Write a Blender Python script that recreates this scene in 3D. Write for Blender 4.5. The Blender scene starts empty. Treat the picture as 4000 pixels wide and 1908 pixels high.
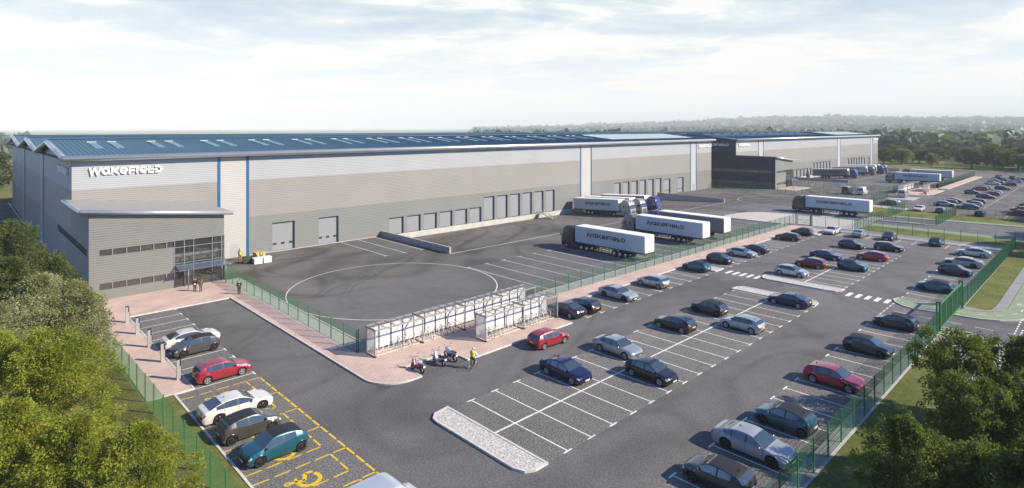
import bpy, bmesh, math, random
from math import sin, cos, pi, radians, sqrt, atan2, hypot
from mathutils import Vector, Matrix, noise as mnoise

# ------------------------------------------------------------------ camera, sky, sun, exposure
SC = bpy.context.scene
COL = SC.collection
CAM_H = 20.57
cd = bpy.data.cameras.new('camera')
cam = bpy.data.objects.new('camera', cd)
COL.objects.link(cam)
cam.location = (0, 0, CAM_H)
cam.rotation_euler = (radians(90), 0, radians(46.194 - 90))
cd.sensor_fit = 'HORIZONTAL'
cd.sensor_width = 36.0
cd.lens = 36.0 * 2278.0 / 4000.0
cd.shift_y = -452.0 / 4000.0
cd.clip_start = 0.5
cd.clip_end = 60000
SC.camera = cam

SUN_AZ, SUN_EL = radians(-56.0), radians(32.0)      # direction TO the sun (from +X, anticlockwise)
SUN_DIR = Vector((cos(SUN_AZ) * cos(SUN_EL), sin(SUN_AZ) * cos(SUN_EL), sin(SUN_EL)))
sd = bpy.data.lights.new('sun', 'SUN')
sun = bpy.data.objects.new('sun', sd)
COL.objects.link(sun)
sun.rotation_euler = SUN_DIR.to_track_quat('Z', 'Y').to_euler()
sd.energy = 4.6
sd.angle = radians(0.55)
sd.color = (1.0, 0.885, 0.71)

W = bpy.data.worlds.new('World')
SC.world = W
W.use_nodes = True
nt = W.node_tree
nt.nodes.clear()
def wn(t, **k):
    n = nt.nodes.new(t)
    for a, b in k.items(): setattr(n, a, b)
    return n
out = wn('ShaderNodeOutputWorld')
bg = wn('ShaderNodeBackground')
sky = wn('ShaderNodeTexSky', sky_type='NISHITA', sun_disc=False)
sky.sun_elevation = SUN_EL
sky.sun_rotation = pi / 2 - SUN_AZ
sky.altitude = 50
sky.air_density = 0.6
sky.dust_density = 0.0
sky.ozone_density = 8.0
tc = wn('ShaderNodeTexCoord')
sep = wn('ShaderNodeSeparateXYZ')
nt.links.new(tc.outputs['Generated'], sep.inputs[0])
def wm(op, a, b=None, c=None):
    n = wn('ShaderNodeMath', operation=op)
    for i, v in enumerate((a, b, c)):
        if v is None: continue
        if isinstance(v, (int, float)): n.inputs[i].default_value = v
        else: nt.links.new(v, n.inputs[i])
    return n.outputs[0]
zc = wm('MAXIMUM', sep.outputs[2], 0.0)
den = wm('ADD', zc, 0.09)
u = wm('DIVIDE', sep.outputs[0], den)
v = wm('DIVIDE', sep.outputs[1], den)
# clouds live on a flat layer high above the site: project the view direction on it
ang = radians(46.2)
uu = wm('ADD', wm('MULTIPLY', u, cos(ang)), wm('MULTIPLY', v, sin(ang)))      # away from the site
vv = wm('SUBTRACT', wm('MULTIPLY', u, sin(ang)), wm('MULTIPLY', v, cos(ang)))
def cloud(scale, su, sv, detail, rough, off):
    comb = wn('ShaderNodeCombineXYZ')
    nt.links.new(wm('ADD', wm('MULTIPLY', uu, su), off), comb.inputs[0])
    nt.links.new(wm('MULTIPLY', vv, sv), comb.inputs[1])
    n = wn('ShaderNodeTexNoise')
    n.inputs['Scale'].default_value = scale
    n.inputs['Detail'].default_value = detail
    n.inputs['Roughness'].default_value = rough
    n.inputs['Distortion'].default_value = 0.5
    nt.links.new(comb.outputs[0], n.inputs['Vector'])
    return n.outputs['Fac']
def ramp(fac, stops):
    r = wn('ShaderNodeValToRGB')
    e = r.color_ramp.elements
    e[0].position, e[0].color = stops[0][0], (*stops[0][1], 1)
    e[1].position, e[1].color = stops[-1][0], (*stops[-1][1], 1)
    for p_, c_ in stops[1:-1]:
        x = e.new(p_); x.color = (*c_, 1)
    nt.links.new(fac, r.inputs[0])
    return r.outputs[0]
n1 = cloud(0.66, 1.7, 1.15, 9, 0.58, 5.3)
n2 = cloud(1.9, 1.7, 1.1, 8, 0.58, 11.7)
mixn = wm('ADD', wm('MULTIPLY', n1, 0.68), wm('MULTIPLY', n2, 0.32))
CLOUD_WHITE = 3.9
ccol = ramp(mixn, [(0.30, (0.46, 0.58, 0.64)), (0.43, (0.62, 0.73, 0.77)), (0.50, (0.78, 0.86, 0.87)), (0.545, (1.0, 1.01, 0.97)), (0.75, (1.14, 1.11, 1.04))])
cmul = wn('ShaderNodeMix', data_type='RGBA', blend_type='MULTIPLY')
cmul.inputs[0].default_value = 1.0
nt.links.new(ccol, cmul.inputs['A'])
cmul.inputs['B'].default_value = (CLOUD_WHITE, CLOUD_WHITE, CLOUD_WHITE, 1)
hz = ramp(zc, [(0.0, (1, 1, 1)), (0.07, (0.85, 0.85, 0.85)), (0.22, (0.0, 0.0, 0.0))])
hmix = wn('ShaderNodeMix', data_type='RGBA')
nt.links.new(hz, hmix.inputs[0])
nt.links.new(cmul.outputs['Result'], hmix.inputs['A'])
hmix.inputs['B'].default_value = (CLOUD_WHITE * 1.06, CLOUD_WHITE * 1.04, CLOUD_WHITE * 0.94, 1)
cover = ramp(mixn, [(0.30, (0.80, 0.80, 0.80)), (0.55, (0.97, 0.97, 0.97))])
fwd = wm('ADD', wm('MULTIPLY', sep.outputs[0], cos(ang)), wm('MULTIPLY', sep.outputs[1], sin(ang)))
front = ramp(fwd, [(0.42, (0.02, 0.02, 0.02)), (0.70, (1, 1, 1))])      # unseen sky behind the camera cleared of cloud, shaped to give blue fill
cm = wn('ShaderNodeMix', data_type='RGBA', blend_type='MULTIPLY')
cm.inputs[0].default_value = 1.0
nt.links.new(cover, cm.inputs['A']); nt.links.new(front, cm.inputs['B'])
cover = cm.outputs['Result']
high = ramp(zc, [(0.22, (1, 1, 1)), (0.40, (0.03, 0.03, 0.03))])          # unseen sky overhead cleared too, for bluer fill light
cm2 = wn('ShaderNodeMix', data_type='RGBA', blend_type='MULTIPLY')
cm2.inputs[0].default_value = 1.0
nt.links.new(cover, cm2.inputs['A']); nt.links.new(high, cm2.inputs['B'])
cover = cm2.outputs['Result']
fmix = wn('ShaderNodeMix', data_type='RGBA')
nt.links.new(cover, fmix.inputs[0])
nt.links.new(sky.outputs[0], fmix.inputs['A'])
nt.links.new(hmix.outputs['Result'], fmix.inputs['B'])
nt.links.new(fmix.outputs['Result'], bg.inputs[0])
bg.inputs[1].default_value = 0.15
nt.links.new(bg.outputs[0], out.inputs[0])

SC.view_settings.view_transform = 'Standard'
SC.view_settings.look = 'None'
SC.view_settings.exposure = 0.80
SC.view_settings.gamma = 1.0
cy = SC.cycles
cy.use_denoising = True
cy.max_bounces = 6
cy.diffuse_bounces = 2
cy.glossy_bounces = 3
cy.transmission_bounces = 4
cy.transparent_max_bounces = 12
cy.volume_bounces = 1
cy.sample_clamp_indirect = 6.0
cy.caustics_reflective = False
cy.caustics_refractive = False

# ------------------------------------------------------------------ helpers
rnd = random.Random(7)

def tag(o, label=None, cat=None, group=None, kind=None):
    if label: o['label'] = label
    if cat: o['category'] = cat
    if group: o['group'] = group
    if kind: o['kind'] = kind
    return o

def thing(name, label, cat, loc=(0, 0, 0), rz=0.0, group=None):
    o = bpy.data.objects.new(name, None)
    COL.objects.link(o)
    o.empty_display_size = 0.3
    o.location = loc
    o.rotation_euler = (0, 0, rz)
    return tag(o, label, cat, group)

def kids(o):
    return [c for c in bpy.data.objects if c.parent == o]

TREE = {}
def reg(parent, child):
    TREE.setdefault(parent.name, []).append(child)

def copy_tree(o, parent=None):
    c = o.copy()
    COL.objects.link(c)
    if parent is not None:
        c.parent = parent
        reg(parent, c)
    for ch in TREE.get(o.name, []):
        copy_tree(ch, c)
    return c

class MB:
    """collects faces; each face has a material slot number"""
    def __init__(s):
        s.v, s.f, s.m, s.smooth = [], [], [], []
    def add(s, verts, faces, m=0, smooth=False):
        b = len(s.v)
        s.v.extend([tuple(p) for p in verts])
        for f in faces:
            s.f.append([b + i for i in f]); s.m.append(m); s.smooth.append(smooth)
        return s
    def quad(s, a, b, c, d, m=0): return s.add([a, b, c, d], [(0, 1, 2, 3)], m)
    def box(s, x0, y0, z0, x1, y1, z1, m=0):
        if x0 > x1: x0, x1 = x1, x0
        if y0 > y1: y0, y1 = y1, y0
        if z0 > z1: z0, z1 = z1, z0
        v = [(x0, y0, z0), (x1, y0, z0), (x1, y1, z0), (x0, y1, z0), (x0, y0, z1), (x1, y0, z1), (x1, y1, z1), (x0, y1, z1)]
        return s.add(v, [(0, 3, 2, 1), (4, 5, 6, 7), (0, 1, 5, 4), (1, 2, 6, 5), (2, 3, 7, 6), (3, 0, 4, 7)], m)
    def cbox(s, c, h, m=0, rz=0.0):
        co, si = cos(rz), sin(rz)
        v = []
        for dz in (-1, 1):
            for dx, dy in ((-1, -1), (1, -1), (1, 1), (-1, 1)):
                x, y = dx * h[0], dy * h[1]
                v.append((c[0] + x * co - y * si, c[1] + x * si + y * co, c[2] + dz * h[2]))
        return s.add(v, [(0, 3, 2, 1), (4, 5, 6, 7), (0, 1, 5, 4), (1, 2, 6, 5), (2, 3, 7, 6), (3, 0, 4, 7)], m)
    def tube(s, pts, r, n=6, m=0, closed=False, caps=True, smooth=True):
        pts = [Vector(p) for p in pts]
        rr = r if isinstance(r, (list, tuple)) else [r] * len(pts)
        k = len(pts)
        vs = []
        up = Vector((0, 0, 1))
        last = None
        for i, p in enumerate(pts):
            if closed: d = pts[(i + 1) % k] - pts[i - 1]
            else: d = pts[min(i + 1, k - 1)] - pts[max(i - 1, 0)]
            if d.length < 1e-9: d = Vector((0, 0, 1))
            d.normalize()
            if last is None:
                a = d.cross(up)
                if a.length < 1e-3: a = d.cross(Vector((1, 0, 0)))
            else:
                a = last - d * last.dot(d)
                if a.length < 1e-4: a = d.cross(up)
            a.normalize(); last = a
            b = d.cross(a)
            for j in range(n):
                t = 2 * pi * j / n
                vs.append(p + (a * cos(t) + b * sin(t)) * rr[i])
        fs = []
        for i in range(k if closed else k - 1):
            i2 = (i + 1) % k
            for j in range(n):
                j2 = (j + 1) % n
                fs.append((i * n + j, i * n + j2, i2 * n + j2, i2 * n + j))
        if caps and not closed:
            fs.append(tuple(range(n))[::-1]); fs.append(tuple((k - 1) * n + j for j in range(n)))
        return s.add(vs, fs, m, smooth)
    def bar(s, a, b, w, h=None, m=0):
        """rectangular bar from a to b"""
        h = h or w
        a, b = Vector(a), Vector(b)
        d = (b - a).normalized()
        x = d.cross(Vector((0, 0, 1)))
        if x.length < 1e-3: x = Vector((1, 0, 0))
        x.normalize(); y = x.cross(d)
        v = []
        for p in (a, b):
            for i, j in ((-1, -1), (1, -1), (1, 1), (-1, 1)):
                v.append(p + x * (i * w / 2) + y * (j * h / 2))
        return s.add(v, [(0, 3, 2, 1), (4, 5, 6, 7), (0, 1, 5, 4), (1, 2, 6, 5), (2, 3, 7, 6), (3, 0, 4, 7)], m)
    def lathe(s, prof, axis='Z', c=(0, 0, 0), n=20, m=0, smooth=True):
        vs, fs = [], []
        for r, h in prof:
            for j in range(n):
                t = 2 * pi * j / n
                if axis == 'Z': vs.append((c[0] + r * cos(t), c[1] + r * sin(t), c[2] + h))
                elif axis == 'Y': vs.append((c[0] + r * sin(t), c[1] + h, c[2] + r * cos(t)))
                else: vs.append((c[0] + h, c[1] + r * cos(t), c[2] + r * sin(t)))
        for i in range(len(prof) - 1):
            for j in range(n):
                j2 = (j + 1) % n
                fs.append((i * n + j, i * n + j2, (i + 1) * n + j2, (i + 1) * n + j))
        return s.add(vs, fs, m, smooth)
    def prism(s, poly, z0, z1, m=0, mside=None):
        n = len(poly)
        a = sum(poly[i][0] * poly[(i + 1) % n][1] - poly[(i + 1) % n][0] * poly[i][1] for i in range(n))
        if a < 0: poly = poly[::-1]
        vs = [(x, y, z0) for x, y in poly] + [(x, y, z1) for x, y in poly]
        s.add(vs, [tuple(range(n, 2 * n))], m)
        s.add(vs, [tuple(range(n))[::-1]] + [(i, (i + 1) % n, n + (i + 1) % n, n + i) for i in range(n)], m if mside is None else mside)
        return s
    def flat(s, poly, z, m=0):
        n = len(poly)
        a = sum(poly[i][0] * poly[(i + 1) % n][1] - poly[(i + 1) % n][0] * poly[i][1] for i in range(n))
        if a < 0: poly = poly[::-1]
        return s.add([(x, y, z) for x, y in poly], [tuple(range(n))], m)
    def rect(s, x0, y0, x1, y1, z, m=0): return s.flat([(x0, y0), (x1, y0), (x1, y1), (x0, y1)], z, m)
    def line(s, a, b, w, z, m=0):
        dx, dy = b[0] - a[0], b[1] - a[1]
        l = hypot(dx, dy); nx, ny = -dy / l * w / 2, dx / l * w / 2
        return s.flat([(a[0] - nx, a[1] - ny), (b[0] - nx, b[1] - ny), (b[0] + nx, b[1] + ny), (a[0] + nx, a[1] + ny)], z, m)
    def ring(s, c, r, w, z, m=0, a0=0, a1=2 * pi, n=72):
        for i in range(n):
            t0, t1 = a0 + (a1 - a0) * i / n, a0 + (a1 - a0) * (i + 1) / n
            s.flat([(c[0] + q * cos(t), c[1] + q * sin(t)) for q, t in ((r - w / 2, t0), (r + w / 2, t0), (r + w / 2, t1), (r - w / 2, t1))], z, m)
        return s
    def mesh(s, name, mats, clean=False):
        me = bpy.data.meshes.new(name)
        me.from_pydata(s.v, [], s.f)
        for mt in mats: me.materials.append(mt)
        if any(s.m): me.polygons.foreach_set('material_index', s.m)
        if any(s.smooth): me.polygons.foreach_set('use_smooth', s.smooth)
        me.update()
        return me
    def obj(s, name, mats, parent=None, loc=None, sharp=None):
        if not isinstance(mats, (list, tuple)): mats = [mats]
        me = s.mesh(name, mats)
        if sharp is not None: sharpen(me, sharp)
        o = bpy.data.objects.new(name, me)
        COL.objects.link(o)
        if parent is not None:
            o.parent = parent
            reg(parent, o)
        if loc is not None: o.location = loc
        return o

def sharpen(me, deg=35, merge=1e-4):
    bm = bmesh.new(); bm.from_mesh(me)
    if merge: bmesh.ops.remove_doubles(bm, verts=bm.verts, dist=merge)
    for e in bm.edges:
        if len(e.link_faces) == 2:
            e.smooth = e.calc_face_angle(0) < radians(deg)
    for f in bm.faces: f.smooth = True
    bm.to_mesh(me); bm.free()

def mobj(name, me, parent=None, loc=None):
    o = bpy.data.objects.new(name, me)
    COL.objects.link(o)
    if parent is not None:
        o.parent = parent; reg(parent, o)
    if loc is not None: o.location = loc
    return o

def struct(o): return tag(o, kind='structure')

def kerb(name, pts, mat, w=0.15, h=0.13, closed=False):
    """raised kerb along a polyline, mitred"""
    n = len(pts)
    L, R = [], []
    for i in range(n):
        p = Vector(pts[i])
        a = Vector(pts[i - 1]) if (i > 0 or closed) else None
        b = Vector(pts[(i + 1) % n]) if (i < n - 1 or closed) else None
        d1 = (p - a).normalized() if a is not None else (b - p).normalized()
        d2 = (b - p).normalized() if b is not None else d1
        nn = Vector((-d1.y - d2.y, d1.x + d2.x))
        if nn.length < 1e-6: nn = Vector((-d1.y, d1.x))
        nn.normalize()
        k = 1 / max(0.4, nn.dot(Vector((-d1.y, d1.x))))
        L.append(p + nn * (w / 2 * k)); R.append(p - nn * (w / 2 * k))
    m = MB()
    c = 0.02
    for i in range(n if closed else n - 1):
        j = (i + 1) % n
        l0, l1, r0, r1 = L[i], L[j], R[i], R[j]
        m.add([(l0.x, l0.y, -.05), (l1.x, l1.y, -.05), (r1.x, r1.y, -.05), (r0.x, r0.y, -.05), (l0.x, l0.y, h), (l1.x, l1.y, h), (r1.x, r1.y, h), (r0.x, r0.y, h)],
              [(0, 1, 5, 4), (2, 3, 7, 6), (4, 5, 6, 7)])
        if not closed and i == 0: m.add([(l0.x, l0.y, -.05), (r0.x, r0.y, -.05), (r0.x, r0.y, h), (l0.x, l0.y, h)], [(3, 2, 1, 0)])
        if not closed and i == n - 2: m.add([(l1.x, l1.y, -.05), (r1.x, r1.y, -.05), (r1.x, r1.y, h), (l1.x, l1.y, h)], [(0, 1, 2, 3)])
    return struct(m.obj(name, mat))

def arc(c, r, a0, a1, n=8):
    return [(c[0] + r * cos(radians(a0 + (a1 - a0) * i / n)), c[1] + r * sin(radians(a0 + (a1 - a0) * i / n))) for i in range(n + 1)]
# ------------------------------------------------------------------ materials
class NT:
    def __init__(s, name):
        s.mat = bpy.data.materials.new(name); s.mat.use_nodes = True
        s.nt = s.mat.node_tree
        s.b = s.nt.nodes['Principled BSDF']
        s.tc = None
    def n(s, t, **k):
        x = s.nt.nodes.new(t)
        for a, b in k.items(): setattr(x, a, b)
        return x
    def co(s, kind='Object'):
        if s.tc is None: s.tc = s.n('ShaderNodeTexCoord')
        return s.tc.outputs[kind]
    def lk(s, a, b): s.nt.links.new(a, b)
    def noise(s, scale, detail=4, rough=.55, vec=None, dist=0, stretch=None):
        x = s.n('ShaderNodeTexNoise')
        x.inputs['Scale'].default_value = scale; x.inputs['Detail'].default_value = detail
        x.inputs['Roughness'].default_value = rough; x.inputs['Distortion'].default_value = dist
        v = vec or s.co()
        if stretch:
            mp = s.n('ShaderNodeMapping'); mp.inputs['Scale'].default_value = stretch
            s.lk(v, mp.inputs[0]); v = mp.outputs[0]
        s.lk(v, x.inputs['Vector'])
        return x.outputs['Fac']
    def ramp(s, fac, stops):
        r = s.n('ShaderNodeValToRGB'); e = r.color_ramp.elements
        def cc(c): return (c, c, c, 1) if isinstance(c, (int, float)) else (*c, 1)
        e[0].position, e[0].color = stops[0][0], cc(stops[0][1])
        e[1].position, e[1].color = stops[-1][0], cc(stops[-1][1])
        for p_, c_ in stops[1:-1]:
            q = e.new(p_); q.color = cc(c_)
        s.lk(fac, r.inputs[0]); return r.outputs[0]
    def mix(s, fac, a, b, mode='MIX'):
        x = s.n('ShaderNodeMix', data_type='RGBA', blend_type=mode)
        for sock, v in ((x.inputs[0], fac), (x.inputs['A'], a), (x.inputs['B'], b)):
            if isinstance(v, (int, float)): sock.default_value = v
            elif isinstance(v, tuple): sock.default_value = (*v, 1)
            else: s.lk(v, sock)
        return x.outputs['Result']
    def math(s, op, a, b=None):
        x = s.n('ShaderNodeMath', operation=op)
        for i, v in enumerate((a, b)):
            if v is None: continue
            if isinstance(v, (int, float)): x.inputs[i].default_value = v
            else: s.lk(v, x.inputs[i])
        return x.outputs[0]
    def set(s, col=None, rough=None, metal=None, spec=None, bump=None, bstr=.3, bdist=.02, coat=None):
        I = s.b.inputs
        for key, v in (('Base Color', col), ('Roughness', rough), ('Metallic', metal), ('Specular IOR Level', spec), ('Coat Weight', coat)):
            if v is None: continue
            if isinstance(v, (int, float)): I[key].default_value = v
            elif isinstance(v, tuple): I[key].default_value = (*v, 1)
            else: s.lk(v, I[key])
        if bump is not None:
            bp = s.n('ShaderNodeBump'); bp.inputs['Strength'].default_value = bstr; bp.inputs['Distance'].default_value = bdist
            s.lk(bump, bp.inputs['Height']); s.lk(bp.outputs[0], I['Normal'])
        return s.mat

def pm(name, col, rough=.5, metal=0., var=.12, scale=3., spec=.5, coat=None, bump=0.):
    """plain surface with a little procedural unevenness"""
    t = NT(name)
    f = t.noise(scale, 5)
    lo = tuple(max(0, c * (1 - var)) for c in col); hi = tuple(min(1, c * (1 + var)) for c in col)
    c = t.ramp(f, [(.3, lo), (.7, hi)])
    return t.set(c, rough, metal, spec, coat=coat, bump=(t.noise(scale * 12, 3) if bump else None), bstr=bump)

def asphalt(name, base, speck, coarse=26., tracks=0., tint=(1, 1, 1)):
    t = NT(name)
    big = t.ramp(t.noise(.045, 5, .6, dist=.6), [(.3, .76), (.7, 1.18)])
    mid = t.ramp(t.noise(.8, 4), [(.3, .92), (.7, 1.08)])
    sp = t.ramp(t.noise(coarse, 2, .7), [(.32, 1 - speck), (.5, 1.0), (.68, 1 + speck * 1.6)])
    c = t.mix(1., big, mid, 'MULTIPLY'); c = t.mix(1., c, sp, 'MULTIPLY')
    if tracks:
        # rubber laid down by turning wheels: soft curved streaks
        f1 = t.noise(.028, 1.5, .4, dist=.8); f2 = t.noise(.045, 1.2, .4, dist=1.2, stretch=(1, 1.3, 1))
        r1 = t.ramp(f1, [(.40, 1.0), (.44, 1 - tracks), (.47, 1.0), (.515, 1.0), (.55, 1 - tracks * .8), (.59, 1.04)])
        r2 = t.ramp(f2, [(.43, 1.0), (.47, 1 - tracks * .9), (.51, 1.03), (.56, 1 - tracks * .7), (.60, 1.0)])
        tr = t.mix(1., r1, r2, 'MULTIPLY')
        c = t.mix(1., c, tr, 'MULTIPLY')
    if speck > .4:
        oil = t.ramp(t.noise(.9, 3, .6), [(.60, 1.0), (.72, .72)])
        c = t.mix(1., c, oil, 'MULTIPLY')
    c = t.mix(1., c, tuple(b * k for b, k in zip((base,) * 3, tint)), 'MULTIPLY')
    rg = t.ramp(t.noise(.3, 3), [(.3, .72), (.7, .9)])
    return t.set(c, rg, spec=.35, bump=t.noise(coarse * 1.5, 2), bstr=.35, bdist=.015)

M = {}
M['asphalt_yard'] = asphalt('asphalt_yard', .124, .36, 8, .36, (1.06, 1.0, .95))
M['asphalt_lane'] = asphalt('asphalt_lane', .132, .34, 9, .20, (1.03, 1.0, .99))
M['asphalt_bay'] = asphalt('asphalt_bay', .148, .6, 9, 0, (1.05, 1.0, .96))
M['asphalt_road'] = asphalt('asphalt_road', .13, .25, 16, .15, (.98, 1.0, 1.05))
M['concrete'] = pm('concrete', (.40, .39, .37), .85, 0, .16, 1.2, .3, bump=.2)
M['concrete_pale'] = pm('concrete_pale', (.47,.445,.41), .85, 0, .12, .8, .3)
M['kerb'] = pm('kerb_stone', (.55, .53, .49), .8, 0, .14, 2., .3, bump=.15)
M['wall_conc'] = pm('retaining_concrete', (.36, .36, .37), .85, 0, .2, .9, .3, bump=.25)
def road_paint(name, col):
    t = NT(name)
    w = t.math('ADD', t.math('MULTIPLY', t.noise(2.2, 5, .7), .6), t.math('MULTIPLY', t.noise(14, 3, .7), .4))
    f = t.ramp(w, [(.50, 0.), (.66, .75)])
    c = t.mix(f, col, (.14, .135, .13))
    return t.set(c, .7, spec=.3)
M['white_line'] = road_paint('white_road_paint', (.76, .75, .72))
M['yellow_line'] = road_paint('yellow_road_paint', (.70, .49, .02))
def gravel(name, a, b):
    t = NT(name)
    v = t.n('ShaderNodeTexVoronoi'); v.inputs['Scale'].default_value = 7.; t.lk(t.co(), v.inputs['Vector'])
    f = t.math('ADD', t.math('MULTIPLY', t.noise(9, 4, .7), .7), t.math('MULTIPLY', v.outputs['Distance'], .5))
    c = t.ramp(f, [(.35, a), (.75, b)])
    return t.set(c, .9, spec=.2, bump=v.outputs['Distance'], bstr=.6, bdist=.04)
M['gravel'] = gravel('pale_gravel', (.26, .25, .24), (.60, .58, .55))
M['gravel_strip'] = gravel('grey_gravel_strip', (.30, .31, .29), (.50, .50, .47))
def pavers():
    t = NT('pink_block_paving')
    mp = t.n('ShaderNodeMapping'); mp.inputs['Rotation'].default_value = (0, 0, 0)
    t.lk(t.co(), mp.inputs[0])
    b = t.n('ShaderNodeTexBrick')
    b.inputs['Scale'].default_value = 1.; b.inputs['Brick Width'].default_value = .42; b.inputs['Row Height'].default_value = .21
    b.inputs['Mortar Size'].default_value = .018
    b.inputs['Color1'].default_value = (.60, .45, .39, 1); b.inputs['Color2'].default_value = (.53, .395, .34, 1); b.inputs['Mortar'].default_value = (.38, .29, .25, 1)
    t.lk(mp.outputs[0], b.inputs['Vector'])
    k = t.ramp(t.noise(.35, 5), [(.3, .86), (.7, 1.12)])
    return t.set(t.mix(1., b.outputs['Color'], k, 'MULTIPLY'), .85, spec=.3)
M['pavers'] = pavers()
def grass(name, a, b, c3, fl=None):
    t = NT(name)
    f = t.math('ADD', t.math('MULTIPLY', t.noise(3.2, 6, .75), .55), t.math('MULTIPLY', t.noise(.22, 4), .45))
    c = t.ramp(f, [(.34, a), (.5, b), (.64, c3)])
    if fl:
        s = t.ramp(t.noise(6.5, 2, .5), [(.66, 0.), (.72, 1.)])
        c = t.mix(s, c, fl)
    return t.set(c, .95, spec=.15, bump=t.noise(9, 5, .8), bstr=1., bdist=.12)
M['grass'] = grass('mown_grass', (.075, .10, .025), (.155, .17, .045), (.26, .25, .09))
M['grass_wild'] = grass('rough_grass', (.085, .105, .03), (.17, .185, .05), (.28, .265, .09), (.40, .24, .06))
M['grass_far'] = grass('field_grass', (.07, .10, .03), (.13, .16, .045), (.24, .24, .09))
M['green_path'] = pm('green_cycle_surface', (.235,.295,.185), .85, 0, .1, 1.5, .25)
M['grey_path'] = asphalt('grey_footway', .26, .2, 18, 0)
def glass(name, col, rough=.04, alpha=None):
    t = NT(name)
    t.set(col, rough, 0, .9)
    if alpha is not None: t.b.inputs['Alpha'].default_value = alpha
    return t.mat
# cladding
M['clad_hi'] = pm('cladding_pale_grey', (.365,.372,.385), .42, .0, .03, .15, .45)
M['clad_mid'] = pm('cladding_warm_grey', (.28,.266,.247), .42, .0, .03, .15, .45)
M['clad_lo'] = pm('cladding_stone_grey', (.212,.215,.203), .42, .0, .04, .15, .45)
M['clad_white'] = pm('cladding_off_white', (.44,.425,.41), .42, 0, .03, .2, .45)
M['clad_blue'] = pm('blue_trim', (.016,.105,.225), .4, 0, .05, .3)
M['clad_office'] = pm('cladding_office_grey', (.190,.192,.180), .42, .0, .04, .2, .45)
M['clad_darkened_grey'] = pm('cladding_darkened_grey', (.045, .055, .075), .45, .0, .05, .15, .45)  # second unit's gable and office side darkened by colour, unlike its front
M['clad_darkened_blue'] = pm('cladding_darkened_blue', (.065, .085, .125), .45, .0, .05, .15, .45)
M['roof'] = pm('roof_sheet_blue_grey', (.055,.132,.188), .5, .05, .06, .12, .5)
M['office_roof'] = pm('office_roof_membrane', (.30, .30, .29), .6, 0, .06, .6, .4)
M['fascia'] = pm('silver_barrel_fascia', (.60, .60, .58), .32, .65, .04, .5, .5)
M['soffit'] = pm('soffit_dark', (.12, .14, .17), .6, 0, .05, .5)
M['door_grey'] = pm('door_panel_grey', (.255,.265,.275), .45, 0, .03, .4, .45)
M['door_frame'] = pm('door_reveal_dark', (.07, .085, .11), .6, 0, .05, .5)
M['dark_glass_strip'] = pm('vision_panel', (.05, .055, .06), .12, 0, .05, .5)
M['frame_grey'] = pm('window_frame_grey', (.20, .225, .24), .4, .2, .05, 1.)
M['rooflight'] = pm('rooflight_glazing', (.11, .23, .27), .4, 0, .06, 1., .6)
M['rooflight_hood'] = pm('rooflight_upstand', (.62, .57, .50), .6, 0, .06, 1.)
M['pv'] = pm('solar_panel', (.30, .40, .43), .18, .2, .06, .3, .6)
M['sign_white'] = pm('sign_letters_white', (.80, .79, .75), .5, 0, .03, 1.)
M['sign_black'] = pm('sign_letters_black', (.022, .028, .036), .5, 0, .1, 1.)
M['office_glass_pale'] = glass('office_glazing_pale', (.13, .115, .10), .06)
M['office_glass'] = glass('office_glazing', (.055, .048, .044), .03)
M['clear_glass'] = glass('clear_canopy_glass', (.16,.21,.28), .03, .32)
M['car_glass'] = glass('car_glazing', (.035,.05,.062), .03)
M['car_glass'].node_tree.nodes['Principled BSDF'].inputs['IOR'].default_value = 1.6
M['car_glass'].node_tree.nodes['Principled BSDF'].inputs['Coat Weight'].default_value = .35
M['green_metal'] = pm('green_fence_coating', (.045, .17, .065), .5, 0, .1, 1.)
M['green_dark'] = pm('dark_green_fence_coating', (.030,.145,.058), .5, 0, .1, 1.)
M['steel'] = pm('galvanised_steel', (.48, .48, .46), .4, .5, .08, 1.5)
M['steel_pale'] = pm('pale_painted_steel', (.74, .73, .70), .45, 0, .05, 1.5)
M['steel_taupe'] = pm('taupe_coated_steel', (.30, .285, .265), .5, .1, .08, 1.5)
M['mesh_white'] = glass('perforated_white_screen', (.62, .62, .61), .6, .55)
M['steel_dark'] = pm('dark_steel', (.045, .05, .058), .5, .2, .1, 1.5)
M['black'] = pm('black_plastic', (.014, .015, .017), .55, 0, .1, 2.)
M['rubber'] = pm('tyre_rubber', (.016, .016, .017), .8, 0, .15, 4., .3)
M['polycarb'] = glass('polycarbonate_sheet', (.50,.50,.48), .2, .13)
M['chrome'] = pm('bright_metal', (.62, .64, .66), .18, .9, .05, 1.)
M['alloy'] = pm('silver_alloy_wheel', (.68,.69,.70), .3, .7, .05, 2.)
M['alloy_dark'] = pm('dark_alloy_wheel', (.055, .058, .065), .3, .6, .05, 2.)
M['caliper'] = pm('red_brake_caliper', (.40, .03, .03), .4, 0, .05, 2.)
M['lamp_clear'] = pm('headlamp_lens', (.55, .60, .64), .1, .3, .05, 2., .8)
M['lamp_red'] = pm('tail_lamp_lens', (.22, .012, .012), .15, 0, .1, 2., .7)
M['plate_white'] = pm('white_number_plate', (.75, .75, .72), .5, 0, .03, 2.)
M['plate_yellow'] = pm('yellow_number_plate', (.72, .56, .05), .5, 0, .03, 2.)
def paint(name, col, metal=.25, rough=.28):
    t = NT(name)
    t.set(t.ramp(t.noise(.8, 3), [(.3, tuple(c * .96 for c in col)), (.7, tuple(min(1, c * 1.04) for c in col))]), rough, metal, .5, coat=1.)
    t.b.inputs['Coat Roughness'].default_value = .05
    return t.mat
M['p_red'] = paint('red_car_paint', (.34, .022, .038), .3)
M['p_darkred'] = paint('dark_red_car_paint', (.20, .012, .016), .3)
M['p_teal'] = paint('teal_car_paint', (.004, .085, .125), .3)
M['p_grey'] = paint('bronze_grey_car_paint', (.085, .078, .072), .4)
M['p_dark'] = paint('charcoal_car_paint', (.022, .024, .029), .3)
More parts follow.
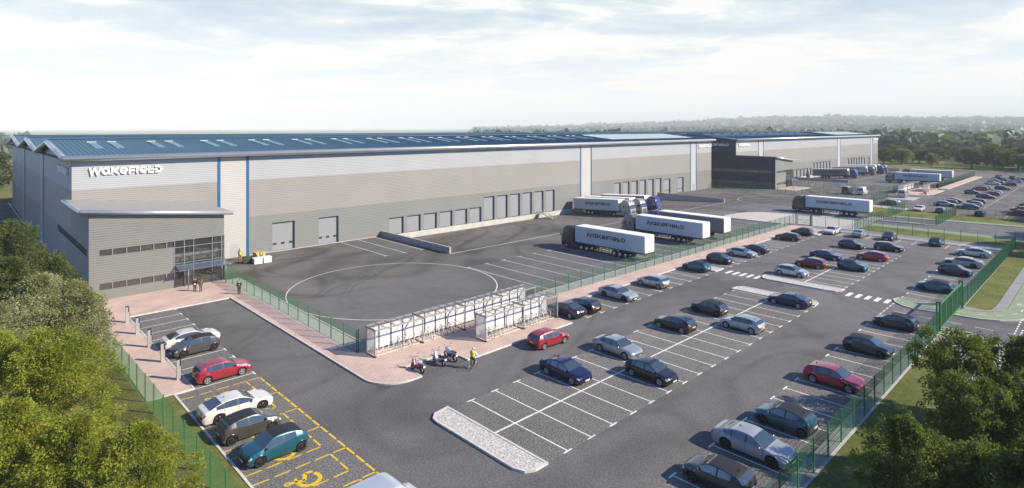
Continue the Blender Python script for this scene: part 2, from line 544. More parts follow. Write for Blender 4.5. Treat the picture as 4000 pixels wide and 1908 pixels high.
M['p_black'] = paint('black_car_paint', (.007, .008, .010), .2)
M['p_navy'] = paint('navy_car_paint', (.006, .008, .060), .35)
M['p_silver'] = paint('silver_car_paint', (.42, .44, .45), .55)
M['p_nardo'] = paint('matt_grey_car_paint', (.30, .32, .34), .1, .35)
M['p_white'] = paint('white_car_paint', (.66, .64, .60), .05)
M['p_vansilver'] = paint('pale_silver_van_paint', (.48, .52, .57), .3)
M['p_olive'] = paint('dark_green_car_paint', (.030, .050, .036), .3)
M['cab_dark'] = paint('charcoal_cab_paint', (.022, .022, .024), .1, .4)
M['cab_grey'] = paint('grey_cab_paint', (.17, .18, .185), .3, .38)
M['cab_silver'] = paint('silver_cab_paint', (.34, .335, .32), .35, .38)
M['cab_blue'] = paint('blue_cab_paint', (.008, .020, .16), .2, .35)
M['curtain'] = pm('curtain_side_fabric', (.46,.51,.555), .6, 0, .04, .6, .3)
M['curtain_dark'] = pm('dark_curtain_fabric', (.16,.165,.175), .6, 0, .04, .6, .3)
M['trailer_white'] = pm('white_trailer_panel', (.80, .785, .75), .45, 0, .03, .8, .4)
M['bark'] = pm('tree_bark', (.085, .068, .05), .9, 0, .3, 4., .2, bump=.6)
M['cardboard'] = pm('cardboard', (.52, .38, .20), .85, 0, .1, 3., .2)
M['plastic_white'] = pm('white_plastic_crate', (.72, .72, .70), .5, 0, .06, 3.)
M['green_skip'] = pm('dark_green_bin_plastic', (.05, .07, .04), .5, 0, .3, 5.)
M['brick_far'] = pm('red_brick', (.30, .16, .11), .9, 0, .2, 2., .2)
M['render_far'] = pm('white_render', (.70, .68, .64), .8, 0, .08, 1., .2)
M['tile_far'] = pm('clay_roof_tiles', (.22, .12, .085), .9, 0, .2, 2., .2)
def leaf(name, a, b, c3, trans=.3):
    t = NT(name)
    oi = t.n('ShaderNodeObjectInfo')
    f = t.math('ADD', t.math('MULTIPLY', t.noise(.55, 3), .5), t.math('MULTIPLY', t.noise(7., 2, .6), .5))
    c = t.ramp(f, [(.36, a), (.5, b), (.64, c3)])
    t.set(c, .55, spec=.3)
    tr = t.n('ShaderNodeBsdfTranslucent'); t.lk(t.mix(1., c, (1.3, 1.35, .6), 'MULTIPLY'), tr.inputs[0])
    mx = t.n('ShaderNodeMixShader'); mx.inputs[0].default_value = trans
    t.lk(t.b.outputs[0], mx.inputs[1]); t.lk(tr.outputs[0], mx.inputs[2])
    t.lk(mx.outputs[0], t.nt.nodes['Material Output'].inputs[0])
    return t.mat
M['leaf_lime'] = leaf('lime_leaves', (.11, .145, .018), (.25, .28, .036), (.43, .42, .07), .48)
M['leaf_olive'] = leaf('pale_olive_leaves', (.13, .155, .06), (.27, .28, .135), (.42, .41, .22), .4)
M['leaf_dark'] = leaf('dark_leaves', (.036, .062, .018), (.085, .12, .033), (.19, .20, .062), .4)
M['leaf_fresh'] = leaf('glossy_green_leaves', (.042, .074, .018), (.092, .135, .034), (.23, .235, .07), .48)
M['leaf_far'] = leaf('distant_leaves', (.042, .062, .028), (.085, .108, .048), (.15, .165, .08), .35)
M['leaf_farpale'] = leaf('distant_pale_leaves', (.11, .13, .06), (.19, .21, .11), (.27, .28, .15), .35)
M['wood_far'] = leaf('far_woodland', (.06, .10, .075), (.11, .155, .105), (.19, .215, .13), .25)
# ------------------------------------------------------------------ ground
DX, DY2 = 188.4, -3.5            # second unit: offset of its building; its yard and car park share the first one's lines
PITS = [(59.0, 76.0, 154.6, 97.5), (59.0 + DX, 72.0, 154.6 + DX - 12, 94.0)]
SITE = (-45., -30., 352., 212.)

def hgt(x, y):
    """far terrain: flat round the site, rolling beyond, low ridges on the horizon"""
    r = hypot(x - 150, y - 60)
    if r < 520: return -0.06
    def sm(q): q = max(0, min(1, q)); return q * q * (3 - 2 * q)
    n = mnoise.noise(Vector((x / 900., y / 900., 0))) * 8 + mnoise.noise(Vector((x / 330., y / 330., 3))) * 3
    z = sm((r - 520) / 700) * (n - 15)
    a = math.degrees(atan2(y, x))
    ridge = interp1([(-20, 60), (5, 92), (18, 134), (27, 100), (36, 46), (46, 4), (55, -8), (90, -10)], a)
    z += sm((r - 1900) / 5600) * (ridge + 15) * (1 + .13 * mnoise.noise(Vector((x / 1300., y / 1300., 9)))) + sm((r - 1700) / 900) * sm((3600 - r) / 900) * (14 + 12 * mnoise.noise(Vector((x / 1000., y / 1000., 4)))) * (1 if a < 40 else (.3 if a < 48 else 0))
    return z - 0.06
def interp1(p, v):
    if v <= p[0][0]: return p[0][1]
    for (a, va), (b, vb) in zip(p[:-1], p[1:]):
        if v <= b: return va + (vb - va) * (v - a) / (b - a)
    return p[-1][1]

def build_terrain():
    xs = [SITE[0], SITE[2]]; ys = [SITE[1], SITE[3]]
    def grow(a, b):
        lo, hi, st = a, b, 40.
        L, Hh = [], []
        while hi < 12500:
            hi += st; lo -= st; L.append(lo); Hh.append(hi); st *= 1.13
        mid = [a + (b - a) * i / 6 for i in range(7)]
        return L[::-1] + mid + Hh
    xs = grow(*xs); ys = grow(*ys)
    m = MB()
    idx = {}
    for i, x in enumerate(xs):
        for j, y in enumerate(ys):
            idx[i, j] = len(m.v); m.v.append((x, y, hgt(x, y)))
    for i in range(len(xs) - 1):
        for j in range(len(ys) - 1):
            cx_, cy_ = (xs[i] + xs[i + 1]) / 2, (ys[j] + ys[j + 1]) / 2
            if SITE[0] < cx_ < SITE[2] and SITE[1] < cy_ < SITE[3]: continue
            m.f.append([idx[i, j], idx[i + 1, j], idx[i + 1, j + 1], idx[i, j + 1]]); m.m.append(0); m.smooth.append(True)
    t = NT('open_country')
    f = t.math('ADD', t.math('MULTIPLY', t.noise(.0035, 4, .55), .6), t.math('MULTIPLY', t.noise(.02, 5, .7), .4))
    c = t.ramp(f, [(.38, (.040, .070, .030)), (.47, (.075, .105, .04)), (.53, (.15, .16, .06)), (.57, (.21, .20, .09)), (.63, (.09, .12, .045))])
    t.set(c, .95, spec=.1)
    return struct(m.obj('terrain', t.mat))
build_terrain()

def rects_minus(area, holes):
    xs = sorted({area[0], area[2], *[h[0] for h in holes], *[h[2] for h in holes]})
    ys = sorted({area[1], area[3], *[h[1] for h in holes], *[h[3] for h in holes]})
    for i in range(len(xs) - 1):
        for j in range(len(ys) - 1):
            cx_, cy_ = (xs[i] + xs[i + 1]) / 2, (ys[j] + ys[j + 1]) / 2
            if any(h[0] < cx_ < h[2] and h[1] < cy_ < h[3] for h in holes): continue
            yield xs[i], ys[j], xs[i + 1], ys[j + 1]
m = MB()
for r in rects_minus(SITE, PITS): m.rect(r[0], r[1], r[2], r[3], 0)
struct(m.obj('asphalt_ground', M['asphalt_yard']))
DOCK_Z = -1.15
for k, p in enumerate(PITS):
    m = MB()
    m.quad((p[0], p[1], 0), (p[2], p[1], 0), (p[2], p[3], DOCK_Z), (p[0], p[3], DOCK_Z))
    struct(m.obj('dock_ramp', M['asphalt_yard']))

# car park driving lanes and the rougher parking bays, laid as thin sheets
Z1, Z2, Z3 = .004, .008, .012
m = MB()
m.rect(13.7, 13.4, 24.3, 74.5, Z1); m.rect(24.3, 13.4, 126.6, 40.0, Z1); m.rect(47.2, 40.0, 126.6, 44.9, Z1)
struct(m.obj('car_park_lane', M['asphalt_lane']))
m = MB()
m.rect(12.4, 20, 13.7, 50.4, Z1); m.rect(13.8, 20, 18.3, 74.4, Z2)
m.rect(26.3, 24.3, 71.7, 33.95, Z2); m.rect(82.0, 24.3, 112, 33.95, Z2)
m.rect(47.3, 40.0, 78.6, 44.85, Z2); m.rect(81.3, 40.0, 119.6, 44.85, Z2)
m.rect(26, 13.4, 69.3, 18.35, Z2); m.rect(83.4, 13.4, 121, 18.35, Z2); m.rect(122, 19, 126.5, 37.6, Z2)
struct(m.obj('parking_bay_surface', M['asphalt_bay']))
m = MB()
m.rect(28.0, 50.6, 128, 66.7, Z1); m.rect(50.4, 82, 58.9, 97.4, Z1)
struct(m.obj('lorry_bay_surface', asphalt('asphalt_lorry_bay', .125, .3, 13, .12)))

# white bay markings
m = MB()
ZL = .013
LW = .10
def tee(x, y, horiz, n=.8):
    if horiz: m.line((x - n / 2, y), (x + n / 2, y), LW * 1.25, ZL + .001)
    else: m.line((x, y - n / 2), (x, y + n / 2), LW * 1.25, ZL + .001)
for k in range(19):
    x = 28.3 + 2.405 * k
    m.line((x, 24.35), (x, 33.95), LW, ZL); tee(x, 24.35, 1); tee(x, 33.95, 1)
m.line((26.3, 29.2), (71.7, 29.2), .16, ZL + .002)
for k in range(12):
    x = 83.45 + 2.405 * k
    m.line((x, 24.45), (x, 33.98), LW, ZL); tee(x, 24.45, 1); tee(x, 33.98, 1)
m.line((82.0, 29.2), (110, 29.2), .16, ZL + .002)
for k in range(-7, 22):
    x = 66.79 + 2.4 * k
    if 78 < x < 81.4: continue
    m.line((x, 40.03), (x, 44.8), LW, ZL); tee(x, 40.03, 1)
for k in range(0, 38):
    x = 28.38 + 2.4 * k
    if 69.6 < x < 83 or x > 121: continue
    m.line((x, 13.5), (x, 18.36), LW, ZL); tee(x, 18.36, 1)
for k in range(8):
    y = 37.5 - 2.4 * k
    m.line((122.2, y), (126.45, y), LW, ZL)
for k in range(11):
    y = 74.43 - 2.4 * k
    if k: m.line((13.85, y), (18.28, y), LW, ZL)
    tee(18.28, y, 0, .75)
# zebra crossings of the car park
for y0 in (38.95, 23.45):
    for k in range(5):
        y = y0 - 1.02 * k
        m.rect(79.15, y - .5, 81.15, y, ZL)
# dashes at the site entrance
for x in (74.0, 75.3, 76.6, 77.9, 79.2): m.line((x, 18.4), (x + .85, 18.4), .12, ZL)
for y in (17.6, 15.3, 13.0, 10.4, 7.8): m.line((76.35, y), (76.35, y - 1.5), .10, ZL)
for k in range(7): m.line((76.6 + .95 * k, 7.3), (77.2 + .95 * k, 7.3), .13, ZL)
for k in range(10): m.line((69.6 + .95 * k, 6.85), (70.2 + .95 * k, 6.85), .13, ZL)
struct(m.obj('white_bay_markings', M['white_line']))

# yard markings of both units
m = MB()
for ox in (0, DX):
    oy = 0 if ox == 0 else -4.0
    m.ring((41.5 + ox, 65.2), 13.25, .125, ZL, n=96)
    if ox == 0: m.ring((170.3, 65.0), 13.2, .125, ZL, n=96)
    for k in range(21):
        x = 55.04 + 3.492 * k + ox
        m.line((x, 50.6), (x, 66.66), .11, ZL); m.line((x - .5, 66.66), (x + .5, 66.66), .13, ZL + .001)
    x1 = 154.6 if ox == 0 else 142.6
    m.line((59.05 + ox, 75.9 + oy), (x1 + ox, 75.9 + oy), .16, ZL)
    for x in (50.45, 53.95, 57.43):
        m.line((x + ox, 81.9 + oy), (x + ox, 97.0 + oy), .12, ZL); m.line((x - .45 + ox, 81.9 + oy), (x + .45 + ox, 81.9 + oy), .13, ZL + .001)
# zebra crossings over the yard road
for k in range(9):
    m.rect(145.1 + 1.04 * k, 46.0, 145.6 + 1.04 * k, 48.6, ZL); m.rect(145.3 + 1.0 * k, 37.4, 145.8 + 1.0 * k, 40.3, ZL)
for y in (33.6, 27.5, 21.2, 15.0, 8.5, 2):
    m.line((151.4, y), (151.4, y - 2.0), .12, ZL)
for k in range(6): m.line((146.0 + k * .1, 24 - 3.2 * k), (146.0 + k * .1, 22.4 - 3.2 * k), .12, ZL)
struct(m.obj('white_yard_markings', M['white_line']))

# yellow accessible bays, dashed
m = MB()
def dash(a, b, w=.13, on=.95, off=.32):
    l = hypot(b[0] - a[0], b[1] - a[1]); t = 0
    while t < l - .05:
        e = min(l, t + on)
        m.line((a[0] + (b[0] - a[0]) * t / l, a[1] + (b[1] - a[1]) * t / l), (a[0] + (b[0] - a[0]) * e / l, a[1] + (b[1] - a[1]) * e / l), w, ZL)
        t = e + off
dash((18.3, 49.1), (18.3, 20.0), .14, 1.0, .22)
for k in range(8):
    y = 49.15 - 3.66 * k
    m.line((18.22, y), (17.4, y), .12, ZL)
    dash((12.45, y), (17.15, y), .12, .95, .3)
    dash((12.45, y - 2.45), (17.15, y - 2.45), .12, .95, .3)
    dash((17.2, y - .02), (17.2, y - 2.4), .12, .98, .3)
    # wheelchair symbol
    cx_, cy_ = 15.02, y - 1.62
    def S(px, py): return (cx_ + px, cy_ + py)
    m.ring(S(.05, .0), .62, .26, ZL, a0=radians(150), a1=radians(400), n=26)
    for a, b, w in ((S(-.95, .35), S(-.15, .05), .24), (S(-.2, .05), S(.12, .72), .24), (S(.12, .72), S(.55, .62), .22), (S(-.62, .2), S(-.5, .62), .16)):
        m.line(a, b, w, ZL + .0012)
    m.ring(S(-1.08, .36), .15, .12, ZL + .002, n=16)
for k in range(14):
    a = 171.2; y = 36.5 - 2.4 * k
    m.line((171.2, y), (175.2, y), .11, ZL)
m.line((175.2, 37), (175.2, 20), .11, ZL); m.line((172, 18.2), (190, 18.2), .12, ZL)
for k in range(4): m.line((178 + 3.6 * k, 41), (178 + 3.6 * k, 45.2), .12, ZL)
struct(m.obj('yellow_bay_markings', M['yellow_line']))

# white lines of the second car park
m = MB()
for k in range(40):
    x = 191.0 + 2.405 * k
    m.line((x, 24.6), (x, 33.95), LW, ZL)
    if k % 2 == 0: m.line((x, 13.5), (x, 18.3), LW, ZL)
for yy in (34.2, 24.2):
    for k in range(60): m.line((191 + 1.6 * k, yy), (191.9 + 1.6 * k, yy), .14, ZL)
m.line((191, 29.2), (287, 29.2), .15, ZL + .001)
for k in range(9): m.line((310.5, 37.5 - 2.4 * k), (314.6, 37.5 - 2.4 * k), LW, ZL)
struct(m.obj('white_far_markings', M['white_line']))

# block paving, footways, grass, islands: raised slabs with kerbs
def slab(name, poly, z, mat, kind='structure'):
    m = MB(); m.prism(poly, -.04, z, 0)
    return tag(m.obj(name, mat), kind=kind)
PZ = .105
pave = [(10.5, 50.5), (13.65, 50.5), (13.65, 74.55), (24.3, 74.55), (24.3, 42.7)] + arc((27.0, 42.7), 2.7, 188, 262, 8) + [(27.9, 40.0), (27.9, 42.6), (33.0, 42.6), (33.0, 40.05), (47.0, 40.05), (47.1, 44.85),
        (119.7, 44.85), (119.7, 40.1), (126.6, 40.1), (126.6, 44.0), (129.9, 44.0), (129.9, 48.1), (26.5, 48.1), (26.5, 83.9), (10.5, 83.9)]
slab('paved_footway', pave, PZ, M['pavers'])
kerb('kerb_line', [(10.5, 50.45), (13.7, 50.45), (13.7, 74.5), (24.25, 74.5), (24.25, 42.7)] + arc((27.0, 42.7), 2.75, 188, 262, 8) + [(27.95, 39.97), (27.95, 42.55), (32.95, 42.55), (32.95, 40.0), (47.05, 40.0), (47.15, 44.8), (78.6, 44.8)], M['kerb'])
kerb('kerb_line', [(81.3, 44.8), (119.65, 44.8), (119.65, 40.05), (126.6, 40.05), (126.6, 19.5), (131.4, 18.6)], M['kerb'])
kerb('path_edging', [(26.25, 83.8), (26.25, 48.35)], M['kerb'], .10, .12)
slab('gravel_strip', [(26.55, 48.2), (129.9, 48.2), (129.9, 50.2), (28.2, 50.2), (28.2, 83.7), (26.55, 83.7)], .06, M['gravel_strip'])
kerb('yard_kerb', [(28.25, 83.7), (28.25, 50.25), (129.9, 50.25)], M['kerb'], .14, .11)
slab('fence_footing_strip', [(22, 12.4), (72.2, 12.4), (72.2, 13.4), (22, 13.4)], .06, M['concrete'])
slab('fence_footing_strip', [(83.9, 12.4), (131.4, 12.4), (131.4, 13.4), (83.9, 13.4)], .06, M['concrete'])
slab('grey_footway', [(126.7, 13.4), (131.5, 13.4), (131.5, 37), (129.9, 37), (129.9, 43.9), (126.7, 43.9)], PZ, M['grey_path'])

def island(poly, z=.14):
    slab('gravel_island', poly, .12, M['gravel'])
    kerb('island_kerb', poly, M['kerb'], .17, .15, closed=True)
island([(26.2, 34.15), (25.0, 34.0), (24.5, 33.5), (24.4, 32.9), (24.4, 25.3), (24.65, 24.6), (25.2, 24.3), (26.2, 24.28)])
island([(81.85, 34.3), (80.7, 34.2), (80.0, 33.7), (79.8, 33.0), (79.8, 25.6), (80.05, 24.8), (80.7, 24.4), (81.85, 24.3)])
island([(71.85, 34.3), (73.1, 34.2), (73.75, 33.7), (73.95, 33.0), (73.95, 25.6), (73.75, 24.9), (73.1, 24.5), (71.85, 24.4)])
island([(78.75, 40.1), (81.15, 40.1), (81.15, 44.85), (78.75, 44.85)])
island([(119.8, 40.2), (122.5, 40.2), (122.5, 41.9), (119.8, 41.9)])
island([(130.2, 64.0), (128.4, 62.6), (128.4, 50.4), (130.1, 50.4), (130.1, 48.0), (130.2, 37.3), (144.4, 37.3), (144.5, 54.2), (142.7, 60.2), (140.0, 62.4), (136.8, 63.6)])

# grass verges
slab('grass_verge', [(-45, -30), (12.2, -30), (12.2, 50.4), (10.4, 50.4), (10.4, 84), (2.2, 84), (2.2, 212), (-45, 212)], .09, M['grass_wild'])
kerb('verge_kerb', [(12.3, -10), (12.3, 50.3)], M['kerb'])
kerb('building_edge_kerb', [(11.1, 84), (11.1, 212)], M['kerb'], .3, .1)
gv = [(12.25, -30), (57.9, -30), (57.9, 10.0), (64, 10.1), (67.4, 10.7), (68.2, 11.7), (68.4, 12.35), (12.25, 12.35)]
slab('grass_verge', gv, .09, M['grass'])
slab('grass_verge', [(84.2, 12.35), (83.9, 10.6), (84.6, 10.1), (86.8, 9.9), (139.5, 9.9), (139.5, 36.8), (131.6, 36.8), (131.6, 12.35)], .09, M['grass'])
slab('footway_grey', [(82.4, 12.35), (82.6, 11.4), (83.6, 10.0), (84.9, 9.2), (86.8, 8.85), (139, 8.85), (139, 9.85), (86.8, 9.85), (84.5, 10.05), (83.85, 10.6), (84.15, 12.35)], .10, M['grey_path'])
slab('cycle_path_green', [(79.4, 13.6), (79.5, 12.3), (79.7, 10.6), (80.6, 8.9), (82.2, 7.5), (84.5, 6.6), (139.3, 6.4), (139.3, 8.8), (86.8, 8.8), (84.9, 9.1), (83.5, 9.95), (82.5, 11.35), (82.3, 13.6)], .095, M['green_path'])
kerb('cycle_path_kerb', [(79.35, 13.6), (79.45, 12.3), (79.65, 10.6), (80.55, 8.85), (82.15, 7.4), (84.5, 6.5), (139.3, 6.3)], M['kerb'])
slab('cycle_path_green', [(82.4, 18.45)] + [(81.4, 18.7), (80.3, 18.2), (79.3, 17.2), (78.9, 16.2), (79.2, 14.6), (79.4, 13.65), (82.3, 13.65)], .095, M['green_path'])
kerb('cycle_path_kerb', [(82.45, 13.6), (82.45, 18.5), (81.4, 18.78), (80.25, 18.28), (79.2, 17.25), (78.8, 16.2), (79.1, 14.6), (79.35, 13.6)], M['kerb'])
# the near side of the entrance
slab('cycle_path_green', [(73.05, 13.6), (73.6, 11.5), (73.3, 10.0), (72.0, 8.5), (70.4, 7.3), (68, 6.5), (64, 6.1), (58, 6.0), (58, 8.4), (64, 8.5), (67.5, 9.0), (69.6, 10.0), (70.8, 11.3), (71.1, 13.6)], .098, M['green_path'])
kerb('cycle_path_kerb', [(73.12, 13.6), (73.68, 11.5), (73.38, 9.97), (72.05, 8.43), (70.45, 7.22), (68, 6.42), (64, 6.02), (58, 5.92)], M['kerb'])
slab('footway_grey', [(58, 8.45), (64, 8.55), (67.3, 9.05), (69.2, 9.95), (70.3, 11.1), (70.6, 12.35), (68.5, 12.35), (68.3, 11.6), (67.5, 10.6), (64, 10.0), (58, 9.95)], .101, M['grey_path'])
m = MB()
zl = .108
for t in range(9):
    m.line((86 + 3.0 * t, 7.6), (87.2 + 3.0 * t, 7.6), .10, zl)
for a, b in (((80.9, 15.8), (80.8, 14.9)), ((81.0, 12.7), (81.1, 11.8)), ((81.35, 10.9), (81.8, 10.1)), ((82.4, 9.4), (83.1, 8.75)), ((84.0, 8.2), (84.9, 7.85)), ((80.2, 17.4), (80.7, 17.8)), ((72.3, 11.4), (72.1, 10.6)), ((71.4, 9.5), (70.7, 8.8)), ((69.7, 8.2), (68.8, 7.8)), ((67.5, 7.45), (66.4, 7.3))):
    m.line(a, b, .10, zl)
for bx, by in ((80.9, 14.4), (89.3, 7.9)):       # painted bicycles
    for dx in (-.42, .42): m.ring((bx + dx, by), .26, .06, zl, n=18)
    for a, b in (((-.42, 0), (-.1, .34)), ((-.1, .34), (.28, .34)), ((.28, .34), (.42, 0)), ((-.1, .34), (0, 0)), ((0, 0), (.28, .34)), ((-.42, 0), (0, 0)), ((.28, .34), (.24, .5)), ((-.16, .46), (.0, .46))):
        m.line((bx + a[0], by + a[1]), (bx + b[0], by + b[1]), .055, zl + .001)
struct(m.obj('cycle_path_markings', M['white_line']))

# estate road along the front and the yard road, their verges and the second unit's paving
m = MB(); m.rect(58, -8, 352, 6.3, Z1); m.rect(143.2, 6.3, 158, 75, Z1); m.rect(73.1, 6.3, 79.3, 13.6, Z1)
struct(m.obj('estate_road', M['asphalt_road']))
slab('cycle_path_green', [(139.6, 8.9), (143.0, 9.5), (143.1, 36.7), (139.6, 36.7)], .095, M['green_path'])
kerb('cycle_path_kerb', [(143.1, 9.5), (143.15, 36.7)], M['kerb'])
slab('cycle_path_green', [(157.2, 36.7), (158.2, 27), (160.2, 13.5), (161, 8), (163.5, 8), (162.6, 13.5), (160.6, 27), (159.6, 36.7)], .095, M['green_path'])
kerb('cycle_path_kerb', [(157.1, 36.7), (158.1, 27), (160.1, 13.5), (161, 8)], M['kerb'])
slab('traffic_island', [(148.8, 37), (149.4, 26.9), (150.2, 26.9), (149.8, 37)], .12, M['concrete'])
slab('grass_verge', [(159.8, 36.8), (160.8, 27.1), (162.8, 13.6), (164, 9), (170.2, 9), (170.6, 36.8)], .09, M['grass'])
slab('grass_verge', [(157, 37.4), (171.2, 37.4), (172.6, 46.5), (170, 47.2), (158.4, 47.2), (157.6, 42)], .09, M['grass'])
slab('footway_grey', [(172, 37.4), (176, 37.4), (178, 47), (173, 47)], .1, M['concrete'])
slab('grass_verge', [(187.2, 96.8), (185.3, 96.8), (187.0, 70), (186.6, 52), (188.2, 52), (188.4, 70)], .08, M['grass'])
kerb('yard_kerb', [(185.2, 97.2), (186.9, 70), (186.5, 51)], M['kerb'], .14, .11)
slab('paved_footway', [(199.8, 74.6), (203, 74.6), (203, 80.3), (199.8, 80.3)], PZ, M['pavers'])
slab('paved_footway', [(203, 73.9), (214.9, 73.9), (214.9, 80.3), (203, 80.3)], PZ, M['pavers'])
kerb('kerb_line', [(199.8, 73.9), (213, 73.9), (213, 49.0)], M['kerb'])
slab('paved_footway', [(213.2, 43.2), (216, 41.0), (219.5, 40.1), (235.6, 40.1), (235.8, 43.0), (313.5, 43.2), (313.5, 40.2), (241.8, 40.2), (241.9, 43.0), (243, 48.0), (213.2, 49.0)], PZ, M['pavers'])
kerb('kerb_line', [(213.1, 49), (213.1, 43.2), (216, 40.95), (219.5, 40.0), (235.7, 40.0)], M['kerb'])
kerb('kerb_line', [(235.9, 42.9), (241.7, 42.9), (241.7, 40.1), (313.6, 40.1)], M['kerb'])
slab('footway_grey', [(196.2, 40.8), (206.4, 40.9), (206, 44), (200.4, 47.6), (197, 47.6)], .11, M['concrete'])
kerb('island_kerb', [(188.0, 34.6), (188.9, 33.9), (188.9, 25.2), (188.0, 24.6)], M['kerb'], .5)
slab('grass_field', [(352.2, -60), (352.2, 212), (356, 212), (356, -60)], .05, M['grass_far'])
m = MB()
m.flat([(352, -30), (700, -120), (700, 330), (352, 212)], .0); struct(m.obj('meadow', M['grass_far'], loc=(0, 0, -.02)))
m = MB(); m.line((366, -20), (366, 24), 3, .03); m.line((366, 24), (394, 104), 3, .03); struct(m.obj('far_path', M['grey_path']))
slab('grass_far_verge', [(352, 24), (362, 24), (390, 104), (352, 104)], .03, M['grass'])
# ------------------------------------------------------------------ lettering built from strokes
def stroke(m, pts, w, d0, d1, put, mat=0, closed=False):
    """mitred band along pts (2-D), given thickness between depths d0 and d1; put(u, v, d) -> point"""
    n = len(pts)
    P_ = [Vector(p) for p in pts]
    L, R = [], []
    for i in range(n):
        a = P_[i - 1] if (i > 0 or closed) else None
        b = P_[(i + 1) % n] if (i < n - 1 or closed) else None
        e1 = (P_[i] - a).normalized() if a is not None else (b - P_[i]).normalized()
        e2 = (b - P_[i]).normalized() if b is not None else e1
        nn = Vector((-e1.y - e2.y, e1.x + e2.x))
        if nn.length < 1e-6: nn = Vector((-e1.y, e1.x))
        nn.normalize(); k = 1 / max(.42, nn.dot(Vector((-e1.y, e1.x))))
        L.append(P_[i] + nn * w / 2 * k); R.append(P_[i] - nn * w / 2 * k)
    for i in range(n if closed else n - 1):
        j = (i + 1) % n
        q = [L[i], R[i], R[j], L[j]]
        v = [put(p.x, p.y, d0) for p in q] + [put(p.x, p.y, d1) for p in q]
        f = [(4, 5, 6, 7), (0, 4, 7, 3), (1, 2, 6, 5)]
        if not closed and i == 0: f.append((0, 1, 5, 4))
        if not closed and i == n - 2: f.append((2, 3, 7, 6))
        m.add(v, f, mat)

def ell(cx_, cy_, rx, ry, a0, a1, n=14):
    return [(cx_ + rx * cos(radians(a0 + (a1 - a0) * i / n)), cy_ + ry * sin(radians(a0 + (a1 - a0) * i / n))) for i in range(n + 1)]

def wakefield_strokes():
    """the words WAKEFIELD HUB as they stand on the building: unicase wide letters, cap height 1, D wrapped round HUB"""
    S, x = [], 0.
    w = .235; h = w / 2
    S.append([(x + .10, 1.0), (x + .27, .09), (x + .62, .93), (x + .97, .09), (x + 1.42, 1.0)]); x += 1.52
    S.append(ell(x + .42, .5, .36, .38, 70, 395, 16) ); S.append([(x + .50, .86), (x + .95, .86)]); S.append([(x + .82, .86), (x + .82, .20), (x + 1.02, .02)]); x += 1.12
    S.append([(x + h, 0), (x + h, 1)]); S.append([(x + .90, .99), (x + .34, .50), (x + .98, .01)]); x += 1.08
    S.append([(x + .14, .47), (x + .88, .47)] + ell(x + .50, .5, .40, .385, 0, 320, 18)[1:]); x += 1.10
    S.append([(x + h, 0), (x + h, .885), (x + .86, .885)]); S.append([(x + .24, .44), (x + .80, .44)]); x += .98
    S.append([(x + h, 0), (x + h, 1)]); x += .42
    S.append([(x + .14, .47), (x + .88, .47)] + ell(x + .50, .5, .40, .385, 0, 320, 18)[1:]); x += 1.10
    S.append([(x + h, 1), (x + h, .115), (x + .80, .115)]); x += .92
    S.append([(x + .06, .885), (x + .44, .885)] + ell(x + .44, .5, .40, .385, 90, -90, 12)[1:] + [(x + .06, .115)]); xe = x + .96
    small = []
    X = x - .52; k = .30
    for pts in ([(.0, 0), (.0, 1)], [(.75, 0), (.75, 1)], [(.0, .5), (.75, .5)], [(1.25, 1), (1.25, .12), (1.95, .12), (1.95, 1)], [(2.45, 0), (2.45, 1)], [(2.45, .95), (3.0, .95), (3.0, .52), (2.45, .52)], [(2.5, .06), (3.1, .06), (3.1, .5)]):
        small.append([(X + a * .26, .36 + b * .28) for a, b in pts])
    return S, small, xe
WF = wakefield_strokes()

def lettering(name, put, width, height, depth, mat, parent, hub=True):
    m = MB()
    S, small, xe = WF
    for i, s in enumerate(S):
        e = .0015 * (i % 3)
        stroke(m, s, .235, -.01, depth + e, lambda u_, v_, d: put(u_ / xe * width, v_ * height, d))
    if hub:
        for i, s in enumerate(small):
            stroke(m, s, .075, -.01, depth + .004 + .0015 * (i % 3), lambda u_, v_, d: put(u_ / xe * width, v_ * height, d))
    return m.obj(name, mat, parent)

# ------------------------------------------------------------------ profiled wall sheets
def clad(m, x0, x1, z0, z1, put, mat, pitch=.285, depth=.032):
    """horizontal trapezoid ribs between x0..x1, z0..z1; put(u, d, z): d is the distance out of the wall"""
    prof = [(0., 0.), (.10, depth), (.68, depth), (.78, 0.)]
    k0 = math.floor(z0 / pitch)
    pts = []
    k = k0
    while k * pitch < z1:
        for a, d in prof: pts.append((k * pitch + a * pitch, d))
        k += 1
    pts.append((k * pitch, 0.))
    res = []
    for i in range(len(pts) - 1):
        (za, da), (zb, db) = pts[i], pts[i + 1]
        if zb <= z0 or za >= z1: continue
        if za < z0: da = da + (db - da) * (z0 - za) / (zb - za); za = z0
        if zb > z1: db = da + (db - da) * (z1 - za) / (zb - za); zb = z1
        if not res: res.append((za, da))
        res.append((zb, db))
    b = len(m.v)
    for z, d in res:
        m.v.append(put(x0, d, z)); m.v.append(put(x1, d, z))
    for i in range(len(res) - 1):
        m.f.append([b + 2 * i, b + 2 * i + 1, b + 2 * i + 3, b + 2 * i + 2]); m.m.append(mat); m.smooth.append(False)

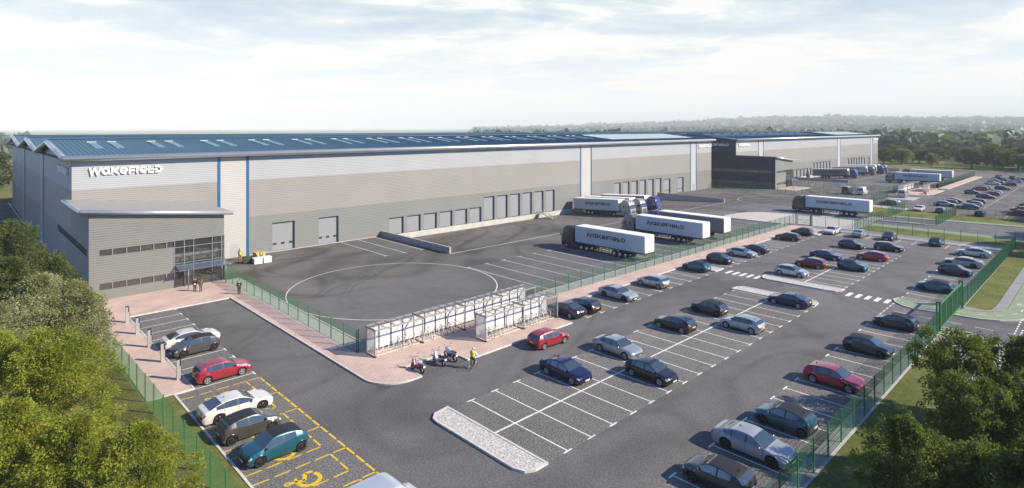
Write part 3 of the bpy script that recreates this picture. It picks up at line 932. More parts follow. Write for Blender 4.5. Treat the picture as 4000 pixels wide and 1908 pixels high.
def clad_wall(m, spans, bands, put, holes, pitch=.285):
    """spans: (x0, x1, z0, z1); bands: [(ztop, mat)]; holes: (x0, x1, z0, z1)"""
    for x0, x1, z0, z1 in spans:
        xs = sorted({x0, x1, *[h[0] for h in holes if x0 < h[0] < x1], *[h[1] for h in holes if x0 < h[1] < x1]})
        for a, b in zip(xs[:-1], xs[1:]):
            c = (a + b) / 2
            zs = [(z0, z1)]
            for h in holes:
                if h[0] < c < h[1]:
                    nz = []
                    for p, q in zs:
                        if h[3] <= p or h[2] >= q: nz.append((p, q)); continue
                        if h[2] > p: nz.append((p, h[2]))
                        if h[3] < q: nz.append((h[3], q))
                    zs = nz
            for p, q in zs:
                lo = p
                for top, mt in bands:
                    hi = min(q, top)
                    if hi > lo: clad(m, a, b, lo, hi, put, mt, pitch); lo = hi
                    if lo >= q: break

def build_warehouse(X0, Y0, length, dark, label, olabel, sign_rel, has_tail):
    t = thing('warehouse', label, 'warehouse', (X0, Y0, 0), 0, 'warehouse units of the estate')
    # local: x along the front, y back from the front wall, front faces -y
    L = length; D = 107.0; EV = 16.3
    B1, B2 = 12.2, 6.25
    hi, mid, lo = 0, 1, 2
    mats = [M['clad_hi'], M['clad_mid'], M['clad_lo'], M['clad_white'], M['door_frame'], M['concrete_pale']]
    fput = lambda u_, d, z: (u_, -d, z)
    # openings in the front
    holes, doors = [], []
    for a in (26.7, 34.75): doors.append(('loading_door', a, a + 4.0, 0.12, 5.0))
    for k in range(6): doors.append(('dock_door', 49.05 + 4.03 * k, 52.55 + 4.03 * k, .02, 3.42))
    for k in range(6): doors.append(('dock_door', 73.25 + 4.03 * k, 76.6 + 4.03 * k, .1, 5.5))
    for k in range(6): doors.append(('dock_door', 121.25 + 4.2 * k, 124.6 + 4.2 * k, .1, 5.5))
    for a in (146.9, 154.9): doors.append(('loading_door', a, a + 3.9, .12, 5.0))
    for d in doors: holes.append(d[1:])
    pan = [(18.3, 23.05), (106.6, 111.4), (L - 14.3, L - 10.1)]
    m = MB()
    xs = [0] + [v for p in pan for v in p] + [L]
    spans = []
    for i in range(0, len(xs), 2): spans.append((xs[i], xs[i + 1], 0, EV))
    if True: holes2 = holes + [(0, 14.95, 0, 9.0)]
    clad_wall(m, spans, [(B2, lo), (B1, mid), (99, hi)], fput, holes2)
    clad_wall(m, [(a + .42, b - .42, 0.0, EV) for a, b in pan], [(99, 3)], fput, [(20.15, 21.2, 0.05, 2.15), (L - 12.6, L - 11.6, .05, 2.2)])
    # plinth below the dock doors
    px0, px1 = 47.5, (143.1 if X0 < 100 else 131.1)
    m.box(px0, -.07, DOCK_Z, px1, .3, -.02, 5)
    m.box(23.1, -.06, 0, px0 - .02, .2, .10, 5)
    wall = m.obj('wall', mats, t)
    # blue trims and gutters
    for a, b in pan:
        for q in ((a, a + .42), (b - .42, b)):
            tm = MB(); tm.box(q[0], -.075, 0.02, q[1], .02, EV); tm.obj('blue_trim', M['clad_blue'], t)
    for q0 in (20.15, L - 12.6):
        pd = MB(); pd.box(q0, -.03, .05, q0 + 1.03, .04, 2.17)
        pd.obj('side_door', M['door_grey'] if q0 > 30 else M['clad_hi'], t)
    # doors: recessed leaf, reveal, vision panels
    for nm, a, b, z0, z1 in doors:
        dm = MB()
        dm.box(a, .36, z0, b, .42, z1, 0)
        for z in [z0 + (z1 - z0) * k / 5 for k in range(1, 5)]: dm.box(a + .02, .345, z - .012, b - .02, .362, z + .012, 0)
        o = dm.obj(nm, M['door_grey'], t)
        fm = MB()
        fm.box(a - .001, -.03, z0, a + .10, .358, z1); fm.box(b - .10, -.03, z0, b + .001, .358, z1); fm.box(a + .1, -.03, z1 - .16, b - .1, .358, z1 + .001)
        fm.obj('door_frame', M['frame_grey'], o)
        if nm == 'loading_door':
            for k in range(3):
                c = a + (b - a) * (.16 + .34 * k)
                vm_ = MB(); vm_.box(c - .30, .33, 1.05, c + .30, .352, 1.42); vm_.obj('vision_panel', M['dark_glass_strip'], o)
        elif z1 < 4:
            pass
    # gable: three spans, ridges at 18.6
    val = [0, 35.0, 71.5, D]
    rid = [18.5, 54.0, 89.5]
    gm = MB()
    gmats = [M['clad_darkened_blue'], M['clad_darkened_grey'], M['clad_darkened_grey']] if dark else [M['clad_hi'], M['clad_mid'], M['clad_lo']]
    gput = lambda u_, d, z: (-d, u_, z)
    EVZ, RZ = 16.35, 18.35
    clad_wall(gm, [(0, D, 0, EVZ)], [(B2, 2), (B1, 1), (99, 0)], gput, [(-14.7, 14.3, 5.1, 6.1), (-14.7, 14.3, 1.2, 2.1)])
    # triangles under the pitched roofs, as stepped ribs
    for i in range(3):
        z = EVZ
        while z < RZ - .1:
            z2 = min(RZ, z + .285); f0 = (z - EVZ) / (RZ - EVZ); f1 = f0
            a = val[i] + (rid[i] - val[i]) * f1; b = val[i + 1] - (val[i + 1] - rid[i]) * f1
            clad(gm, a, b, z, z2, gput, 0); z = z2
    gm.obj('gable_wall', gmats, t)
    gm = MB()
    rput = lambda u_, d, z: (L + d, D - u_, z)
    gm.quad((L, 0, 0), (L, D, 0), (L, D, EVZ), (L, 0, EVZ)); gm.quad((0, D, 0), (L, D, 0), (L, D, EVZ), (0, D, EVZ))
    for i in range(3): gm.add([(L, val[i], EVZ), (L, val[i + 1], EVZ), (L, rid[i], RZ)], [(0, 1, 2)])
    gm.obj('rear_wall', M['clad_mid'], t)
    if not dark:
        for y in val[1:3]:
            dp = MB(); dp.box(-.16, y - 2.2, 0, -.05, y + 2.2, EVZ - .05)
            dp.obj('cladding_strip', M['clad_white'], t)
    # roof sheets with standing seams, barrel fascia round the edge
    OH = .85
    rm = MB()
    TOP = 16.85
    RT = 18.75
    def roof_z(i, y):
        return (TOP + (RT - TOP) * (y - val[i]) / (rid[i] - val[i])) if y < rid[i] else (RT - (RT - TOP) * (y - rid[i]) / (val[i + 1] - rid[i]))
    for i in range(3):
        ya = val[i] - (OH if i == 0 else 0); yb = val[i + 1] + (OH if i == 2 else 0)
        for (y0, z0, y1, z1) in ((ya, TOP, rid[i], RT), (rid[i], RT, yb, TOP)):
            rm.quad((-OH, y0, z0), (L + OH, y0, z0), (L + OH, y1, z1), (-OH, y1, z1))
            st = .58 if X0 < 100 else 1.2
            for k in range(int((L + 1.2) / st)):
                x = -OH + .55 + k * st
                rm.add([(x - .04, y0, z0 + .004), (x + .04, y0, z0 + .004), (x + .04, y1, z1 + .004), (x - .04, y1, z1 + .004), (x - .02, y0, z0 + .06), (x + .02, y0, z0 + .06), (x + .02, y1, z1 + .06), (x - .02, y1, z1 + .06)],
                       [(0, 4, 7, 3), (1, 2, 6, 5), (4, 5, 6, 7), (0, 1, 5, 4), (2, 3, 7, 6)])
        rm.tube([(-OH, rid[i], RT + .04), (L + OH, rid[i], RT + .04)], .14, 6)
    roof = rm.obj('roof', M['roof'], t)
    fm = MB()
    r = .40
    zf = TOP - .33
    fm.tube([(-OH - .25, -OH - .05, zf), (L + OH + .25, -OH - .05, zf)], r, 14)
    fo = fm.obj('barrel_fascia', M['fascia'], t)
    gf = MB()
    path = [(-OH - .05, -OH + .1, zf)]
    for i in range(3):
        path.append((-OH - .05, rid[i], RT - .33))
        path.append((-OH - .05, val[i + 1] + (OH if i == 2 else 0), zf))
    for a, b in zip(path[:-1], path[1:]): gf.tube([a, b], r - .01, 12)
    gf.obj('verge_fascia', M['fascia'] if not dark else M['soffit'], t)
    rf = MB()
    rf.tube([(L + OH, -OH, zf), (L + OH, rid[0], RT - .33)], r - .02, 10)
    rf.obj('verge_fascia', M['fascia'], t)
    sf = MB(); sf.quad((-OH, -OH, EV + .02), (L + OH, -OH, EV + .02), (L + OH, .05, EV + .02), (-OH, .05, EV + .02)); sf.quad((-OH, 0.05, EV + .02), (.05, .05, EV + .02), (.05, D, EV + .02), (-OH, D, EV + .02))
    sf.obj('soffit', M['soffit'], t)
    # rooflights in pairs along the first slope
    n = 16 if X0 < 100 else 12
    for k in range(n):
        for dx in (0, 2.62):
            x = 3.6 + 8.1 * k + dx
            ya, yb = 6.6, 13.7
            za, zb = roof_z(0, ya), roof_z(0, yb)
            gl = MB()
            gl.add([(x, ya, za + .14), (x + 1.05, ya, za + .14), (x + 1.05, yb, zb + .14), (x, yb, zb + .14), (x, ya, za), (x + 1.05, ya, za), (x + 1.05, yb, zb), (x, yb, zb)], [(0, 1, 2, 3), (0, 4, 5, 1), (0, 3, 7, 4), (1, 5, 6, 2)])
            g = gl.obj('rooflight', M['rooflight'], roof)
            hd = MB()
            hd.add([(x - .08, yb, zb), (x + 1.13, yb, zb), (x + 1.13, yb + .75, zb + .08), (x - .08, yb + .75, zb + .08), (x - .08, yb, zb + .22), (x + 1.13, yb, zb + .22), (x + 1.13, yb + .75, zb + .22), (x - .08, yb + .75, zb + .22)], [(0, 1, 5, 4), (1, 2, 6, 5), (2, 3, 7, 6), (3, 0, 4, 7), (4, 5, 6, 7)])
            hd.obj('rooflight_upstand', M['rooflight_hood'], roof)
    # solar panels over the far end
    pv = MB()
    px = (126, L - 1.5) if X0 < 100 else (118, L - 2)
    nx = int((px[1] - px[0]) / 6.6)
    for k in range(nx):
        for j in range(3):
            x = px[0] + 6.6 * k; ya, yb = 4.2 + 4.0 * j, 7.8 + 4.0 * j
            z_ = lambda y: roof_z(0, y) + .16
            pv.add([(x, ya, z_(ya)), (x + 6.3, ya, z_(ya)), (x + 6.3, yb, z_(yb)), (x, yb, z_(yb)), (x, ya, z_(ya) - .08), (x + 6.3, ya, z_(ya) - .08), (x + 6.3, yb, z_(yb) - .08), (x, yb, z_(yb) - .08)], [(0, 1, 2, 3), (0, 4, 5, 1), (1, 5, 6, 2), (2, 6, 7, 3), (3, 7, 4, 0)])
    pv.obj('solar_panel_array', M['pv'], roof)
    # signs
    lettering('wall_sign', lambda a, b, d: (1.9 + a, -.06 - d, 14.15 + b), 8.75, .98, .22, M['sign_white'], t)
    lettering('wall_sign', lambda a, b, d: (-.06 - d, 12.6 - a, 14.15 + b), 10.2 if not dark else 10.0, .96, .22, M['sign_white'], t)
    if has_tail: lettering('wall_sign', lambda a, b, d: (L - 9.2 + a, -.06 - d, 14.1 + b), 8.9, .98, .22, M['sign_white'], t)
    # ------------------------------------------------ office block at the corner
    o_ = thing('office_block', olabel, 'office', (X0, Y0 - 13.65, 0), 0, 'office blocks at the warehouse corners')
    OW, OD = 14.95, 13.6
    ZL_, ZR_ = 10.55, 9.0                       # roof falls to the right
    om = MB()
    omats = [M['clad_office'] if not dark else M['clad_lo'], M['concrete_pale'], M['clad_darkened_grey'] if dark else M['clad_office']]
    winU, winL = (5.28, 6.13), (1.24, 2.12)
    cwx = 8.98
    hs = [(.98, cwx, *winU), (.98, cwx, *winL), (cwx, OW + .1, .1, 6.15)]
    zt = ZR_
    clad_wall(om, [(0, OW, 0.1, zt)], [(99, 0)], lambda u_, d, z: (u_, -d, z), hs)
    z = zt
    while z < ZL_ - .05:
        f = (z - ZR_) / (ZL_ - ZR_)
        clad(om, 0, OW * (1 - f), z, min(ZL_, z + .285), lambda u_, d, zz: (u_, -d, zz), 0); z += .285
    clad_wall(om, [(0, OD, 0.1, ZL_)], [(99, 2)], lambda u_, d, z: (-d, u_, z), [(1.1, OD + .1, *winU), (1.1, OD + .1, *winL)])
    om.box(0, -.06, 0, cwx, .1, .1, 1)
    om.quad((OW, 0, 6.15), (OW, OD, 6.15), (OW, OD, ZR_), (OW, 0, ZR_), 0)
    om.quad((OW, 4, 0.1), (OW, OD, 0.1), (OW, OD, 6.15), (OW, 4, 6.15), 0)
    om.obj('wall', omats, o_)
    # floor, ceilings and back partition seen through the glazing
    im = MB()
    im.box(.3, .4, .05, OW - .2, OD - .3, .1); im.box(.3, .5, 3.3, OW - .2, OD - .3, 3.75); im.box(.3, 6.5, .1, OW - .3, 6.6, 8.5); im.box(.3, .5, 6.9, OW - .2, OD - .3, 7.0)
    im.obj('interior_floor', M['concrete_pale'], o_)
    im = MB(); im.box(cwx + .2, 1.4, 3.28, OW - .3, 1.5, 4.25)
    im.obj('reception_bulkhead', M['sign_white'], o_)
    # ribbon windows
    cuts = [.98, 2.33, 3.77, 5.21, 6.66, 8.09, cwx]
    for wz in (winU, winL):
        for a, b in zip(cuts[:-1], cuts[1:]):
            w_ = MB(); w_.box(a + .05, .09, wz[0] + .05, b - .05, .12, wz[1] - .05)
            g = w_.obj('window', M['office_glass_pale' if dark else 'office_glass'], o_)
            f_ = MB()
            f_.box(a, -.02, wz[0], b, .14, wz[0] + .07); f_.box(a, -.02, wz[1] - .06, b, .14, wz[1]); f_.box(a, -.02, wz[0] + .07, a + .06, .14, wz[1] - .06); f_.box(b - .06, -.02, wz[0] + .07, b, .14, wz[1] - .06)
            f_.obj('window_frame', M['frame_grey'], g)
        # side ribbon carries on along the office and the warehouse gable
        y = 1.1
        while y < OD + 14.2:
            b = min(y + 1.45, OD + 14.2)
            w_ = MB(); w_.box(.06, y + .04, wz[0] - .05, .09, b - .04, wz[1])
            g = w_.obj('window', M['office_glass_pale' if dark else 'office_glass'], o_)
            f_ = MB(); f_.box(-.03, y, wz[0] - .12, .12, b, wz[0] - .05); f_.box(-.03, y, wz[1], .12, b, wz[1] + .06); f_.box(-.03, b - .05, wz[0] - .05, .12, b, wz[1])
            f_.obj('window_frame', M['frame_grey'], g)
            y = b
    # curtain wall
    mx = [cwx, 10.1, 11.2, 13.45, 14.6, OW]
    mz = [.12, 2.2, 3.18, 4.24, 5.25, 6.15]
    for a, b in zip(mx[:-1], mx[1:]):
        for c, d in zip(mz[:-1], mz[1:]):
            w_ = MB(); w_.box(a, .06, c, b, .09, d)
            w_.obj('glazing_panel', M['office_lobby_glass'], o_)
    f_ = MB()
    for x in mx: f_.box(x - .05, -.06, .1, x + .05, .055, 6.2)
    for zz in mz: f_.box(cwx, -.04, zz - .04, OW, .05, zz + .04)
    for zz in mz: f_.box(OW - .05, .1, zz - .04, OW + .05, 4, zz + .04)
    for y in (1.5, 3.9): f_.box(OW - .05, y - .05, .1, OW + .055, y + .05, 6.2)
    f_.obj('curtain_wall_frame', M['frame_grey'], o_)
    w_ = MB(); w_.box(OW - .03, .1, .12, OW, 4, 6.12); w_.obj('glazing_panel', M['office_lobby_glass'], o_)
    # mono-pitch roof and barrel edge
    rr = MB()
    dz = (ZR_ - ZL_) / OW
    def rz(x): return ZL_ + .42 + dz * x
    rr.add([(-.9, -.55, rz(-.9)), (OW + .9, -.55, rz(OW + .9)), (OW + .9, OD, rz(OW + .9)), (-.9, OD, rz(-.9)), (-.9, -.55, rz(-.9) - .3), (OW + .9, -.55, rz(OW + .9) - .3), (OW + .9, OD, rz(OW + .9) - .3), (-.9, OD, rz(-.9) - .3)], [(0, 1, 2, 3), (4, 7, 6, 5), (1, 5, 6, 2)])
    rr.obj('roof', M['office_roof'], o_)
    fe = MB(); fe.tube([(-.95, -.6, rz(-.95) - .2), (OW + .95, -.6, rz(OW + .95) - .2)], .26, 12); fe.obj('barrel_fascia', M['fascia'], o_)
    fe = MB(); fe.tube([(-.95, -.62, rz(-.95) - .2), (-.95, OD - .05, rz(-.95) - .2)], .25, 12); fe.obj('barrel_fascia', M['fascia'] if not dark else M['soffit'], o_)
    # entrance canopy on posts
    cp = MB()
    cp.add([(9.1, .0, 3.0), (14.9, .0, 3.0), (14.9, -2.0, 2.62), (9.1, -2.0, 2.62), (9.1, .0, 3.03), (14.9, .0, 3.03), (14.9, -2.0, 2.65), (9.1, -2.0, 2.65)], [(0, 1, 2, 3), (4, 7, 6, 5), (3, 2, 6, 7), (0, 3, 7, 4), (1, 5, 6, 2)])
    cpo = cp.obj('canopy', M['clear_glass'], o_)
    cf = MB()
    for x in (9.1, 10.6, 12.05, 13.5, 14.9): cf.bar((x, 0, 2.93), (x, -2.05, 2.55), .07, .12)
    cf.bar((9.0, -1.75, 2.55), (15.3, -1.75, 2.55), .1, .12); cf.bar((9.0, -.1, 2.88), (15.2, -.1, 2.88), .1, .1)
    cf.obj('canopy_frame', M['frame_grey'], cpo)
    for x, y in ((10.13, -.12), (10.14, -1.75), (14.62, -1.75), (14.65, -.12)):
        ps = MB(); ps.lathe([(0, .1), (.055, .1), (.055, 2.75), (0, 2.75)], c=(x, y, 0), n=10); ps.obj('canopy_post', M['frame_grey'], o_)
    return t, o_
M['office_lobby_glass'] = glass('lobby_glazing', (.05, .05, .05), .03, .42)
build_warehouse(11.53, 97.5, 177.1, False, 'long grey ribbed warehouse with triple pitched blue roof, nearest to the trees', 'grey office block with entrance canopy on the near warehouse corner', 0, True)
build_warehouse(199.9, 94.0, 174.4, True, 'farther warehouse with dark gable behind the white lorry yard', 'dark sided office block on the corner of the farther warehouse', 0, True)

# retaining walls at the ends of the loading docks
def ret_wall(x, y0, y1, label):
    m = MB(); m.box(x - .17, y0, -1.2, x + .17, y1, 1.06)
    tag(m.obj('retaining_wall', M['wall_conc']), label, 'wall', 'concrete walls beside the loading docks')
ret_wall(58.95, 76.1, 97.3, 'concrete retaining wall beside the low dock doors nearest the offices')
ret_wall(154.7, 76.1, 97.3, 'concrete retaining wall beyond the parked lorries at the far end of the nearer docks')
ret_wall(59.0 + DX - 3.2, 70.9, 93.7, 'concrete retaining wall before the dark blue lorry at the farther warehouse')
ret_wall(331 , 74.0, 93.7, 'concrete retaining wall behind the farthest lorry cabs')

# dock steps
t = thing('dock_steps', 'grey steel steps up to a landing beside the tall dock doors', 'steps', (102.4, 90.2, 0))
m = MB()
zf = -.85
for s in (-.55, .55):
    m.bar((-.6, 6.6, zf - .1), (-.6, 6.6, .1), .1) if s < 0 else None
m.box(-.7, 4.7, -.02, .7, 6.9, .06); plat = m.obj('landing', M['steel'], t)
m = MB()
for k in range(6):
    y = 4.6 - k * .42; z = -.02 - k * .14
    m.box(-.65, y - .3, z - .04, .65, y, z)
for s in (-.68, .68): m.bar((s, 4.7, 0), (s, 2.0, -.9), .07, .2)
m.obj('stair_flight', M['steel'], t)
m = MB()
for s in (-.68, .68):
    m.tube([(s, 6.8, 1.1), (s, 4.7, 1.1), (s, 2.0, .15), (s, 2.0, -.85)], .03, 6)
    m.tube([(s, 6.8, .6), (s, 4.7, .6), (s, 2.0, -.3)], .025, 6)
    for y, a, b in ((6.8, 0, 1.1), (4.7, 0, 1.1), (3.4, -.45, .6)): m.tube([(s, y, a), (s, y, b)], .025, 6)
m.obj('handrail', M['steel_pale'], t)
# ------------------------------------------------------------------ mesh fences
def panel_mesh(L, h, pitch, tv, th, mat, name):
    m = MB()
    n = max(2, int(round(L / pitch)))
    for i in range(n + 1):
        x = L * i / n; a = tv / 2
        m.add([(x - a, -a, .06), (x + a, -a, .06), (x + a, a, .06), (x - a, a, .06), (x - a, -a, h), (x + a, -a, h), (x + a, a, h), (x - a, a, h)], [(0, 1, 5, 4), (1, 2, 6, 5), (2, 3, 7, 6), (3, 0, 4, 7)])
    nh = max(3, int(h / (.2 if pitch < .09 else .36)))
    for i in range(nh + 1):
        z = .08 + (h - .1) * i / nh; a = th / 2
        for y in (-.008, .008):
            m.add([(0, y - a, z - a), (0, y + a, z - a), (0, y + a, z + a), (0, y - a, z + a), (L, y - a, z - a), (L, y + a, z - a), (L, y + a, z + a), (L, y - a, z + a)], [(0, 1, 5, 4), (1, 2, 6, 5), (2, 3, 7, 6), (3, 0, 4, 7)])
    return m.mesh(name, [mat])
def post_mesh(h, mat, w=.075):
    m = MB(); m.box(-w / 2, -w / 2, -.05, w / 2, w / 2, h + .04)
    m.box(-w / 2 - .008, -w / 2 - .008, h + .04, w / 2 + .008, w / 2 + .008, h + .06)
    for z in (.35, .9, 1.45, 2.0): m.box(-w / 2 - .012, -w / 2 - .012, z, w / 2 + .012, w / 2 + .012, z + .035)
    return m.mesh('fence_post', [mat])
FCACHE = {}
def fence(label, pts, step=2.45, h=2.17, mat='green_metal', near=True):
    """a run of mesh fence along straight legs"""
    t = thing('mesh_fence', label, 'fence', (pts[0][0], pts[0][1], 0), 0, 'green mesh fences')
    mt = M[mat]
    key = ('post', h, mat)
    if key not in FCACHE: FCACHE[key] = post_mesh(h, mt)
    px, py = pts[0]
    first = True
    for a, b in zip(pts[:-1], pts[1:]):
        l = hypot(b[0] - a[0], b[1] - a[1]); n = max(1, round(l / step)); s = l / n; an = atan2(b[1] - a[1], b[0] - a[0])
        k2 = ('panel', round(s, 2), h, mat, near)
        if k2 not in FCACHE: FCACHE[k2] = panel_mesh(s, h, *(((.06, .0064, .0076) if mat == 'green_dark' else (.06, .0055, .0065)) if near else (.14, .011, .013)), mt, 'mesh_panel')
        for i in range(n + 1):
            x, y = a[0] + (b[0] - a[0]) * i / n - px, a[1] + (b[1] - a[1]) * i / n - py
            if i < n:
                o = mobj('mesh_panel', FCACHE[k2], t, (x, y, 0)); o.rotation_euler = (0, 0, an)
            if i or first:
                o = mobj('fence_post', FCACHE[key], t, (x, y, 0)); o.rotation_euler = (0, 0, an)
            first = False
    return t
fence('pale green mesh fence beside the footway from the office entrance to the cycle shelters', [(26.66, 83.5), (26.66, 48.28)])
fence('long green mesh fence behind the cycle shelters dividing lorry yard from car park', [(26.8, 48.25), (129.8, 48.25)])
fence('green mesh fence along the grass on the left under the foreground trees', [(10.2, 66), (10.4, 50.5), (10.72, 26)], mat='green_metal')
fence('dark green mesh fence behind the right parking row, nearer than the sliding gate', [(22, 12.62), (71.9, 12.62)], mat='green_dark')
fence('dark green mesh fence between right parking row and grass verge, beyond the sliding gate', [(84.3, 12.5), (131.4, 12.4)], mat='green_dark')
fence('dark green mesh fence behind the end parking row beside the grass', [(131.4, 12.6), (131.0, 36.9)], mat='green_dark', near=False)
fence('mesh fence from the narrow gate to the corner of the pale gravel', [(130, 44.6), (130, 37)], mat='green_dark', near=False)
fence('short dark green fence running over the grass towards the yard road, near the white saloon', [(131.2, 37.0), (150.3, 37.0)], mat='green_dark', near=False, step=1.9)
fence('dark green mesh fence on the narrow traffic island', [(150.0, 36.6), (149.6, 26.9)], mat='green_dark', near=False)
fence('short green mesh fence across the footpath beside the traffic island', [(149.7, 26.8), (171, 26.8)], mat='green_dark', near=False, step=2.2)
fence('green mesh fence on the grass behind the dark articulated lorry', [(157.0, 37.3), (171.4, 37.2), (172.0, 47.4)], mat='green_dark', near=False)
fence('green mesh fence along the farther car park beside the grass strip', [(170.8, 27.0), (170.8, 7)], mat='green_dark', near=False)
fence('tall line of green mesh fence in front of the dark gabled warehouse', [(188.3, 97), (188.3, 48)], mat='green_dark', near=False)
fence('green mesh fence across the end of the yard by the two parked vans', [(184.8, 48), (200.4, 47.8)], mat='green_dark', near=False)
fence('green mesh fence between the parked vans and the farther lorry yard', [(215.2, 80), (215.2, 48.6)], mat='green_dark', near=False)
fence('green mesh fence behind the farther cycle shelters and lorries', [(215.3, 49.9), (240.5, 49.9)], mat='green_dark', near=False)
fence('long green mesh fence beside the farthest lorries and pink footway', [(245, 43.3), (315.4, 43.1)], mat='green_dark', near=False)
fence('low looking mesh fence at the far edge of the estate below the trees', [(404, 101.5), (366, 58), (360, 20)], mat='green_dark', near=False, step=6)
fence('dark green fence panels among the far trees on the right', [(352, 46), (372, 42)], mat='green_dark', near=False, h=3.0)
fence('second dark green fence panel among the far trees on the right', [(352, 32), (366, 31)], mat='green_dark', near=False, h=3.0)

# narrow gate beside the gravel and sliding gate at the entrance
t = thing('pedestrian_gate', 'dark green barred gate at the head of the pink footway', 'gate', (130, 46.4, 0))
m = MB()
for y in (-1.35, 1.15): m.box(-.02, y, .12, .02, y + .07, 2.15)
for z in (.15, 1.1, 2.08): m.box(-.02, -1.35, z, .02, 1.2, z + .06)
for k in range(20): m.box(-.012, -1.25 + .125 * k, .15, .012, -1.225 + .125 * k, 2.1)
m.obj('gate_leaf', M['green_dark'], t)
for y in (-1.6, -1.45, 1.35, 1.6):
    m = MB(); m.box(-.06, y - .06, -.05, .06, y + .06, 2.45); m.obj('gate_post', M['green_dark'], t)
m = MB(); m.box(-.12, -1.45, .55, -.05, .1, .68); m.obj('push_bar', M['steel_pale'], t)

t = thing('sliding_gate', 'bright green sliding gate across the car park entrance', 'gate', (72.2, 12.66, 0))
m = MB()
for x in (0.0, 3.1, 6.2, 9.0, 11.4): m.box(x - .07, -.05, .15, x + .07, .05, 2.75)
m.box(0, -.05, .12, 11.4, .05, .3); m.box(0, -.05, 2.6, 11.4, .05, 2.78)
m.obj('gate_frame', M['green_gate'] if 'green_gate' in M else M['green_metal'], t)
m = MB()
for k in range(76): m.box(.1 + .15 * k, -.014, .3, .128 + .15 * k, .014, 2.6)
m.obj('gate_bars', M['green_metal'], t)
for x in (-.25, 11.75):
    m = MB(); m.box(x - .09, -.16, -.05, x + .09, .02, 3.0); m.box(x - .09, .14, -.05, x + .09, .26, 3.0); m.box(x - .09, -.16, 2.92, x + .09, .26, 3.03)
    m.obj('gate_post', M['green_metal'], t)

# ------------------------------------------------------------------ cycle shelters
def shelter(x0, y0, n, label, flip=False, bay=5.13):
    t = thing('cycle_shelter', label, 'cycle shelter', (x0, y0, .105), 0, 'cycle shelters')
    L = n * bay
    # back at y = +1.49, open front at y = 0
    for k in range(n + 1):
        x = bay * k
        m = MB(); m.box(x - .05, -.05, 0, x + .05, .05, 2.32); m.box(x - .05, 1.44, 0, x + .05, 1.54, 2.34)
        m.bar((x, -.12, 2.36), (x, 1.62, 2.36), .07, .09); m.box(x - .06, 0, 0, x + .06, 1.5, .06, 1); m.box(x - .08, -.1, 0, x + .08, .12, .12, 1)
        m.obj('portal_frame', [M['steel_taupe'], M['black']], t)
    for k in range(n):
        xa = bay * k
        m = MB(); m.box(xa + .06, 1.49, .16, xa + bay - .06, 1.515, 2.26)
        bp = m.obj('back_panel', M['panel_white'], t)
        m = MB()
        for j in range(1, 4): m.box(xa + bay * j / 4 - .045, 1.43, 0, xa + bay * j / 4 + .045, 1.488, 2.26)
        m.box(xa + .06, 1.43, 2.24, xa + bay - .06, 1.488, 2.30); m.box(xa + .06, 1.44, .12, xa + bay - .06, 1.487, .16)
        m.obj('panel_mullion', M['steel_dark'], bp)
        e = .0 if k % 2 == 0 else .03
        m = MB()
        m.box(xa - .08, -.12, 2.425 + e, xa + bay + .06, 1.68, 2.437 + e)
        rf = m.obj('roof_sheet', M['polycarb'], t)
        m = MB()
        for j in range(6):
            x = xa + .0 + (bay) * j / 5
            m.bar((x, -.12, 2.465 + e), (x, 1.68, 2.465 + e), .05, .045)
        m.bar((xa - .08, -.15, 2.42 + e), (xa + bay + .06, -.15, 2.42 + e), .06, .13); m.bar((xa - .08, 1.70, 2.42 + e), (xa + bay + .06, 1.70, 2.42 + e), .05, .1)
        m.obj('roof_rafters', M['steel_taupe'], rf)
    for x in (.02, L - .02):
        m = MB(); m.box(x - .012, .08, .16, x + .012, 1.43, 2.3); m.obj('end_panel', M['mesh_white'] if x < 1 else M['clear_glass'], t)
    return t
M['panel_white'] = pm('white_perforated_panel', (.70, .70, .69), .6, 0, .05, 3.)
shelter(27.2, 46.0, 4, 'longer cycle shelter in front of the green fence, white panels and clear roof')
shelter(36.85, 42.06, 2, 'shorter cycle shelter nearer the car park lane, two bays of white panels')
s1 = shelter(216.8, 47.4, 4, 'farther cycle shelter of four white bays behind the pale van')
s2 = shelter(226.2, 42.6, 2, 'farther short cycle shelter beside the parked motorcycles')

def rack(x, y, n, label):
    t = MB()
    for k in range(n):
        xx = k * .56
        t.tube([(xx, 0, 0), (xx, 0, .78), (xx, .12, .84), (xx, .62, .84), (xx, .72, .78), (xx, .72, 0)], .024, 5)
        t.tube([(xx, 0, .3), (xx, .72, .3)], .02, 5)
    t.box(-.1, -.03, 0, .56 * (n - 1) + .1, .03, .03); t.box(-.1, .69, 0, .56 * (n - 1) + .1, .75, .03)
    o = t.obj('cycle_rack', M['steel_pale'], None, (x, y, .106))
    return tag(o, label, 'cycle rack', 'white cycle racks under the shelters')
for k in range(4): rack(27.6 + 5.13 * k, 46.25, 9, ('white hooped cycle rack at the end of the longer shelter nearest the yard corner', 'white hooped cycle rack in the second bay of the longer shelter', 'white hooped cycle rack in the third bay of the longer shelter, half hidden', 'white hooped cycle rack in the last bay of the longer shelter behind the shorter one')[k])
for k in range(2): rack(37.3 + 5.13 * k, 42.35, 9, ('white hooped cycle rack in the near bay of the shorter shelter', 'white hooped cycle rack in the bay beside the navy saloon')[k])

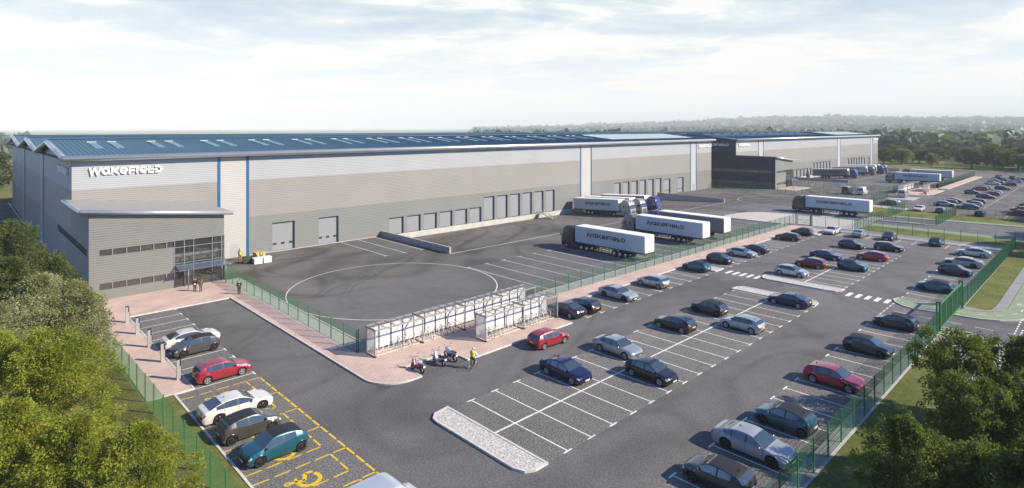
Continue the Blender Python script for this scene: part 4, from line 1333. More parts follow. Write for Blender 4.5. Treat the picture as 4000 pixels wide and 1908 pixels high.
# ------------------------------------------------------------------ bicycles
def bicycle(name, label, col, tyre, group, loc, rz, cat='bicycle'):
    t = thing(name, label, cat, loc, rz, group)
    # along +x, wheels at x = +-.52
    for x in (-.52, .52):
        m = MB(); R_ = .33
        m.tube([(x + R_ * cos(a), 0, R_ + .01 + R_ * sin(a)) for a in [2 * pi * i / 20 for i in range(20)]], .019, 5, 0, closed=True)
        w = m.obj('wheel', tyre, t)
        m = MB()
        for i in range(10):
            a = 2 * pi * i / 10; m.tube([(x, 0, R_ + .01), (x + .31 * cos(a), 0, R_ + .01 + .31 * sin(a))], .004, 3, caps=False)
        m.tube([(x, -.04, R_ + .01), (x, .04, R_ + .01)], .025, 6)
        m.obj('spokes', M['steel_pale'], w)
    m = MB()
    bb, st, hd, hb = (-.08, 0, .30), (-.24, 0, .80), (.36, 0, .84), (.42, 0, .62)
    for a, b, r in ((bb, st, .018), (st, hd, .018), (bb, hb, .02), (hd, hb, .02), (bb, (-.52, 0, .34), .013), ((-.2, 0, .72), (-.52, 0, .34), .011), (hb, (.52, 0, .34), .015), (hd, (.33, 0, .98), .015), (st, (-.27, 0, .92), .014)): m.tube([a, b], r, 6)
    m.obj('frame', col, t)
    m = MB(); m.lathe([(0, .96), (.06, .95), (.075, .92), (.05, .90), (0, .90)], c=(-.27, 0, 0), n=8); m.cbox((-.2, 0, .925), (.12, .03, .02)); m.obj('saddle', M['black'], t)
    m = MB(); m.tube([(.20, -.29, 1.0), (.32, -.22, 1.0), (.33, 0, .985), (.32, .22, 1.0), (.20, .29, 1.0)], .014, 6); m.obj('handlebar', M['steel'], t)
    m = MB(); m.lathe([(0, -.05), (.09, -.05), (.09, -.04), (0, -.04)], 'Y', (-.08, 0, .30), 12); m.tube([(-.08, -.06, .30), (.02, -.06, .16)], .01, 5); m.tube([(-.08, .06, .30), (-.18, .06, .44)], .01, 5); m.cbox((.02, -.1, .16), (.045, .045, .012)); m.cbox((-.18, .1, .44), (.045, .045, .012)); m.obj('crankset', M['steel_dark'], t)
    return t
b_white = pm('white_bicycle_paint', (.70, .74, .76), .4); b_blue = pm('pale_blue_bicycle_paint', (.20, .46, .62), .4); b_green = pm('green_bicycle_paint', (.16, .20, .05), .4)
BL = ['pale bicycle in the long shelter, first of the pair in its near bay', 'pale bicycle in the long shelter, second of the pair in its near bay', 'lone pale bicycle beside the portal between first and second shelter bays',
      'pale blue bicycle, first of three together in the second bay', 'pale bicycle in the middle of three together in the second bay', 'pale bicycle of the three in the second bay, beside the third portal',
      'pale blue bicycle at the near end of the short shelter', 'pale bicycle second from the near end of the short shelter', 'pale bicycle just past the middle portal of the short shelter', 'pale blue bicycle between two others in the short shelter far bay',
      'pale bicycle third in the far bay of the short shelter', 'pale bicycle nearest the navy saloon in the short shelter']
for i, (x, y) in enumerate([(30.1, 46.72), (30.95, 46.7), (33.6, 46.7), (35.15, 46.75), (36.05, 46.7), (36.98, 46.72), (37.95, 42.75), (38.9, 42.75), (42.4, 42.72), (43.2, 42.75), (44.15, 42.75), (45.75, 42.75)]):
    bicycle('bicycle', BL[i], b_blue if i % 3 == 0 else b_white, M['tyre_grey'] if 'tyre_grey' in M else M['rubber'], 'bicycles in the cycle shelters', (x, y, .106), radians(-90 + (6 if i % 2 else -5)))

# ------------------------------------------------------------------ charging posts
CL = ['grey car charging post nearest the offices on the pink paving', 'grey car charging post second from the office end', 'grey car charging post in the middle of its row of five', 'grey car charging post at the nose of the bronze grey hatchback', 'grey car charging post nearest the red hatchback and the grass']
for k, y in enumerate((72.44, 67.7, 62.85, 58.07, 53.1)):
    t = thing('charging_post', CL[k], 'charger', (13.28, y, PZ), 0, 'car charging posts')
    m = MB(); m.box(-.15, -.11, 0, .15, .11, 1.62); m.obj('housing', M['steel'], t)
    m = MB(); m.box(-.155, -.115, 1.622, .155, .115, 1.70); m.box(.06, -.116, 1.1, .156, -.108, 1.6); m.obj('cap', M['black'], t)
    m = MB(); m.box(.152, -.085, .98, .168, .085, 1.58); sc_ = m.obj('front_panel', M['black'], t)
    m = MB(); m.box(.170, -.06, 1.42, .174, .06, 1.54); m.obj('screen', M['steel_pale'], sc_)
    m = MB(); m.tube([(.17, .03, 1.05), (.26, .05, .8), (.24, .08, .3), (.3, .1, .06), (.36, .02, .03), (.22, -.06, .2), (.2, -.06, .8), (.18, -.05, 1.0)], .014, 5); m.obj('cable', M['black'], t)

# ------------------------------------------------------------------ motorcycles
def motorbike(label, loc, rz, body, seat, scooter, group='motorcycles parked on the lay-by'):
    t = thing('scooter' if scooter else 'motorcycle', label, 'scooter' if scooter else 'motorcycle', loc, rz, group)
    R_ = .27 if scooter else .31; wb = .64 if scooter else .68
    for x in (-wb, wb):
        m = MB(); m.lathe([(R_ - .09, -.05), (R_ - .03, -.06), (R_, -.03), (R_, .03), (R_ - .03, .06), (R_ - .09, .05)], 'Y', (x, 0, R_), 20); w = m.obj('wheel', M['rubber'], t)
        m = MB()
        m.lathe([(0, -.04), (.06, -.05), (.06, .05), (0, .04)], 'Y', (x, 0, R_), 10)
        for i in range(5):
            a = 2 * pi * i / 5; m.bar((x, 0, R_), (x + (R_ - .08) * cos(a), 0, R_ + (R_ - .08) * sin(a)), .035, .04)
        m.obj('rim', M['alloy'], w)
    m = MB()
    def hull(rows, mm):
        # rows: (x, z0, z1, w) sections lofted along x
        n = 10; b = len(mm.v)
        for x, z0, z1, w in rows:
            for j in range(n):
                a = 2 * pi * j / n; mm.v.append((x, w * cos(a), (z0 + z1) / 2 + (z1 - z0) / 2 * sin(a)))
        for i in range(len(rows) - 1):
            for j in range(n):
                mm.f.append([b + i * n + j, b + i * n + (j + 1) % n, b + (i + 1) * n + (j + 1) % n, b + (i + 1) * n + j]); mm.m.append(0); mm.smooth.append(True)
        mm.f.append([b + j for j in range(n)]); mm.m.append(0); mm.smooth.append(False)
        mm.f.append([b + (len(rows) - 1) * n + j for j in range(n)][::-1]); mm.m.append(0); mm.smooth.append(False)
    if scooter:
        hull([(-.88, .62, .74, .08), (-.6, .48, .76, .17), (-.25, .36, .72, .19), (-.05, .26, .5, .2), (.2, .24, .36, .2), (.36, .26, .6, .2), (.48, .5, .95, .2), (.56, .7, 1.02, .14)], m)
        m.bar((.56, 0, .9), (.64, 0, .3), .12, .06); hull([(.42, .50, .56, .08), (.64, .56, .62, .1), (.86, .48, .54, .06)], m)
    else:
        hull([(-.95, .80, .88, .05), (-.7, .72, .88, .12), (-.4, .62, .82, .13), (-.2, .55, .85, .14), (.1, .45, .98, .17), (.35, .42, .98, .18), (.55, .55, 1.02, .15), (.72, .7, .95, .09)], m)
        m.bar((.5, .08, .95), (.68, .08, .3), .04, .05); m.bar((.5, -.08, .95), (.68, -.08, .3), .04, .05); hull([(.5, .60, .65, .05), (.68, .64, .68, .07), (.88, .55, .6, .05)], m)
    m.obj('bodywork', body, t)
    m = MB(); hull([(-.8, .74, .82, .06), (-.5, .74, .84, .15), (-.1, .70, .82, .15), (0, .68, .76, .08)] if scooter else [(-.9, .84, .92, .07), (-.55, .80, .9, .14), (-.15, .80, .88, .13), (-.05, .8, .84, .06)], m); m.obj('seat', seat, t)
    m = MB(); m.cbox((-.2 if scooter else .02, 0, .42), (.22, .12, .14)); m.bar((-wb, .1, R_), (-.1, .1, .42), .05, .08); m.tube([(-.1, -.14, .3), (-.8, -.2, .42)], .05, 8); m.bar((-.1, -.05, .3), (-.05, -.25, .02), .03); m.obj('engine', M['steel_dark'], t)
    m = MB(); x = .46 if scooter else .42; m.tube([(x - .1, -.36, 1.06), (x, -.2, 1.08), (x, .2, 1.08), (x - .1, .36, 1.06)], .017, 6)
    m.obj('handlebar', M['black'], t)
    for s in (-1, 1):
        m = MB(); m.tube([(x, .25 * s, 1.08), (x + .02, .34 * s, 1.25)], .009, 5); m.cbox((x + .02, .38 * s, 1.27), (.015, .07, .045)); m.obj('mirror', M['chrome'], t)
    m = MB(); m.lathe([(0, 0), (.09, 0), (.07, .06), (0, .08)], 'X', (.56 if scooter else .72, 0, .88), 10); m.obj('headlight', M['lamp_clear'], t)
    m = MB(); m.cbox((-.93, 0, .62), (.012, .10, .08)); m.obj('number_plate', M['plate_white'], t)
    return t
motorbike('maroon scooter with pale seat parked nose to the kerb', (28.4, 41.15, 0), radians(92), paint('maroon_scooter_paint', (.16, .012, .03), .3), pm('grey_seat_vinyl', (.35, .34, .35), .5), True)
motorbike('dark scooter with pale rear panels between the maroon scooter and the white motorcycle', (30.62, 41.1, 0), radians(90), paint('pale_scooter_paint', (.34, .38, .42), .2), M['black'], True)
motorbike('white sports motorcycle with red seat beside the kerb end', (31.95, 41.2, 0), radians(88), paint('white_motorcycle_paint', (.62, .62, .68), .1), pm('red_seat_vinyl', (.22, .02, .03), .5), False)
motorbike('dark motorcycle on the pink paving by the farther shelters', (217.0, 41.6, PZ), radians(20), M['p_black'], M['black'], False, 'motorcycles near the farther shelters')
motorbike('red motorcycle behind the dark one by the farther shelters', (219.4, 42.4, PZ), radians(25), M['p_red'], M['black'], False, 'motorcycles near the farther shelters')

# ------------------------------------------------------------------ pallets and boxes by the office end
def crate(label, loc, rz):
    t = thing('plastic_crate', label, 'crate', loc, rz, 'white plastic crates on the yard')
    m = MB()
    m.box(-.6, -.5, .14, .6, .5, .78)
    for k in range(7):
        x = -.54 + .18 * k; m.box(x - .02, -.53, .14, x + .02, -.502, .78); m.box(x - .02, .502, .14, x + .02, .53, .78)
    for k in range(5):
        y = -.4 + .2 * k; m.box(-.63, y - .02, .14, -.602, y + .02, .78); m.box(.602, y - .02, .14, .63, y + .02, .78)
    m.obj('body', M['plastic_white'], t)
    m = MB(); m.box(-.65, -.55, .782, .65, .55, .88); m.obj('rim', M['plastic_white'], t)
    for y in (-.45, 0, .45):
        m = MB(); m.box(-.6, y - .05, 0, .6, y + .05, .138); m.obj('runner', M['plastic_white'], t)
    return t
crate('white plastic pallet crate nearer the workers by the building', (33.5, 90.9, 0), radians(-4))
crate('white plastic pallet crate farther from the workers, beside another', (34.85, 90.9, 0), radians(3))
t = thing('cardboard_box', 'big cardboard box standing behind the white crates', 'box', (34.6, 93.2, 0), radians(5))
m = MB(); m.box(-.75, -.55, .14, .75, .55, 1.25); m.obj('carton', M['cardboard'], t)
m = MB(); m.box(-.05, -.555, .14, .05, -.551, 1.25); m.box(-.05, -.55, 1.251, .05, .55, 1.255); m.obj('tape', pm('parcel_tape', (.40, .27, .12), .4), t)
m = MB(); m.box(-.8, -.6, .0, .8, .6, .135); m.obj('pallet', pm('pallet_wood', (.33, .24, .14), .85, 0, .2, 4.), t)
t = thing('waste_bin', 'dark green notched waste bin beside the white crates', 'bin', (32.5, 92.1, 0), radians(-8))
m = MB(); m.add([(-.6, -.45, .1), (.6, -.45, .1), (.6, .45, .1), (-.6, .45, .1), (-.7, -.55, 1.0), (.7, -.55, 1.0), (.7, .55, 1.0), (-.7, .55, 1.0), (-.64, -.49, 1.0), (.64, -.49, 1.0), (.64, .49, 1.0), (-.64, .49, 1.0), (-.56, -.41, .2), (.56, -.41, .2), (.56, .41, .2), (-.56, .41, .2)],
      [(0, 1, 5, 4), (1, 2, 6, 5), (2, 3, 7, 6), (3, 0, 4, 7), (3, 2, 1, 0), (4, 5, 9, 8), (5, 6, 10, 9), (6, 7, 11, 10), (7, 4, 8, 11), (8, 9, 13, 12), (9, 10, 14, 13), (10, 11, 15, 14), (11, 8, 12, 15), (12, 13, 14, 15)])
m.obj('body', M['green_skip'], t)
m = MB()
for k in range(5): m.box(-.66 + .29 * k, -.56, 1.003, -.5 + .29 * k, -.48, 1.14)
m.obj('rim_teeth', M['green_skip'], t)
m = MB()
for x in (-.45, .45):
    for y in (-.35, .35): m.lathe([(0, -.04), (.08, -.04), (.08, .04), (0, .04)], 'Y', (x, y, .08), 10)
m.obj('castors', M['black'], t)
# ------------------------------------------------------------------ cars: one lofted body per type
def interp(pts, s):
    """smooth monotone curve through (s, v) points"""
    if s <= pts[0][0]: return pts[0][1]
    if s >= pts[-1][0]: return pts[-1][1]
    for i in range(len(pts) - 1):
        (a, va), (b, vb) = pts[i], pts[i + 1]
        if a <= s <= b:
            def slope(j):
                if j <= 0: return (pts[1][1] - pts[0][1]) / (pts[1][0] - pts[0][0])
                if j >= len(pts) - 1: return (pts[-1][1] - pts[-2][1]) / (pts[-1][0] - pts[-2][0])
                d0 = (pts[j][1] - pts[j - 1][1]) / (pts[j][0] - pts[j - 1][0]); d1 = (pts[j + 1][1] - pts[j][1]) / (pts[j + 1][0] - pts[j][0])
                return 0 if d0 * d1 <= 0 else 2 * d0 * d1 / (d0 + d1)
            h = b - a; t = (s - a) / h; m0, m1 = slope(i) * h, slope(i + 1) * h
            return (2 * t ** 3 - 3 * t * t + 1) * va + (t ** 3 - 2 * t * t + t) * m0 + (-2 * t ** 3 + 3 * t * t) * vb + (t ** 3 - t * t) * m1

CARS = {
 'hatch3': dict(L=4.0, W=1.80, wb=2.56, nose=.83, r=.325, top=[(0, .64), (.03, .76), (.10, .88), (.20, .97), (.245, 1.0), (.33, 1.21), (.43, 1.405), (.52, 1.455), (.64, 1.44), (.77, 1.375), (.865, 1.285), (.90, 1.20), (.955, 1.02), (.985, .93), (1, .80)],
    belt=[(0, .60), (.12, .80), (.25, .92), (.6, .97), (.85, 1.04), (.95, .96), (1, .76)], ws=(.25, .425), rw=(.878, .952), sw=[(.29, .565), (.59, .775)], doors=[(.275, .60)], black_roof=True, flare=.035, plate_r=.62),
 'hatch5': dict(L=4.36, W=1.82, wb=2.64, nose=.87, r=.325, top=[(0, .62), (.03, .73), (.10, .82), (.20, .90), (.255, .945), (.34, 1.17), (.44, 1.375), (.53, 1.435), (.66, 1.425), (.80, 1.36), (.885, 1.28), (.915, 1.19), (.96, 1.0), (.985, .90), (1, .76)],
    belt=[(0, .58), (.12, .76), (.25, .88), (.6, .92), (.88, .98), (.95, .93), (1, .72)], ws=(.26, .435), rw=(.89, .957), sw=[(.30, .52), (.54, .73), (.745, .815)], doors=[(.285, .53), (.53, .735)], black_roof=False, flare=.02, plate_r=.62),
 'saloon': dict(L=4.72, W=1.83, wb=2.76, nose=.92, r=.325, top=[(0, .60), (.03, .71), (.10, .80), (.20, .88), (.265, .93), (.34, 1.14), (.43, 1.345), (.52, 1.41), (.63, 1.40), (.74, 1.30), (.82, 1.15), (.885, 1.03), (.95, 1.0), (.98, .95), (1, .80)],
    belt=[(0, .57), (.12, .75), (.25, .87), (.6, .90), (.85, .955), (.95, .93), (1, .76)], ws=(.27, .425), rw=(.70, .86), sw=[(.31, .515), (.535, .70), (.715, .79)], doors=[(.29, .525), (.525, .715)], black_roof=False, flare=.012, plate_r=.74),
 'fastback': dict(L=5.0, W=1.94, wb=2.93, nose=.95, r=.365, top=[(0, .60), (.03, .72), (.10, .82), (.20, .89), (.275, .935), (.35, 1.14), (.44, 1.34), (.53, 1.41), (.64, 1.395), (.75, 1.29), (.84, 1.15), (.915, 1.03), (.965, .99), (.985, .92), (1, .78)],
    belt=[(0, .57), (.12, .76), (.25, .88), (.6, .915), (.85, .97), (.95, .93), (1, .75)], ws=(.28, .435), rw=(.73, .895), sw=[(.315, .51), (.53, .70), (.715, .81)], doors=[(.30, .52), (.52, .71)], black_roof=False, flare=.04, plate_r=.72),
 'van': dict(L=5.4, W=2.0, wb=3.3, nose=.95, r=.345, top=[(0, .80), (.03, .98), (.09, 1.12), (.165, 1.24), (.19, 1.30), (.25, 1.72), (.31, 2.15), (.37, 2.38), (.45, 2.46), (.9, 2.46), (.975, 2.42), (.99, 2.36), (1, 2.28)],
    belt=[(0, .76), (.10, 1.0), (.2, 1.20), (.4, 1.26), (.95, 1.26), (1, 1.2)], ws=(.19, .325), rw=(2, 2), sw=[(.235, .375)], doors=[(.215, .40), (.41, .64)], black_roof=False, flare=.015, plate_r=.70),
}
NR = 11
def car_parts(ty):
    c = CARS[ty]
    L, Wd, r, wb, nose = c['L'], c['W'], c['r'], c['wb'], c['nose']
    xf, xr = nose / L, (nose + wb) / L                     # axle stations
    ra = r + .055
    x_of = lambda s: (nose + wb / 2) - s * L               # forward is +x, origin midway between the axles
    stations = [i / 60 for i in range(61)] + [.004, .010, .018, .026, .994, .988, .98, .972]
    for q in (xf, xr):
        for k in range(-8, 9): stations.append(q + ra / L * sin(pi / 2 * k / 8))
        stations += [q + (ra + .012) / L, q - (ra + .012) / L]
    for q in (*c['ws'], *c['rw'], *[v for p in c['sw'] for v in p], *[v for p in c['doors'] for v in p]): stations.append(q)
    sp = sorted(s for s in stations if 0 <= s <= 1)
    must = {round(v, 5) for v in (*c['ws'], *c['rw'], *[v for p in c['sw'] for v in p], *[v for p in c['doors'] for v in p])}
    st = []
    for s in sp:
        if st and s - st[-1] < .0022:
            if round(s, 5) in must: st[-1] = s
            continue
        st.append(s)
    Hmax = max(v for _, v in c['top']); van = ty == 'van'
    plan = [(0, .80), (.015, .875), (.05, .955), (.12, 1.0), (.85, 1.0), (.93, .965), (.975, .90), (1, .82)] if not van else [(0, .84), (.02, .90), (.08, .98), (.15, 1), (.97, 1), (1, .97)]
    def ring(s):
        w = Wd / 2 * interp(plan, s)
        zt = interp(c['top'], s); bl = min(interp(c['belt'], s), zt - .02)
        h = max(0, min(1, (zt - bl - .05) / (Hmax - .95))) if not van else max(0, min(1, (zt - bl) / (Hmax - 1.25)))
        fl = 0
        arch = 0
        for q in (xf, xr):
            d = abs(s - q) * L
            if d < ra: arch = r + sqrt(max(0, ra * ra - d * d))
            fl = max(fl, c['flare'] * math.exp(-(d / .42) ** 2))
        lo = .20 + (.06 if s < .02 or s > .98 else 0)
        tum = .20 if not van else .10
        y6, y7, y8 = w * .945, w * (.925 - (tum - .03) * h), w * (.905 - tum * h)
        tp = 1 - (0 if van else .13) * max(0, min(1, (s - .58) / .36)) ** 1.4 * h
        y6 *= 1 - (1 - tp) * .35; y7 *= tp; y8 *= tp
        z8 = bl + .012 + (zt - bl - .012) * (.955 if h > .05 else .9)
        z6 = bl + .012; z7 = z6 + (z8 - z6) * .87
        P_ = [(0, .22), (w * .955, lo), (w * .985 + fl * .7, lo + .10), (w + fl, lo + (bl - lo) * .48), (w * .995 + fl * .55, lo + (bl - lo) * .78), (w * .972, bl - .015), (y6, z6), (y7, z7), (y8, z8), (y8 * .62, zt - .012 * (1 if h > .3 else .6)), (0, zt)]
        if arch:
            for i, e in ((1, 0), (2, .018), (3, .045), (4, .08)):
                if P_[i][1] < arch + e: P_[i] = (P_[i][0] if i > 1 else w * .985 + fl, arch + e)
            if P_[5][1] < arch + .10: P_[5] = (P_[5][0], arch + .10); P_[6] = (P_[6][0], max(P_[6][1], arch + .115)); P_[7] = (P_[7][0], max(P_[7][1], arch + .12))
        X = x_of(s)
        out = []
        for y, z in P_:
            x = X
            if s < .06:
                k = 1 - s / .06; x -= k * (.05 * ((z - .45) / .3) ** 2 + .20 * abs(y / (Wd / 2)) ** 2.6)
            if s > .95:
                k = (s - .95) / .05; x += k * (.045 * ((z - .6) / .3) ** 2 * (0 if van else 1) + .11 * abs(y / (Wd / 2)) ** 3)
            out.append((x, y, z))
        return out
    rings = [ring(s) for s in st]
    groups = {}
    def put(key, quad, slot=0): groups.setdefault(key, []).append((quad, slot))
    eps = 1e-5
    for i in range(len(st) - 1):
        sm = (st[i] + st[i + 1]) / 2
        for j in range(1, NR - 1):
            q = [rings[i][j], rings[i][j + 1], rings[i + 1][j + 1], rings[i + 1][j]]
            key, slot = 'body', 0
            if j == 6 and c['sw'][0][0] < sm < c['sw'][-1][1]:
                hh = rings[i][7][2] - rings[i][6][2]; h2 = rings[i + 1][7][2] - rings[i + 1][6][2]
                slot = 1
                for n_, (a, b) in enumerate(c['sw']):
                    if a - eps <= st[i] and st[i + 1] <= b + eps and min(hh, h2) > .03: key, slot = 'side_window%d' % n_, 0
            elif j in (8, 9) and c['ws'][0] - eps <= st[i] and st[i + 1] <= c['ws'][1] + eps: key = 'windscreen'
            elif j in (8, 9) and c['rw'][0] - eps <= st[i] and st[i + 1] <= c['rw'][1] + eps: key = 'rear_window'
            elif j in (7, 8, 9) and c['black_roof'] and c['ws'][1] <= sm <= c['rw'][0] + .01 and (j > 7): slot = 1
            elif j in (2, 3, 4, 5):
                for n_, (a, b) in enumerate(c['doors']):
                    if a - eps <= st[i] and st[i + 1] <= b + eps: key = 'door%d' % n_
            elif j == 1 and .18 < sm < .86 : slot = 1 if False else 0
            if key == 'body' and j in (4, 5) and .012 < sm < .085: key = 'headlight'
            if key == 'body' and j in ((3, 4) if van else (4,)) and sm > .955: key = 'tail_light'
            put(key, q, slot)
    for e in (0, -1):
        R_ = rings[e]
        for j in range(1, NR - 1):
            a, b = R_[j], R_[j + 1]
            put('cap', [a, b, (b[0], -b[1], b[2]), (a[0], -a[1], a[2])] if e == -1 else [(a[0], -a[1], a[2]), (b[0], -b[1], b[2]), b, a])
    def mk(quads, sides, off=0):
        m = MB()
        for s in sides:
            for q, slot in quads:
                v = [(p[0], p[1] * s, p[2]) for p in q]
                if s > 0: v = v[::-1]
                m.add(v, [(0, 1, 2, 3)], slot, True)
        me = m.mesh('tmp', [])
        bm = bmesh.new(); bm.from_mesh(me)
        bmesh.ops.remove_doubles(bm, verts=bm.verts, dist=1e-4)
        bmesh.ops.dissolve_degenerate(bm, edges=bm.edges, dist=1e-5)
        bmesh.ops.recalc_face_normals(bm, faces=bm.faces) if False else None
        if off:
            bm.normal_update()
            for vv in bm.verts: vv.co += vv.normal * off
        for ed in bm.edges:
            if len(ed.link_faces) == 2: ed.smooth = ed.calc_face_angle(0) < radians(32)
        for f in bm.faces: f.smooth = True
        bm.to_mesh(me); bm.free()
        return me
    parts = {}
    parts['body'] = mk(groups['body'], (1, -1))
    # caps are already two-sided spans
    m = MB()
    for q, s in groups['cap']: m.add(q, [(0, 1, 2, 3)], 0, True)
    bm = bmesh.new(); bm.from_mesh(parts['body']); cm_ = m.mesh('t', []); bm.from_mesh(cm_)
    bmesh.ops.remove_doubles(bm, verts=bm.verts, dist=1e-4)
    bmesh.ops.recalc_face_normals(bm, faces=bm.faces)
    for ed in bm.edges:
        if len(ed.link_faces) == 2: ed.smooth = ed.calc_face_angle(0) < radians(32)
    for f in bm.faces: f.smooth = True
    bm.to_mesh(parts['body']); bm.free()
    out = dict(body=parts['body'])
    for k, q in groups.items():
        if k in ('body', 'cap'): continue
        if k in ('windscreen', 'rear_window'): out[k] = [mk(q, (1, -1))]
        else: out[k] = [mk(q, (1,), .006 if 'light' in k else 0), mk(q, (-1,), .006 if 'light' in k else 0)]
    # door shut-lines and sill in black
    m = MB()
    for s in (1, -1):
        for a in sorted({round(v, 4) for p in c['doors'] for v in p}):
            R_ = ring(a); e = .009
            for j in range(2, 6):
                p, q = R_[j], R_[j + 1]
                o = .004
                m.add([(p[0] - e, (p[1] + o) * s, p[2]), (p[0] + e, (p[1] + o) * s, p[2]), (q[0] + e, (q[1] + o) * s, q[2] + .002), (q[0] - e, (q[1] + o) * s, q[2] + .002)], [(0, 1, 2, 3)])
        d0, d1 = c['doors'][0][0], c['doors'][-1][1]
        ss = [d0 + (d1 - d0) * i / 14 for i in range(15)]
        for a, b in zip(ss[:-1], ss[1:]):
            p, q = ring(a)[2], ring(b)[2]
            m.add([(p[0], (p[1] + .005) * s, p[2] - .008), (q[0], (q[1] + .005) * s, q[2] - .008), (q[0], (q[1] + .005) * s, q[2] + .008), (p[0], (p[1] + .005) * s, p[2] + .008)], [(0, 1, 2, 3)])
            p, q = ring(a)[1], ring(b)[1]
            m.add([(p[0], (p[1] + .004) * s, p[2] - .02), (q[0], (q[1] + .004) * s, q[2] - .02), (q[0], (q[1] + .012) * s, q[2] + .05), (p[0], (p[1] + .012) * s, p[2] + .05)], [(0, 1, 2, 3)])
    # underside and wheel wells
    x0, x1 = x_of(.05), x_of(.95); hw = Wd / 2 - .27
    m.box(x1, -hw, .17, x0, hw, .66)
    m.box(x_of(xf) - .6, -Wd / 2 + .07, .19, x_of(xr) + .6, Wd / 2 - .07, .30)
    out['underbody'] = m.mesh('underbody', [M['black']])
    # patches on the nose and tail
    def nose_x(y, z): return x_of(0) - .05 * ((z - .45) / .3) ** 2 - .20 * abs(y / (Wd / 2)) ** 2.6
    def tail_x(y, z): return x_of(1) + (.045 * ((z - .6) / .3) ** 2 * (0 if van else 1) + .11 * abs(y / (Wd / 2)) ** 3)
    def patch(fx, sgn, y0, y1, z0, z1, off, tap=1., n=8, curve=1):
        m = MB(); b = []
        for i in range(n + 1):
            t = y0 + (y1 - y0) * i / n
            b.append(((fx(t * tap, z0) + sgn * off, t * tap, z0), (fx(t, z1) + sgn * off, t, z1)))
        for (a, d), (e, f) in zip(b[:-1], b[1:]): m.add([a, e, f, d] if sgn > 0 else [d, f, e, a], [(0, 1, 2, 3)])
        for pair in (b[0], b[-1]):
            (a, d) = pair; m.add([a, d, (d[0] - sgn * off * 1.5, d[1], d[2]), (a[0] - sgn * off * 1.5, a[1], a[2])], [(0, 1, 2, 3)])
        return m
    w2 = Wd / 2
    zt = interp(c['top'], .0)
    g = patch(nose_x, 1, -.46 * w2, .46 * w2, .30, zt - .045, .008, .72)
    g2 = patch(nose_x, 1, .56 * w2, .74 * w2, .27, .43, .008); g3 = patch(nose_x, 1, -.74 * w2, -.56 * w2, .27, .43, .008)
    for q in (g2, g3): g.add(q.v, q.f)
    out['grille'] = g.mesh('grille', [M['black']])
    out['plate_f'] = patch(nose_x, 1, -.26, .26, .36, .475, .022).mesh('number_plate', [M['plate_white']])
    pz = c['plate_r']
    out['plate_r'] = patch(tail_x, -1, -.26, .26, pz, pz + .115, .018).mesh('number_plate', [M['plate_yellow']])
    out['plate_rw'] = patch(tail_x, -1, -.26, .26, pz, pz + .115, .018).mesh('number_plate', [M['plate_white']])
    out['diffuser'] = patch(tail_x, -1, -.62 * w2, .62 * w2, .26, .40, .008).mesh('rear_diffuser', [M['black']])
    tl = interp(c['top'], 1.0)
    for s in (1, -1):
        p = patch(tail_x, -1, .50 * w2 * s, .86 * w2 * s, tl - .20, tl - .075, .010) if not van else patch(tail_x, -1, .84 * w2 * s, .95 * w2 * s, .85, 1.35, .010)
        out.setdefault('tail_lamp', []).append(p.mesh('tail_light', [M['lamp_red']]))
    if van:
        out['rear_glass'] = patch(tail_x, -1, -.72 * w2, .72 * w2, 1.45, 2.05, .006).mesh('rear_window', [M['car_glass']])
    # mirrors and handles
    s0 = c['ws'][0] + (.045 if not van else .035)
    R_ = ring(s0)
    mm = []
    for s in (1, -1):
        m = MB(); cx_, cy_, cz_ = R_[6][0] - .05, (R_[6][1] + .13) * s, R_[6][2] + .07
        prof = [(-.06, .02), (-.05, .5), (-.01, .95), (.03, 1.), (.06, .75), (.075, .3)]
        vs = []
        for dx, k in prof:
            for j in range(8):
                a = 2 * pi * j / 8; vs.append((cx_ + dx, cy_ + .115 * k * cos(a), cz_ + (.07 if not van else .16) * k * sin(a)))
        m.add(vs, [(i * 8 + j, i * 8 + (j + 1) % 8, (i + 1) * 8 + (j + 1) % 8, (i + 1) * 8 + j) for i in range(len(prof) - 1) for j in range(8)] + [tuple(range(8))], 0, True)
        m.bar((cx_, cy_ - .05 * s, cz_ - .05), (cx_, (R_[6][1] - .01) * s, R_[6][2] - .01), .05, .03)
        mm.append(m.mesh('wing_mirror', []))
    out['mirror'] = mm
    hh = {}
    for n_, (a, b) in enumerate(c['doors']):
        q = ring(b - (b - a) * .13); z = .58 * (q[5][2] - q[4][2]) + q[4][2]; y = q[4][1] + .005
        hh[n_] = []
        for s in (1, -1):
            m = MB(); m.cbox((q[4][0], y * s, z), (.09, .014, .016)); hh[n_].append(m.mesh('door_handle', []))
    out['handles'] = hh
    fin = MB(); xx = x_of(.80 if ty.startswith('hatch') else .66); zz = interp(c['top'], .80 if ty.startswith('hatch') else .66)
    fin.add([(xx + .12, 0, zz - .01), (xx - .06, -.03, zz - .02), (xx - .06, .03, zz - .02), (xx - .07, 0, zz + .085)], [(0, 1, 3), (1, 2, 3), (2, 0, 3)])
    out['fin'] = fin.mesh('aerial', [M['black']])
    return out

